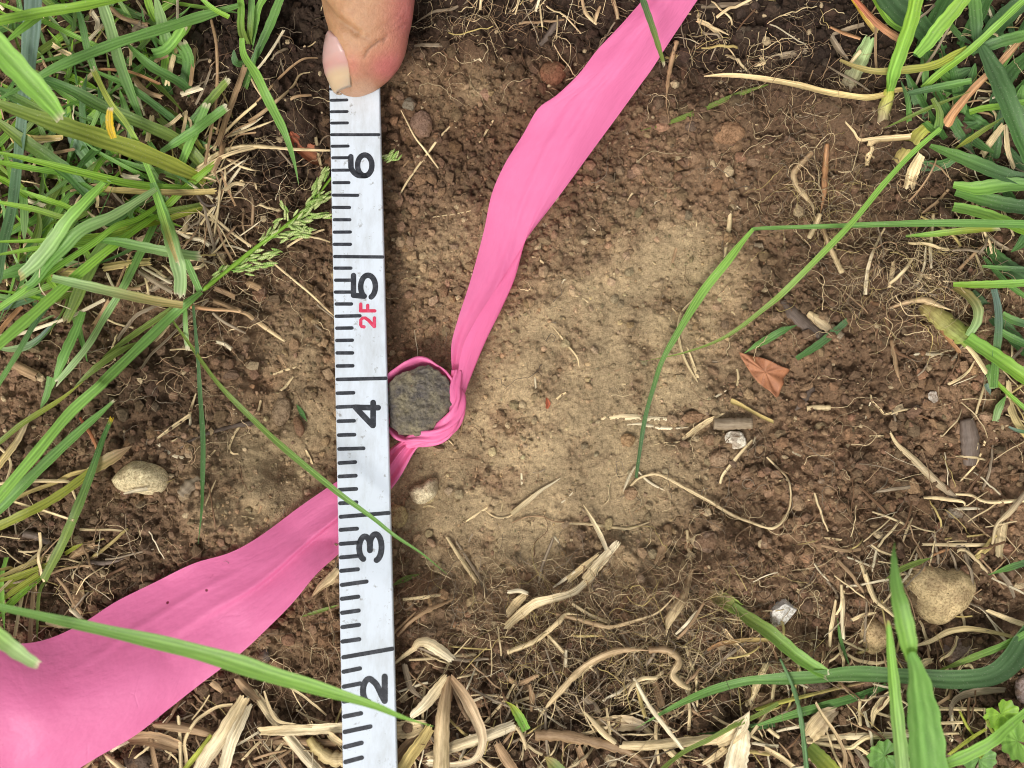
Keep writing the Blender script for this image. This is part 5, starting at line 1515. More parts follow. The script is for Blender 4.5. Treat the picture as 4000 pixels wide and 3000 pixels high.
St(None, 2, 1, [2090, 470, 2130, 475, 2170, 465], [70, 80, 60], 'g', 'small square pale bark flake under the bend of the blade', z=1, flat=0.2, name='bark_flake', cat='bark')
St(None, 1, 0, [300, 1150, 400, 1280, 520, 1370, 660, 1430], [60, 150, 170, 120], 'a', 'dark reddish dead leaf half hidden by the ruler beside the seed head', z=0.8, flat=0.15, name='dead_leaf', cat='leaf', c2='t')
St(None, 2, 2, [300, 125, 308, 170, 300, 210], [20, 50, 26], 'a', 'tiny orange leaf flake on the tan soil', z=0.6, flat=0.2, name='leaf_flake', cat='leaf')

# ------------------------------------------------------------------ roots one can follow
def rt(*a, **k):
    k.setdefault('name', 'root'); k.setdefault('cat', 'root'); k.setdefault('mat', 'straw'); k.setdefault('flat', 0.8); k.setdefault('sides', 6); k.setdefault('end', 'tip')
    return St(None, *a, **k)


rt(1, 0, [1890, -30, 1800, 20, 1700, 75, 1640, 85, 1540, 100, 1450, 150, 1350, 215], [20, 24, 24, 26, 22, 20, 12], 'g', 'thin grey root running from the thumb to the top edge', z=2)
rt(2, 3, [200, 1280, 300, 1130, 420, 990, 600, 800, 760, 700, 900, 650, 1050, 635, 1200, 645], [30, 40, 52, 56, 60, 70, 70, 50], 's', 'thick arched pale root in the bottom thatch', z=(2, 5, 6, 5), c2='n', end='both')
rt(2, 3, [1180, 640, 1330, 640, 1430, 700, 1440, 760, 1390, 850, 1460, 930, 1545, 985], [46, 50, 54, 56, 50, 46, 34], 'n', 'hairy hooked root end right of the arched pale root', z=(5, 5, 3), c2='s', end='none')
rt(2, 3, [1560, -60, 1520, 60, 1490, 180, 1420, 300, 1360, 400, 1330, 520], [40, 50, 64, 90, 100, 50], 'n', 'fuzzy tan root hanging from the bare soil into the thatch', z=(1, 2, 3), c2='s', lob=0.3)
rt(2, 2, [1515, 1260, 1525, 1400, 1550, 1500, 1545, 1600], [26, 34, 38, 40], 's', 'pale upright root right of the bark strip', z=1, c2='n')
rt(3, 0, [390, 1310, 300, 1400, 225, 1500, 250, 1600, 310, 1680, 380, 1770, 400, 1860], [40, 50, 52, 55, 60, 50, 40], 'n', 'bent tan root above the short pale stub at right', z=2.5, c2='s')
rt(3, 0, [510, 1240, 500, 1400, 490, 1560, 485, 1680, 450, 1850], [40, 56, 60, 56, 40], 'r', 'straight reddish root above the short pale stub at right', z=2.5)
rt(3, 1, [450, 190, 410, 290, 355, 395], [44, 46, 42], 's', 'short pale cut root stub crossed by the horizontal blade', z=4, end='cut')
rt(3, 1, [470, 300, 520, 440, 590, 590, 640, 700], [36, 40, 48, 46], 'n', 'pale root stub with hairy collar at right', z=3, end='cut', c2='s')
rt(3, 1, [1010, 310, 960, 400, 900, 540, 865, 660, 850, 780, 842, 885], [16, 20, 24, 28, 32, 30], 's', 'thin yellowish jointed root hanging at right below the horizontal blade', z=4, c2='w', end='cut')
rt(3, 1, [1430, 190, 1420, 330, 1405, 470, 1410, 655], [26, 28, 32, 22], 's', 'pale upright straw root hanging beside the yellowish jointed one', z=4, c2='w', end='cut')
rt(3, 1, [900, 960, 1000, 1000, 1060, 1250, 1120, 1380, 1250, 1450, 1340, 1560], [40, 40, 50, 40, 30, 20], 't', 'brown branching root on dark soil at right', z=1.2)
rt(3, 1, [960, 1130, 930, 1250, 870, 1360], [30, 24, 12], 't', 'brown forked rootlet left of the branching root', z=1.2)
rt(3, 1, [1070, 1280, 1100, 1440, 1110, 1560, 1150, 1660], [40, 36, 40, 30], 'n', 'knobbly brown root heading down from the branching root', z=1.2, lob=0.25)
rt(3, 1, [1050, 1000, 1200, 950, 1350, 930, 1500, 990, 1620, 1030], [20, 40, 60, 40, 16], 'n', 'frayed tan root running into the stout shoot at right edge', z=3, c2='s')
rt(2, 0, [1425, 350, 1390, 480, 1360, 620, 1340, 780, 1335, 900, 1350, 1000, 1355, 1075], [40, 46, 40, 34, 14, 12, 10], 'n', 'brown dangling root beside the upper pink tail', z=2.5)
rt(2, 0, [1830, 380, 1900, 450, 1950, 540, 1985, 610], [14, 12, 10, 8], 's', 'hair-thin root hanging right of the upper pink tail', z=3)
rt(0, 1, [1680, -20, 1740, 80, 1800, 118, 1860, 110], [26, 26, 24, 20], 'h', 'black curved root at the base of the corner turf', z=4, end='none')
rt(0, 2, [2212, 330, 2080, 350, 1950, 380, 1820, 420, 1660, 490, 1560, 560], [40, 40, 34, 30, 24, 60], 'h', 'dark root on the soil left of the oval brown stone', z=1)
rt(0, 2, [750, 1535, 880, 1550, 1000, 1530, 1090, 1500], [30, 36, 36, 20], 'h', 'grey root just above the lower pink tail', z=2)
rt(0, 2, [200, 1290, 330, 1320, 420, 1370, 500, 1440], [60, 60, 50, 30], 'h', 'dark thick root behind the olive blade at left', z=1.5)
rt(1, 3, [1220, 520, 1330, 400, 1480, 300, 1620, 240, 1760, 180], [20, 30, 32, 28, 14], 'n', 'brown root slanting up to the right beside the ruler', z=3)
rt(2, 3, [-40, 660, 200, 560, 400, 400, 470, 330, 640, 345], [34, 40, 40, 40, 20], 's', 'pale bent root joining the thatch below the long straw', z=4)
rt(2, 3, [380, 330, 560, 370, 740, 420, 850, 440, 1050, 390, 1250, 320, 1380, 200, 1430, 120], [30, 34, 36, 34, 28, 26, 24, 14], 'n', 'long wavy root crossing the thatch to the fuzzy root', z=3.5, c2='s')
rt(2, 3, [1040, 100, 980, 200, 900, 320, 840, 430], [50, 56, 50, 30], 't', 'thick brown root slanting under the long wavy root', z=2)
rt(2, 2, [0, 1200, 120, 1150, 260, 1145, 380, 1190, 600, 1195], [10, 12, 12, 12, 8], 'n', 'hair root arching over the tan soil right of numeral 3', z=1)
rt(1, 2, [1750, 470, 1775, 400, 1790, 300, 1795, 240], [10, 12, 10, 6], 'n', 'hair root curling at the right side of the knot', z=1)

# ------------------------------------------------------------------ straws one can pick out
def sw(*a, **k):
    return St(None, *a, **k)


sw(2, 0, [1660, 660, 1800, 652, 2000, 662, 2212, 692, 2450, 735, 2712, 800, 2912, 832, 3062, 848, 3180, 830, 3290, 790, 3412, 770], [8, 34, 44, 48, 50, 54, 54, 52, 50, 46, 36], 's', 'long curved yellow straw pointing in from the upper right turf', z=(6, 6, 6, 5, 4), c2='e', end='none', flat=0.45, n=60)
sw(2, 2, [770, 300, 900, 290, 1050, 292, 1200, 305, 1395, 312], [40, 58, 60, 48, 36], 's', 'flat pale straw lying level under the bent blade', c2='w')
sw(2, 2, [1000, 352, 1120, 345, 1240, 375, 1400, 385, 1520, 372], [14, 34, 34, 28, 8], 'w', 'thinner pale straw just below the flat level straw')
sw(2, 2, [1475, 478, 1580, 400, 1700, 320, 1825, 258], [30, 52, 46, 14], 's', 'split tan straw slanting up to the thick twig piece', z=1.2)
sw(2, 2, [1220, 530, 1300, 512, 1450, 505, 1550, 490, 1600, 440], [8, 14, 16, 16, 8], 's', 'thin straw below the split tan straw')
sw(2, 2, [2075, 485, 1980, 590, 1880, 710, 1820, 790, 1798, 860], [20, 24, 28, 26, 22], 's', 'slanting pale straw passing the speckled stone', z=1.5)
sw(2, 2, [1900, 150, 1960, 175, 2060, 230, 2150, 280, 2260, 330], [50, 36, 30, 32, 30], 'e', 'yellowish straw above the thick twig piece', z=1.5)
sw(2, 2, [1060, 715, 1010, 800, 960, 925], [16, 34, 10], 'w', 'pale sliver hanging left of the bent blade foot', z=1)
sw(2, 2, [1095, 760, 1170, 835, 1240, 880, 1318, 918], [12, 22, 20, 8], 'w', 'pale sliver slanting right of the bent blade foot', z=1)
sw(2, 2, [1025, 885, 1080, 825, 1160, 790, 1280, 785, 1500, 900, 1700, 1010, 1900, 1130, 2050, 1190, 2212, 1245, 2280, 1235, 2340, 1180, 2400, 1060, 2405, 900, 2370, 800, 2290, 720, 2200, 630], [26, 22, 22, 24, 28, 28, 28, 26, 24, 22, 24, 18, 14, 18, 24, 14], 's', 'long looped straw sweeping across the soil below the speckled stone', z=(1, 2, 3, 3, 2), n=90, flat=0.6)
sw(2, 2, [620, 1050, 690, 1170, 760, 1300, 820, 1440], [8, 36, 44, 36], 's', 'pointed pale straw standing over the horizontal root right of the ruler', z=(2, 4), c2='w')
sw(2, 2, [370, 1205, 550, 1200, 720, 1215, 900, 1240, 1030, 1245, 1190, 1190], [14, 26, 28, 26, 20, 10], 's', 'long level straw crossing behind the pointed pale straw', z=1)
sw(2, 2, [640, 1690, 720, 1600, 800, 1510, 920, 1370], [80, 92, 86, 56], 's', 'broad torn straw leaf rising from the bottom thatch to the pointed straw', z=(5, 4, 3), c2='w', flat=0.25)
sw(2, 2, [480, 1690, 600, 1590, 740, 1480], [60, 64, 40], 's', 'flat straw beside the broad torn straw leaf', z=(4, 3), flat=0.25)
sw(1, 2, [2212, 1120, 2320, 1030, 2460, 920, 2560, 860, 2620, 820], [50, 48, 36, 24, 8], 's', 'long pale straw slanting on the tan soil right of the ruler', z=1.2, c2='w')
sw(1, 2, [1785, 1205, 1880, 1140, 2012, 1055], [8, 38, 26], 's', 'tapered pale straw right of the cream sunken stone')
sw(1, 2, [1980, 1090, 2060, 1145, 2150, 1155, 2230, 1120], [10, 18, 20, 14], 's', 'curved straw joining the tapered one on tan soil')
sw(1, 2, [1655, 1335, 1740, 1470, 1820, 1590, 1910, 1720], [26, 36, 40, 40], 's', 'doubled straw stalk pointing down right of numeral 3', z=1.5)
sw(1, 2, [1730, 1360, 1830, 1520, 1930, 1680, 1990, 1800], [14, 22, 26, 26], 'g', 'darker straw lying along the doubled straw stalk', z=1)
sw(1, 3, [1270, 205, 1430, 190, 1610, 165], [24, 34, 26], 's', 'short level straw right of the ruler below numeral 3', z=1.5)
sw(0, 1, [1640, 985, 1800, 1010, 2080, 1035, 2212, 1115, 2330, 1200, 2455, 1285], [44, 30, 26, 40, 40, 24], 'r', 'brown straw end continuing the pale cut blade toward the ruler', z=(8, 5, 2, 1), c2='s')
sw(1, 1, [90, 565, 300, 740, 480, 890, 665, 1065, 740, 1120], [18, 18, 18, 16, 10], 's', 'straight thin straw slanting from the seed head to the ruler', z=2.5)
sw(1, 1, [1530, 215, 1700, 190, 1850, 160, 1940, 120], [10, 16, 16, 10], 's', 'thin curved straw right of the ruler near numeral 6')
sw(1, 1, [1250, 775, 1320, 745, 1418, 728], [30, 30, 16], 's', 'short chunky straw right of numeral 5')
sw(1, 0, [1235, 1690, 1330, 1530, 1500, 1300, 1640, 1130, 1725, 1038], [16, 22, 24, 22, 14], 's', 'long thin straight straw right of the ruler above numeral 6', z=1.5)
sw(1, 0, [1255, 955, 1310, 1060, 1380, 1190, 1460, 1290, 1575, 1448], [8, 16, 18, 24, 14], 's', 'thin straw crossing the long straight one', z=2.2)
sw(1, 0, [2050, 1042, 1990, 1140, 1930, 1240], [16, 20, 10], 's', 'short slanting straw left of the upper pink tail')
sw(1, 0, [1300, 420, 1400, 385, 1500, 380, 1625, 385], [10, 30, 44, 44], 'g', 'grey brown straw right of the thumb', z=1.2)
sw(1, 0, [1605, 440, 1650, 490, 1710, 530], [30, 36, 30], 't', 'brown stub below the grey brown straw by the thumb')
sw(1, 0, [1100, 1540, 1140, 1600, 1185, 1680], [26, 30, 20], 'g', 'greyish straw leaning on the ruler edge below numeral 6', z=1)
sw(1, 0, [235, 260, 150, 400, 60, 530, 0, 600], [26, 26, 26, 24], 'w', 'bright thin straw standing left of the thumb', z=(6, 4))
sw(1, 0, [530, 505, 420, 510, 320, 570, 200, 680, 100, 790, 0, 890], [18, 22, 24, 24, 22, 20], 'n', 'curved brown straw left of the thumb', z=(2, 4, 4))
sw(1, 0, [480, 622, 380, 645, 320, 740, 200, 850, 80, 950, -60, 1050], [12, 20, 24, 28, 34, 40], 's', 'forked pale straw left of the ruler end', z=(2, 3, 4), c2='n')
sw(0, 2, [1705, 45, 1660, 180, 1630, 300], [8, 24, 26], 's', 'pale straw of a forked pair left of the ruler, upper arm', z=1)
sw(0, 2, [1640, 270, 1500, 370, 1360, 470], [30, 36, 16], 's', 'pale straw of a forked pair left of the ruler, lower arm', z=1)
sw(0, 2, [1640, 250, 1640, 340, 1632, 425], [20, 24, 12], 'w', 'short pale straw hanging from the forked pair', z=1)
sw(0, 2, [1485, 497, 1580, 462, 1690, 435], [16, 18, 10], 's', 'small pale straw below the forked pair')
sw(0, 2, [1370, 525, 1440, 585, 1510, 625, 1580, 640], [30, 34, 30, 24], 'w', 'bent pale straw above the wood chip')
sw(0, 2, [2070, 370, 2020, 450, 1985, 550, 2010, 600, 2060, 605], [26, 24, 22, 20, 14], 's', 'hook-shaped pale straw on tan soil left of numeral 4')
sw(0, 2, [1070, 948, 1160, 925, 1280, 905], [14, 30, 28], 'w', 'white straw lying on the cream oval pebble', z=5.2)
sw(0, 2, [1865, 830, 1820, 930, 1770, 1050], [10, 18, 14], 's', 'thin straw right of the hanging dark blade')
sw(1, 1, [138, 1575, 260, 1535, 380, 1500], [26, 28, 20], 's', 'small pale straw left of the ruler above the oval brown stone')
sw(1, 1, [190, 1415, 220, 1460, 255, 1520], [24, 38, 20], 'n', 'brown husk touching the small pale straw left of the ruler')
sw(1, 2, [215, 60, 260, 20, 320, -60], [24, 26, 16], 's', 'short pale straw just above the oval brown stone')
sw(1, 2, [430, 570, 455, 620, 488, 690], [20, 30, 20], 's', 'short pale straw left of the ruler below numeral 4')
sw(3, 2, [1055, 415, 1120, 520, 1250, 640, 1380, 770, 1500, 880, 1630, 985], [20, 40, 60, 66, 66, 50], 's', 'long grey split straw slanting down near the right edge', z=2, c2='g', flat=0.3)
sw(3, 2, [880, 450, 960, 452, 1050, 450], [14, 20, 20], 's', 'level straw ending at the top of the grey split straw', z=1.2)
sw(3, 2, [885, 95, 900, 150, 960, 210, 1015, 260, 1145, 220], [16, 20, 20, 18, 20], 's', 'zigzag straw above the grey split straw', z=1)
sw(3, 2, [888, 160, 870, 220, 845, 300], [14, 18, 12], 'w', 'short pale straw hanging from the zigzag straw', z=1)
sw(3, 2, [335, 210, 430, 205, 540, 205], [50, 58, 50], 's', 'short thick tan stub on dark soil right of the dead leaf', z=1, flat=0.6)
sw(3, 2, [1350, 985, 1450, 985, 1560, 1000, 1690, 1020, 1705, 1060], [20, 30, 34, 32, 14], 's', 'pale straw crossing the lower end of the grey split straw', z=3)
sw(3, 2, [1625, 950, 1760, 960, 1840, 1000, 1930, 1020, 2060, 1015, 2230, 1005], [20, 26, 28, 30, 32, 32], 's', 'wavy pale straw reaching the right edge below the split straw', z=3)
sw(3, 2, [1340, 1385, 1500, 1388, 1700, 1390, 1895, 1392], [24, 28, 32, 28], 's', 'straight level straw above the big heart-shaped stone', z=3)
sw(3, 2, [1875, 495, 1840, 600, 1790, 700, 1700, 800, 1600, 900], [22, 16, 16, 14, 10], 's', 'thin pale rootlet beside the upright grey twig', z=2)
sw(3, 2, [2050, 1220, 2030, 1350, 2010, 1500], [80, 90, 60], 's', 'broad tan straw chunk at the right edge above the big stone', z=2.5, flat=0.3)
sw(3, 2, [2230, 940, 2100, 1100, 1980, 1220, 1940, 1380], [40, 50, 34, 20], 'g', 'grey bent straw at the right edge beside the tan chunk', z=4, c2='s')
sw(3, 2, [1640, 1450, 1680, 1435, 1760, 1480, 1900, 1630], [26, 30, 30, 24], 's', 'hooked straw right above the big heart-shaped stone', z=3)
sw(3, 2, [1960, 1390, 1880, 1450, 1810, 1510], [20, 44, 30], 'e', 'yellowish straw scrap beside the hooked straw', z=3)
sw(3, 2, [1430, 1480, 1500, 1450, 1560, 1430], [20, 26, 20], 'r', 'orange tipped straw bit above the big stone', z=3)
sw(3, 2, [940, 1440, 925, 1520, 905, 1620], [24, 26, 12], 'w', 'short white straw above the small round tan pebble', z=2)
sw(3, 2, [800, 1540, 830, 1610, 880, 1760, 930, 1880], [30, 40, 44, 36], 's', 'upright tan straw left of the upright blade tips', z=2)
sw(3, 2, [480, 1330, 550, 1338, 630, 1348], [18, 24, 20], 's', 'short level straw on dark soil left of the upright tip', z=0.8)
sw(3, 2, [1250, 1160, 1210, 1250, 1170, 1360], [14, 26, 16], 's', 'short slanting straw near the thin upright tip', z=1.5)
sw(3, 1, [1270, 1400, 1350, 1395, 1450, 1405, 1620, 1425], [24, 30, 46, 20], 'w', 'white pointed straw below the stout shoot at right', z=1.5)
sw(3, 1, [1785, 1460, 1740, 1540, 1660, 1610, 1560, 1660], [10, 20, 24, 24], 's', 'curved pale straw near the right edge below the shoot', z=2)
sw(3, 1, [1080, 600, 1070, 700, 1045, 820], [26, 44, 26], 's', 'short tan straw standing among roots at right', z=3)
sw(3, 1, [1270, 690, 1340, 720, 1430, 745], [20, 38, 26], 's', 'pale straw lying among roots at right', z=2)
sw(3, 1, [1800, 540, 1830, 620, 1870, 720], [20, 26, 20], 's', 'small straw at the right edge beside dark blades', z=3)
sw(3, 1, [1860, 350, 1950, 430, 2070, 500], [26, 36, 30], 'g', 'grey straw between green shoots at the right edge', z=3)
sw(2, 1, [1890, 175, 1880, 300, 1860, 430, 1840, 560], [38, 44, 38, 22], 's', 'pale straw standing left of the bend of the blade', z=1.5)
sw(2, 1, [1640, 840, 1560, 930, 1470, 1030, 1435, 1120, 1435, 1250, 1470, 1400, 1530, 1530, 1600, 1640], [10, 14, 20, 20, 26, 24, 26, 14], 's', 'long bent straw lying along the bent blade', z=1.2)
sw(2, 1, [1515, 1345, 1560, 1470, 1605, 1605], [14, 24, 26], 's', 'short straw beside the lower end of the bent blade', z=1)
sw(2, 1, [1945, 1530, 1955, 1600, 1945, 1670], [18, 24, 20], 's', 'tiny straw left of the orange dead leaf', z=0.8)
sw(2, 1, [350, 1165, 420, 1250, 480, 1330, 560, 1430, 580, 1515], [8, 16, 20, 18, 8], 's', 'forked tan straw on the light soil above the knot', z=0.8)
sw(3, 0, [0, 520, 120, 490, 230, 470, 330, 440], [50, 60, 60, 40], 'g', 'grey dry straw at the foot of the upper right turf', z=2)
sw(3, 0, [520, 570, 640, 640, 760, 700, 880, 785], [14, 22, 24, 14], 'g', 'grey thin stalk below the upper right turf', z=3)
sw(3, 0, [540, 330, 600, 430, 680, 510], [60, 70, 30], 'g', 'pale split straw hanging at the left of the upper right turf', z=3)
sw(3, 0, [560, 300, 700, 250, 830, 215], [30, 40, 36], 'g', 'grey straw above the pale split straw by the turf', z=3)
sw(3, 0, [540, 230, 640, 275, 800, 330], [20, 36, 30], 'r', 'orange brown straw stub left of the upper right turf', z=4)
sw(2, 0, [1640, 50, 1800, 40, 2040, 25], [40, 50, 30], 'g', 'grey straw at the top edge right of the pink tail', z=3)
sw(2, 0, [1600, 180, 1700, 225, 1790, 310, 1845, 385], [40, 40, 34, 26], 's', 'bent pale straw right of the upper pink tail', z=3)
sw(2, 0, [1720, 225, 1800, 260, 1870, 300], [20, 24, 6], 's', 'pale straw point leaving the bent straw by the pink tail', z=3.4)
sw(2, 0, [2150, 490, 2180, 530, 2100, 565], [40, 50, 26], 's', 'torn pale husk above the long curved yellow straw', z=3)
for q, lb in (([860, -20, 900, 80, 915, 160], 'tan straw stub at the top edge left of the pink tail'), ([760, 60, 730, 130, 715, 190], 'tan straw stub left of another at the top edge by the pink tail'), ([600, -30, 640, 110, 730, 205], 'curved brown straw at the top edge left of the pink tail')):
    sw(2, 0, q, [24, 36, 26], 'n', lb, z=4, c2='s')

# bottom thatch: the large stalks
sw(1, 3, [30, 1330, 250, 1325, 500, 1315, 760, 1300], [70, 92, 92, 88], 's', 'broad level straw stalk passing under the ruler at the bottom', z=5, flat=0.4, c2='w')
sw(1, 3, [-20, 1000, 120, 1200, 300, 1420, 540, 1700], [60, 80, 84, 84], 's', 'long straw slanting down under the level stalk left of the ruler', z=3.5, flat=0.35, c2='w')
sw(1, 3, [70, 1000, 110, 1130, 180, 1250, 330, 1290, 480, 1310], [16, 30, 30, 26, 14], 's', 'thin curled straw peeling off the level stalk', z=6)
sw(1, 3, [460, 1400, 530, 1490, 640, 1570, 760, 1580], [60, 90, 110, 120], 'e', 'thick yellow straw node beside the ruler at the bottom edge', z=4, flat=0.6, c2='s')
sw(1, 3, [640, 1360, 680, 1400, 750, 1450], [60, 66, 50], 's', 'small curled straw bit touching the ruler at the bottom', z=6, flat=0.3)
sw(1, 3, [60, 1440, 300, 1440, 560, 1450, 760, 1440], [40, 60, 66, 60], 'n', 'brown level straw below the broad stalk left of the ruler', z=3, flat=0.35)
sw(1, 3, [330, 1370, 420, 1480, 520, 1600, 600, 1700], [40, 52, 50, 44], 'n', 'brown straw slanting beside the yellow node', z=2.5)
sw(1, 3, [1650, 880, 1560, 1000, 1460, 1120, 1350, 1210], [70, 96, 92, 60], 's', 'drooping dry leaf of the straw clump right of numeral 2, nearest the ruler', z=(7, 8, 7), flat=0.18, c2='w')
sw(1, 3, [1668, 880, 1640, 1080, 1615, 1300, 1605, 1700], [66, 110, 128, 130], 'n', 'drooping ribbed dry leaf of the straw clump right of numeral 2, middle one', z=(7, 9, 9), flat=0.18, c2='s')
sw(1, 3, [1690, 880, 1800, 1030, 1880, 1180, 1950, 1350, 1950, 1480, 1880, 1590, 1700, 1630, 1490, 1610], [50, 90, 100, 80, 60, 50, 44, 60], 'n', 'drooping curved dry leaf of the straw clump right of numeral 2, outer one', z=(7, 9, 8, 6), flat=0.18, c2='w')
sw(1, 3, [1510, 1300, 1420, 1440, 1330, 1560, 1240, 1720], [80, 96, 100, 100], 'e', 'pale greenish straw leaf slanting to the ruler at the bottom edge', z=5, flat=0.25)
sw(1, 3, [1200, 1330, 1330, 1320, 1460, 1290], [130, 150, 90], 's', 'wide flat straw sheet against the ruler at the bottom', z=3.5, flat=0.12)
sw(1, 3, [1230, 1600, 1350, 1480, 1500, 1400], [120, 150, 110], 'n', 'wide ribbed straw sheet below the other one by the ruler', z=3, flat=0.12)
sw(1, 3, [1480, 1560, 1700, 1480, 1950, 1400, 2230, 1290], [50, 90, 96, 84], 's', 'long broad straw slanting up to the right behind the clump', z=4.5, flat=0.3, c2='w')
sw(1, 3, [1195, 760, 1280, 690, 1380, 620], [20, 34, 46], 's', 'thin stem of the curled straw beside the ruler', z=(3, 5))
sw(1, 3, [1365, 625, 1400, 580, 1480, 580, 1580, 640, 1695, 725], [50, 84, 96, 96, 70], 's', 'curled broad straw leaf right of the ruler at the long tick', z=(5, 7, 5), flat=0.25, c2='w')
sw(1, 3, [1320, 725, 1500, 712, 1700, 690, 1900, 680], [20, 26, 28, 26], 's', 'thin level straw below the curled broad leaf', z=3)
sw(1, 3, [1280, 770, 1300, 860, 1340, 980, 1440, 1060], [50, 60, 46, 20], 'g', 'grey curled straw blade below the thin level straw', z=3.5, flat=0.25)
sw(1, 3, [2080, 1450, 2140, 1560, 2230, 1690], [60, 90, 80], 'n', 'brown curled straw at the bottom edge right of the clump', z=4, flat=0.3)
sw(1, 3, [1185, 500, 1290, 400, 1380, 310], [26, 24, 14], 'n', 'brown straw slanting from the ruler edge below the short level straw', z=2.5)
sw(2, 3, [-60, 440, 60, 330, 200, 230, 350, 190, 520, 140, 620, 60, 720, -40], [60, 80, 86, 70, 60, 60, 66], 's', 'long pale straw leaf curving up out of the bottom thatch', z=(5, 5, 3), flat=0.25, c2='w')
sw(2, 3, [-30, 140, 60, 130, 130, 150], [30, 40, 30], 'w', 'short white straw beside the long curving straw leaf', z=5)
sw(2, 3, [-40, 330, 40, 230, 120, 160], [60, 80, 50], 's', 'broad straw scrap left of the long curving straw leaf', z=4, flat=0.25)
sw(2, 3, [200, 1375, 350, 1370, 500, 1385, 700, 1430, 900, 1480, 1080, 1560, 1180, 1650], [70, 90, 90, 84, 76, 50, 20], 'n', 'thick brown straw runner along the bottom edge', z=4, flat=0.6, c2='n')
sw(2, 3, [950, 1475, 1150, 1475, 1400, 1455, 1650, 1430, 1820, 1420], [70, 80, 84, 80, 90], 's', 'long level pale straw continuing the brown runner', z=5, flat=0.45)
sw(2, 3, [1780, 1430, 1900, 1350, 1990, 1270, 2045, 1180], [90, 150, 130, 20], 's', 'flared straw sheath rising at the end of the level straw', z=(5, 6, 7), flat=0.2, c2='w')
sw(2, 3, [1990, 1330, 1960, 1450, 1930, 1560, 1900, 1700], [110, 170, 190, 190], 'w', 'wide torn white straw sheet at the bottom edge', z=(6, 5), flat=0.1)
sw(2, 3, [1050, 880, 1180, 1110, 1330, 1310, 1480, 1500], [26, 34, 36, 34], 'w', 'straight white straw lying over the green leaf tip', z=(6, 8, 7), flat=0.6)
sw(2, 3, [1005, 1025, 1040, 950, 1120, 890, 1250, 880], [14, 30, 34, 28], 's', 'bent pale straw at the top of the straight white straw', z=6.5)
sw(2, 3, [700, 1290, 850, 1265, 1000, 1260, 1130, 1290], [90, 130, 130, 80], 's', 'wide striped straw piece left of the green leaf tip', z=3, flat=0.25, c2='g')
sw(2, 3, [630, 1180, 720, 1280, 800, 1370, 900, 1450], [16, 44, 50, 40], 's', 'twisted straw leaf joining the runner', z=5, flat=0.3)
sw(2, 3, [815, 1145, 830, 1250, 845, 1370], [18, 24, 20], 's', 'thin upright straw behind the twisted straw leaf', z=5)
sw(2, 3, [620, 1060, 690, 1130, 750, 1190], [70, 80, 50], 'g', 'grey flat straw chip above the striped straw piece', z=3, flat=0.25)
sw(2, 3, [1830, 460, 1920, 580, 2030, 695], [34, 42, 40], 's', 'short straight straw crossing the orange root at right', z=3)
sw(2, 3, [1690, 640, 1800, 585, 1950, 560, 2100, 550, 2230, 555], [26, 36, 36, 34, 30], 'r', 'orange brown straw leading to the cut shoot', z=3, c2='e')
sw(2, 3, [2212, 760, 2170, 840, 2120, 960, 2050, 1130], [50, 60, 70, 66], 's', 'broad straw stalk passing under the curved green leaf', z=3, flat=0.4)
sw(2, 3, [1740, 1210, 1830, 1270, 1950, 1320, 2100, 1400, 2230, 1480], [20, 26, 28, 26, 20], 's', 'thin straight straw below the dark pebbles', z=2.5)
sw(2, 3, [2000, 1520, 2100, 1530, 2230, 1550], [26, 32, 30], 'e', 'yellow straw stub at the right of the torn sheet', z=4)
sw(2, 3, [1660, 1620, 1750, 1560, 1850, 1480], [40, 64, 60], 's', 'flat straw leaning on the torn white sheet', z=4, flat=0.25)
sw(2, 3, [1150, 1320, 1280, 1450, 1400, 1560, 1500, 1700], [50, 60, 66, 60], 's', 'dull straw slanting under the level pale straw', z=2.5)
sw(2, 3, [1080, 960, 1110, 1080, 1150, 1220], [26, 34, 30], 'e', 'yellowish straw behind the straight white straw', z=4)
sw(2, 3, [1220, 900, 1260, 1030, 1290, 1130], [30, 70, 60], 'n', 'brown papery husk below the hooked root', z=2.5, flat=0.25)
sw(2, 3, [150, 940, 175, 1050, 165, 1170], [26, 50, 20], 'n', 'brown pointed husk left of the arched root', z=4, flat=0.25)
sw(2, 3, [-40, 880, 60, 930, 220, 860], [40, 44, 30], 'n', 'brown forked straw left of the arched root', z=3)
sw(2, 3, [-20, 1280, 50, 1330, 100, 1420, 120, 1500], [30, 36, 30, 24], 's', 'bent straw left of the small fresh shoot tip', z=4)
sw(2, 3, [570, 1470, 600, 1560, 640, 1690], [44, 60, 70], 'n', 'drooping brown straw leaf under the runner at the bottom edge', z=3, flat=0.2)
sw(2, 3, [640, 200, 700, 290, 780, 370], [44, 66, 60], 'n', 'brown flat chip among the upper roots of the thatch', z=2, flat=0.3)
sw(2, 3, [360, 95, 440, 40, 540, -40], [14, 30, 20], 'w', 'short white straw near the tan pebble in the thatch', z=4)
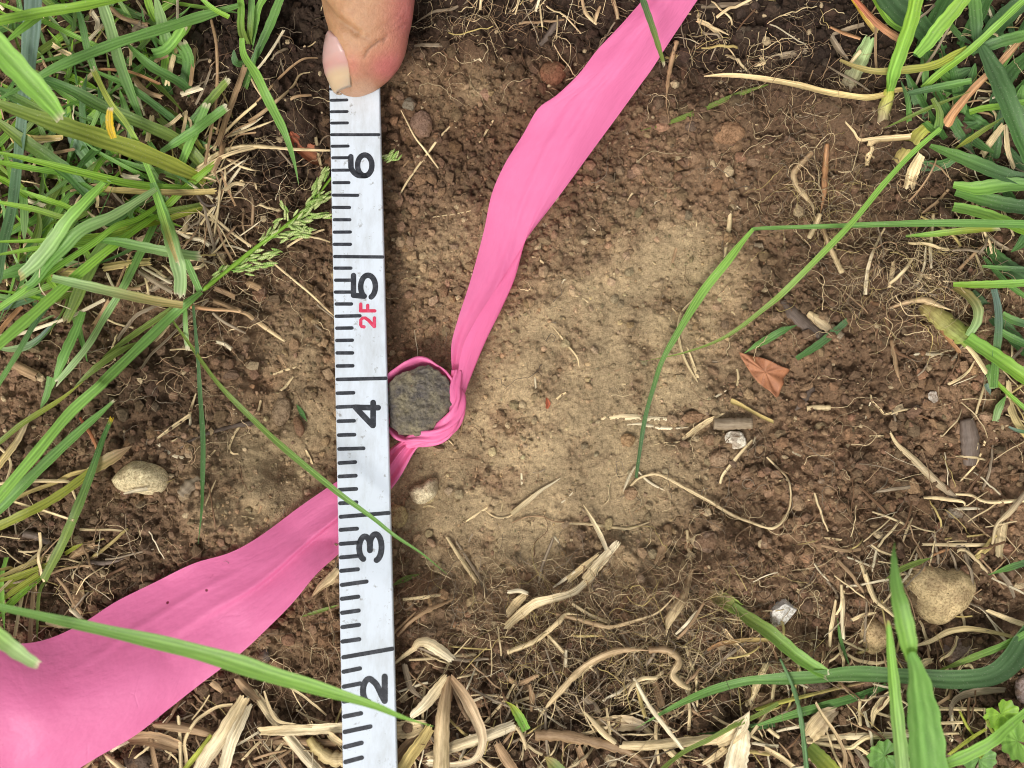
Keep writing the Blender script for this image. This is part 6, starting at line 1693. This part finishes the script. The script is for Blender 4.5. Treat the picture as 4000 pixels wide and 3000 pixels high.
# right of the thatch
sw(3, 3, [640, 90, 655, 250, 650, 400, 660, 540], [30, 44, 40, 34], 's', 'pale upright straw above the curved leaf, longer of two', z=3, c2='w')
sw(3, 3, [590, 210, 570, 370, 550, 480, 540, 610], [20, 36, 38, 24], 's', 'pale upright straw above the curved leaf, shorter of two', z=3)
sw(3, 3, [250, 120, 310, 180, 370, 240], [26, 40, 36], 's', 'short straw right of the pale grey white stone', z=2)
sw(3, 3, [850, -20, 890, 100, 940, 210, 1020, 280, 1100, 350], [36, 44, 40, 36, 30], 's', 'straw slanting down to the upright blade beside the big stone', z=3)
sw(3, 3, [730, 385, 830, 340, 935, 318], [30, 34, 10], 's', 'thin straw above the small round tan pebble', z=3)
sw(3, 3, [1250, 610, 1400, 570, 1550, 490, 1700, 460, 1850, 470, 2050, 510, 2230, 560], [20, 40, 52, 50, 36, 30, 30], 's', 'long arched straw below the big heart-shaped stone', z=4, c2='e')
sw(3, 3, [1900, 300, 2020, 350, 2120, 390, 2240, 430], [30, 40, 46, 44], 's', 'pale straw right of the big heart-shaped stone', z=4)
sw(3, 3, [2010, -20, 2080, 70, 2130, 190], [40, 44, 20], 'g', 'grey straw at the right edge above the pale straw', z=4)
sw(3, 3, [1310, 780, 1360, 740, 1415, 730], [50, 60, 30], 's', 'pinkish straw flake beside the dark upright blade', z=5, flat=0.2)
sw(3, 3, [1400, 970, 1420, 1080, 1410, 1200], [30, 34, 16], 'w', 'white straw strip beside the dark upright blade', z=5)
sw(3, 3, [1570, 1200, 1600, 1090, 1680, 1030, 1850, 995, 2040, 985], [26, 44, 60, 56, 40], 'g', 'grey hooked straw lying right of the dark upright blade', z=4)
sw(3, 3, [1420, 1155, 1600, 1150, 1880, 1158], [26, 32, 28], 's', 'level straw right of the dark upright blade', z=3)
sw(3, 3, [1440, 1275, 1560, 1270, 1680, 1265], [20, 26, 22], 's', 'shorter level straw below another beside the dark blade', z=3)
sw(3, 3, [1480, 1365, 1560, 1362, 1650, 1360], [16, 22, 18], 's', 'lowest level straw beside the dark upright blade', z=3)
sw(3, 3, [330, 1420, 600, 1395, 900, 1385, 1280, 1370], [40, 52, 56, 40], 's', 'long level straw stalk behind the upright blades', z=3.5, c2='w')
sw(3, 3, [340, 1440, 500, 1460, 680, 1490, 740, 1480, 860, 1400, 1060, 1380], [26, 34, 40, 40, 36, 26], 's', 'bent straw below the long level stalk', z=4)
sw(3, 3, [410, 1100, 480, 1220, 560, 1330, 620, 1440, 660, 1560, 640, 1690], [24, 28, 30, 34, 36, 36], 's', 'thin slanting straw crossing the long level stalk', z=6, c2='n')
sw(3, 3, [330, 1380, 400, 1280, 480, 1200, 590, 1150], [140, 190, 160, 60], 's', 'crumpled wide dry sheath right of the thin dark stem', z=4, flat=0.15, c2='g')
sw(3, 3, [900, 1290, 920, 1180, 980, 1110, 1060, 1020], [20, 50, 80, 60], 's', 'dry leaf flake left of the pale upright blade', z=4, flat=0.2)
sw(3, 3, [800, 1070, 795, 1180, 805, 1290], [30, 34, 26], 's', 'short upright straw behind the long level stalk', z=3)
sw(3, 3, [-100, 1160, 100, 1100, 300, 1050, 560, 985, 830, 925], [30, 36, 30, 26, 16], 'o', 'yellow tipped straw below the curved leaf', z=4, c2='n')
sw(3, 3, [-20, 1490, 100, 1560, 220, 1650], [40, 44, 40], 's', 'straw at the bottom edge left of the olive shoot', z=4)
sw(3, 3, [0, 1320, 50, 1360, 95, 1395], [30, 36, 30], 's', 'short pale straw left of the thin dark stem', z=3)
sw(3, 3, [1700, 780, 1740, 770, 1780, 815], [20, 30, 12], 's', 'small straw point under the curved leaf', z=5)
sw(3, 3, [690, 680, 780, 730, 930, 755, 1020, 740], [20, 30, 30, 20], 's', 'pale straw tucked behind the curved leaf', z=3)
sw(3, 3, [1660, 1170, 1720, 1290, 1780, 1380], [20, 26, 16], 'o', 'olive straw stem left of the scalloped leaves', z=4)
sw(3, 3, [1560, 1540, 1750, 1400, 1880, 1320], [26, 34, 26], 'o', 'olive stem slanting to the scalloped leaves', z=5)
sw(3, 3, [760, 1480, 840, 1590, 900, 1700], [50, 56, 50], 'g', 'grey straw at the bottom edge left of the pale upright blade', z=3)
# lower left, under and below the tape
sw(0, 3, [1120, 1400, 1280, 1400, 1400, 1420, 1545, 1470], [90, 110, 120, 100], 'n', 'broad brown straw below the pink tail', z=5, flat=0.25)
sw(0, 3, [1330, 1290, 1500, 1300, 1680, 1330, 1850, 1380], [60, 80, 76, 50], 'n', 'brown straw blade above the broad one below the pink tail', z=5, flat=0.25)
sw(0, 3, [2120, 1060, 2020, 1230, 1920, 1400, 1800, 1560, 1720, 1700], [90, 120, 130, 120, 110], 's', 'pale straw bundle left of the ruler at the bottom edge', z=6, flat=0.35, c2='w')
sw(0, 3, [2150, 1120, 2080, 1270, 2000, 1440, 1930, 1700], [60, 90, 96, 90], 'w', 'whitish straw leaf beside the pale straw bundle', z=6.5, flat=0.25)
sw(0, 3, [1830, 1370, 1740, 1500, 1640, 1620, 1580, 1700], [30, 44, 44, 40], 'o', 'green tinged straw at the left of the pale straw bundle', z=6)
sw(0, 3, [2010, 1110, 1880, 1130, 1760, 1200, 1680, 1270, 1600, 1420, 1610, 1560, 1620, 1690], [24, 26, 28, 28, 28, 30, 30], 's', 'thin bent straw arching left of the pale straw bundle', z=5)
sw(0, 3, [1540, 1210, 1555, 1400, 1562, 1690], [24, 28, 28], 's', 'thin upright straw below the pink tail', z=5)
sw(0, 3, [1810, 1030, 1740, 1140, 1660, 1240], [12, 14, 12], 's', 'hair-thin straw above the thin bent straw', z=5)
sw(0, 3, [1300, 1410, 1330, 1560, 1360, 1690], [30, 40, 36], 'n', 'brown upright straw beside the dark earthy stone', z=5)
sw(0, 3, [2050, 890, 2130, 980, 2230, 1070], [60, 80, 70], 'n', 'brown straw leaf near the tail edge left of the ruler', z=4, flat=0.3)
sw(0, 3, [1820, 920, 1870, 960, 1915, 1000], [50, 56, 30], 'n', 'short brown straw poking out below the pink tail', z=5, flat=0.3)
sw(0, 3, [2030, 1470, 2120, 1420, 2230, 1350], [16, 20, 16], 'w', 'thin white straw crossing beside the straw bundle', z=5)
sw(0, 3, [600, 290, 650, 330, 700, 375], [40, 44, 36], 'w', 'short pale straw stub at the upper border of the pink tail', z=4)
sw(0, 3, [400, 400, 500, 425, 620, 435], [30, 44, 30], 's', 'pale straw lying along the border of the lower pink tail', z=4)
sw(0, 3, [490, 20, 570, 120, 640, 250, 700, 330], [20, 26, 30, 26], 'n', 'long brown straw above the lower pink tail', z=4)
sw(0, 3, [920, 1560, 990, 1620, 1080, 1690], [34, 44, 40], 's', 'straw at the bottom edge beside the pink tail', z=5)

# dry bits within the left turf
for q, w_, c_a in (([1505, 415, 1470, 540, 1430, 720], 56, 's'), ([1560, 810, 1650, 780, 1730, 755], 48, 'w'), ([640, 760, 720, 700, 800, 630], 40, 's'), ([215, 1180, 330, 1195, 540, 1190], 44, 'e'), ([290, 1235, 400, 1210, 520, 1195], 34, 's'),
                  ([1310, 1000, 1290, 1110, 1270, 1220], 42, 's'), ([800, 110, 850, 190, 840, 250], 44, 'w'), ([890, 220, 820, 300, 765, 355], 40, 'w'), ([1530, -40, 1530, 140, 1532, 290], 24, 'w'), ([1825, 170, 1870, 400, 1870, 800, 1820, 1150, 1770, 1420], 26, 'n'),
                  ([2115, 570, 2040, 780, 1960, 1000, 1880, 1250], 52, 'n'), ([1700, 1490, 1850, 1400, 2000, 1330, 2212, 1275], 36, 's'), ([780, 600, 950, 605, 1140, 630, 1380, 730], 28, 'r'), ([1140, 650, 1260, 780, 1400, 830], 46, 'n'), ([1400, 1105, 1480, 1060, 1560, 990], 32, 's'),
                  ([1060, 1520, 1130, 1535, 1200, 1530], 50, 'w'), ([900, 1640, 1200, 1660, 1600, 1670, 1860, 1660], 56, 'e'), ([1610, 960, 1600, 1060, 1580, 1150], 30, 's'), ([1690, 420, 1670, 580, 1650, 740], 36, 'n'), ([1110, 350, 1135, 450, 1130, 560], 30, 's'),
                  ([1150, 260, 1180, 220, 1210, 195], 60, 'g'), ([1340, 520, 1390, 490, 1440, 470], 44, 'n'), ([1930, 1240, 1900, 1350, 1840, 1480], 40, 'n'), ([2000, 960, 1930, 1150, 1900, 1330], 24, 'n'), ([2212, 900, 2050, 1040, 1900, 1200, 1850, 1300], 26, 's'),
                  ([2212, 1040, 2050, 1110, 1950, 1180], 18, 'n'), ([2212, 1150, 2080, 1170, 1980, 1240], 20, 'n'), ([2110, 1590, 2020, 1580, 1930, 1640], 36, 's'), ([860, 1420, 900, 1460, 930, 1490], 30, 'g'), ([430, 1330, 540, 1310, 640, 1290], 26, 'n'),
                  ([660, 330, 630, 420, 600, 500], 20, 'g'), ([950, 60, 1060, 150, 1280, 210], 40, 'n'), ([1000, 120, 1150, 200, 1320, 260], 30, 'g'), ([460, 390, 540, 440, 620, 480], 40, 's'), ([1580, 980, 1640, 1040, 1650, 1100], 24, 's')):
    St('L', 0, 0, q, w_, c_a, z=(5, 7), flat=0.35, c2=None)
for q, w_, c_a in (([240, 75, 320, 100, 390, 120], 36, 'w'), ([840, 20, 850, 70, 845, 130], 30, 's'), ([1200, 680, 1350, 780, 1490, 860], 44, 'g'), ([1225, 650, 1350, 720, 1480, 790], 24, 'w'), ([1540, 340, 1640, 390, 1740, 410, 1810, 460], 40, 'w'),
                  ([0, 1245, 200, 1215, 400, 1150, 600, 1080, 900, 930], 30, 'w'), ([920, 700, 950, 770, 975, 820], 24, 'w'), ([1130, 510, 1070, 660, 1000, 830], 20, 'n'), ([940, 930, 870, 1050, 805, 1145], 34, 'n'), ([1380, 960, 1280, 1010, 1170, 1070, 1070, 1190, 1010, 1275], 34, 'g'),
                  ([1740, 100, 1850, 220, 2000, 350, 2170, 470], 24, 's'), ([1930, -20, 1890, 120, 1880, 280, 1930, 450, 2010, 600], 22, 'n'), ([1640, 180, 1610, 260, 1590, 340], 44, 's'), ([1850, 830, 1950, 870, 2030, 910], 44, 'n'), ([1840, 940, 1950, 980, 2080, 1030], 40, 'n'),
                  ([1290, 840, 1380, 790, 1470, 750], 60, 'g'), ([1880, 1290, 1940, 1310, 1995, 1350], 36, 'w'), ([1790, 930, 1600, 1110, 1440, 1270, 1300, 1400, 1215, 1520], 26, 'g'), ([1460, 1150, 1400, 1230, 1340, 1290], 22, 's'), ([480, 690, 640, 690, 800, 680], 70, 'e'),
                  ([900, 650, 1100, 620, 1300, 600], 66, 'e'), ([180, 990, 60, 1120, -20, 1220], 40, 'r'), ([430, 720, 470, 740, 540, 760], 60, 'e'), ([1250, 730, 1270, 800, 1285, 900], 20, 's'), ([550, 860, 520, 930, 500, 980], 24, 's'), ([80, 1480, 180, 1530, 300, 1590], 90, 'n'),
                  ([2130, 780, 2180, 800, 2240, 830], 60, 'n'), ([1640, 660, 1720, 650, 1760, 620], 30, 's')):
    St('L', 0, 1, q, w_, c_a, z=(3, 5), flat=0.35)
# white spider silk
rt(0, 1, [352, 600, 338, 740, 345, 820, 400, 900, 480, 960, 612, 1012], 7, 'w', 'curved white thread hanging among blades of the corner turf', z=(22, 20, 16), name='silk_thread', cat='thread', end='none')

# small straw scraps on the soil that nothing tells apart
cnt = 0
while cnt < 120:
    u, v = RNG.uniform(430, 2000), RNG.uniform(80, 1330)
    sxx, syy = u * D2S, v * D2S
    p = P(sxx, syy, 3.0)
    pm, om, fm = masks(np.array([p[0]]), np.array([p[1]]))
    if om[0] > 0.85 or (700 < u < 870): continue
    cnt += 1
    a = RNG.uniform(0, math.pi)
    ln = RNG.uniform(10, 34) * D2S
    q = [(sxx + math.cos(a) * ln * f, syy + math.sin(a) * ln * f + RNG.normal(0, 3)) for f in (-0.5, 0, 0.5)]
    q = [((x_ - 0) * 2.212, y_ * 2.212) for x_, y_ in q]
    St(None, 0, 0, sum(map(list, q), []), RNG.uniform(9, 24), RNG.choice(list('ssgnw')), 'small dry straw scrap lying on the bare soil', z=0.4, group='small straw scraps on bare soil', name='straw_scrap', n=7, sides=5)

# ------------------------------------------------------------------ masses nobody could count
def scatter_xy(blobs, n):
    w_ = np.array([q[4] for q in blobs], float); w_ /= w_.sum()
    k = RNG.choice(len(blobs), n, p=w_)
    bb = np.array([q[:4] for q in blobs], float)[k]
    d = RNG.normal(0, 0.62, (n, 2))
    d_px = (bb[:, :2] + d * bb[:, 2:4]) * D2S
    return P(d_px[:, 0], d_px[:, 1], 6.0)[:, :2]


def strands(name, label, cat, blobs, n, k, step, turn, rad, zoff, arch, cols, mat, sides=3, flat=1.0):
    xy = scatter_xy(blobs, n)
    hd = RNG.uniform(0, 2 * math.pi, n)
    pts = np.zeros((n, k, 2)); pts[:, 0] = xy
    st = step * RNG.uniform(0.5, 1.3, n)
    trn = RNG.normal(0, turn * 0.35, n)
    for q in range(1, k):
        hd = hd + trn + RNG.normal(0, turn, n)
        pts[:, q] = pts[:, q - 1] + np.stack([np.cos(hd), np.sin(hd)], -1) * st[:, None]
    hz = H(pts[..., 0].ravel(), pts[..., 1].ravel()).reshape(n, k)
    t = np.linspace(0, 1, k)[None]
    hz = hz * 0.5 + hz.max(1, keepdims=True) * 0.35 + hz.mean(1, keepdims=True) * 0.15
    Z_ = hz + zoff * RNG.random((n, 1)) + arch * RNG.random((n, 1)) * np.sin(t * math.pi) + 0.1
    C = np.concatenate([pts, Z_[..., None]], -1)
    T = np.gradient(C, axis=1); T /= np.linalg.norm(T, axis=2, keepdims=True) + 1e-9
    side = np.cross(T, [0, 0, 1.0]); side /= np.linalg.norm(side, axis=2, keepdims=True) + 1e-9
    nor = np.cross(side, T)
    R_ = (rad[0] + (rad[1] - rad[0]) * RNG.random(n) ** 2.2)[:, None] * (1 - 0.75 * t ** 1.5 if mat == 'root' else 1 - 0.3 * t ** 4)
    ph = np.linspace(0, 2 * math.pi, sides, endpoint=False)
    V = C[:, :, None, :] + side[:, :, None, :] * (R_[..., None] * np.cos(ph))[..., None] + nor[:, :, None, :] * (flat * R_[..., None] * np.sin(ph))[..., None]
    f1 = grid_faces(k, sides, True)
    F = (f1[None] + (np.arange(n) * k * sides)[:, None, None]).reshape(-1, 4)
    cs = np.array([PL[c] for c in cols])[RNG.integers(len(cols), size=n)] * RNG.uniform(0.7, 1.12, (n, 1))
    col = (np.repeat(cs, k * sides, 0).reshape(n, k, sides, 3) * (RNG.uniform(0.7, 1.12, (n, 1, sides, 1)))).reshape(-1, 3)
    uv = np.stack(np.broadcast_arrays((ph / 6.283)[None, None, :] + RNG.random((n, 1, 1)) * 3, t[:, :, None] * k * step / 10 + RNG.random((n, 1, 1)) * 9), -1).reshape(-1, 2)
    o = obj(name, mesh(name, V.reshape(-1, 3), F, col, uv), M[mat])
    return tag(o, label, cat, kind='stuff')


ROOTB = [(1900, 480, 230, 260, 5), (1960, 620, 160, 110, 4), (1180, 1330, 330, 110, 6), (1480, 1330, 260, 150, 7), (1330, 1440, 300, 120, 6), (1850, 1280, 260, 160, 3), (1080, 60, 260, 90, 4), (1640, 130, 200, 130, 4),
         (570, 430, 130, 180, 3.5), (180, 1200, 200, 130, 3), (440, 600, 160, 140, 2.5), (610, 1400, 160, 110, 3), (1750, 300, 200, 220, 3), (1150, 750, 800, 600, 4.5), (480, 250, 130, 160, 3), (1650, 1080, 280, 160, 3), (350, 850, 200, 200, 3)]
strands('root_hairs', 'tangle of fine brown root hairs round the edges of the hole', 'roots', ROOTB, 2700, 20, 0.62, 0.34, (0.045, 0.17), 1.2, 2.6, 'nntgss', 'root')
strands('fuzz_roots', 'pale hair roots crowding the bottom thatch', 'roots', [(1330, 1400, 230, 100, 4), (1150, 1300, 200, 90, 3), (1500, 1380, 150, 110, 3), (1950, 600, 140, 110, 3), (1780, 420, 80, 110, 2)], 1000, 18, 0.72, 0.30, (0.05, 0.15), 2.2, 3.2, 'ssnge', 'root')
THB = [(230, 300, 330, 330, 6), (120, 1230, 200, 120, 3), (1050, 1590, 520, 110, 7), (420, 1600, 300, 90, 3), (1900, 1500, 330, 170, 6), (2080, 330, 170, 330, 4), (2100, 900, 130, 300, 2), (1950, 1180, 220, 120, 2.5), (380, 560, 130, 110, 1.5), (1300, 1450, 380, 110, 4), (1560, 50, 200, 70, 1.5), (1150, 20, 180, 50, 1.5)]
strands('dry_thatch', 'dull dead straw matted between the turf and the hole', 'thatch', THB, 1500, 8, 1.35, 0.07, (0.07, 0.45), 2.6, 1.8, 'swsgnntges', 'straw', sides=6, flat=0.22)

# lawn that goes on outside the frame
nL = 9000
ang = RNG.uniform(0, 2 * math.pi, nL)
lx, ly = RNG.uniform(-480, 480, nL), RNG.uniform(-420, 420, nL)
ssx, ssy = proj(np.stack([lx, ly, np.full(nL, 12.0)], -1))
ok = (ssx < -260) | (ssx > 4260) | (ssy < -330) | (ssy > 3260)
ok &= ~((np.abs(lx + 35) < 60) & (ly > 90) & (ly < 420))
lx, ly, ang = lx[ok], ly[ok], ang[ok]
nL = len(lx)
t = np.linspace(0, 1, 6)
ln = RNG.uniform(22, 60, nL)[:, None]; le = RNG.uniform(0.15, 0.8, nL)[:, None]
out_dir = np.stack([lx, ly], -1) / (np.hypot(lx, ly)[:, None] + 1)
dx, dy = np.cos(ang)[:, None] * 0.8 + out_dir[:, :1] * 0.6, np.sin(ang)[:, None] * 0.8 + out_dir[:, 1:] * 0.6
X = lx[:, None] + dx * ln * le * t ** 1.6
Y = ly[:, None] + dy * ln * le * t ** 1.6
Z = H0(lx, ly)[:, None] + ln * (1 - 0.5 * le) * t * (1 - 0.35 * t)
C = np.stack([X, Y, Z], -1)
sd = np.stack([-dy, dx, 0 * dx], -1); sd /= np.linalg.norm(sd, axis=2, keepdims=True) + 1e-9
wd = (RNG.uniform(1.2, 3.0, nL)[:, None] * (1 - t ** 2.5) + 0.05)[..., None] / 2
V = np.stack([C - sd * wd, C + sd * wd], 2).reshape(-1, 3)
F = (grid_faces(6, 2)[None] + (np.arange(nL) * 12)[:, None, None]).reshape(-1, 4)
cs = np.array([PL[c] for c in 'bmdkmlo'])[RNG.integers(7, size=nL)]
uv = np.stack(np.broadcast_arrays(np.array([0, 1.0])[None, None, :], (t * 4)[None, :, None] + np.zeros((nL, 1, 1))), -1).reshape(-1, 2)
tag(obj('lawn_grass', mesh('lawn_grass', V, F, np.repeat(cs, 12, 0), uv), M['leaf']), 'green lawn grass growing all round the dug hole', 'grass', kind='stuff')
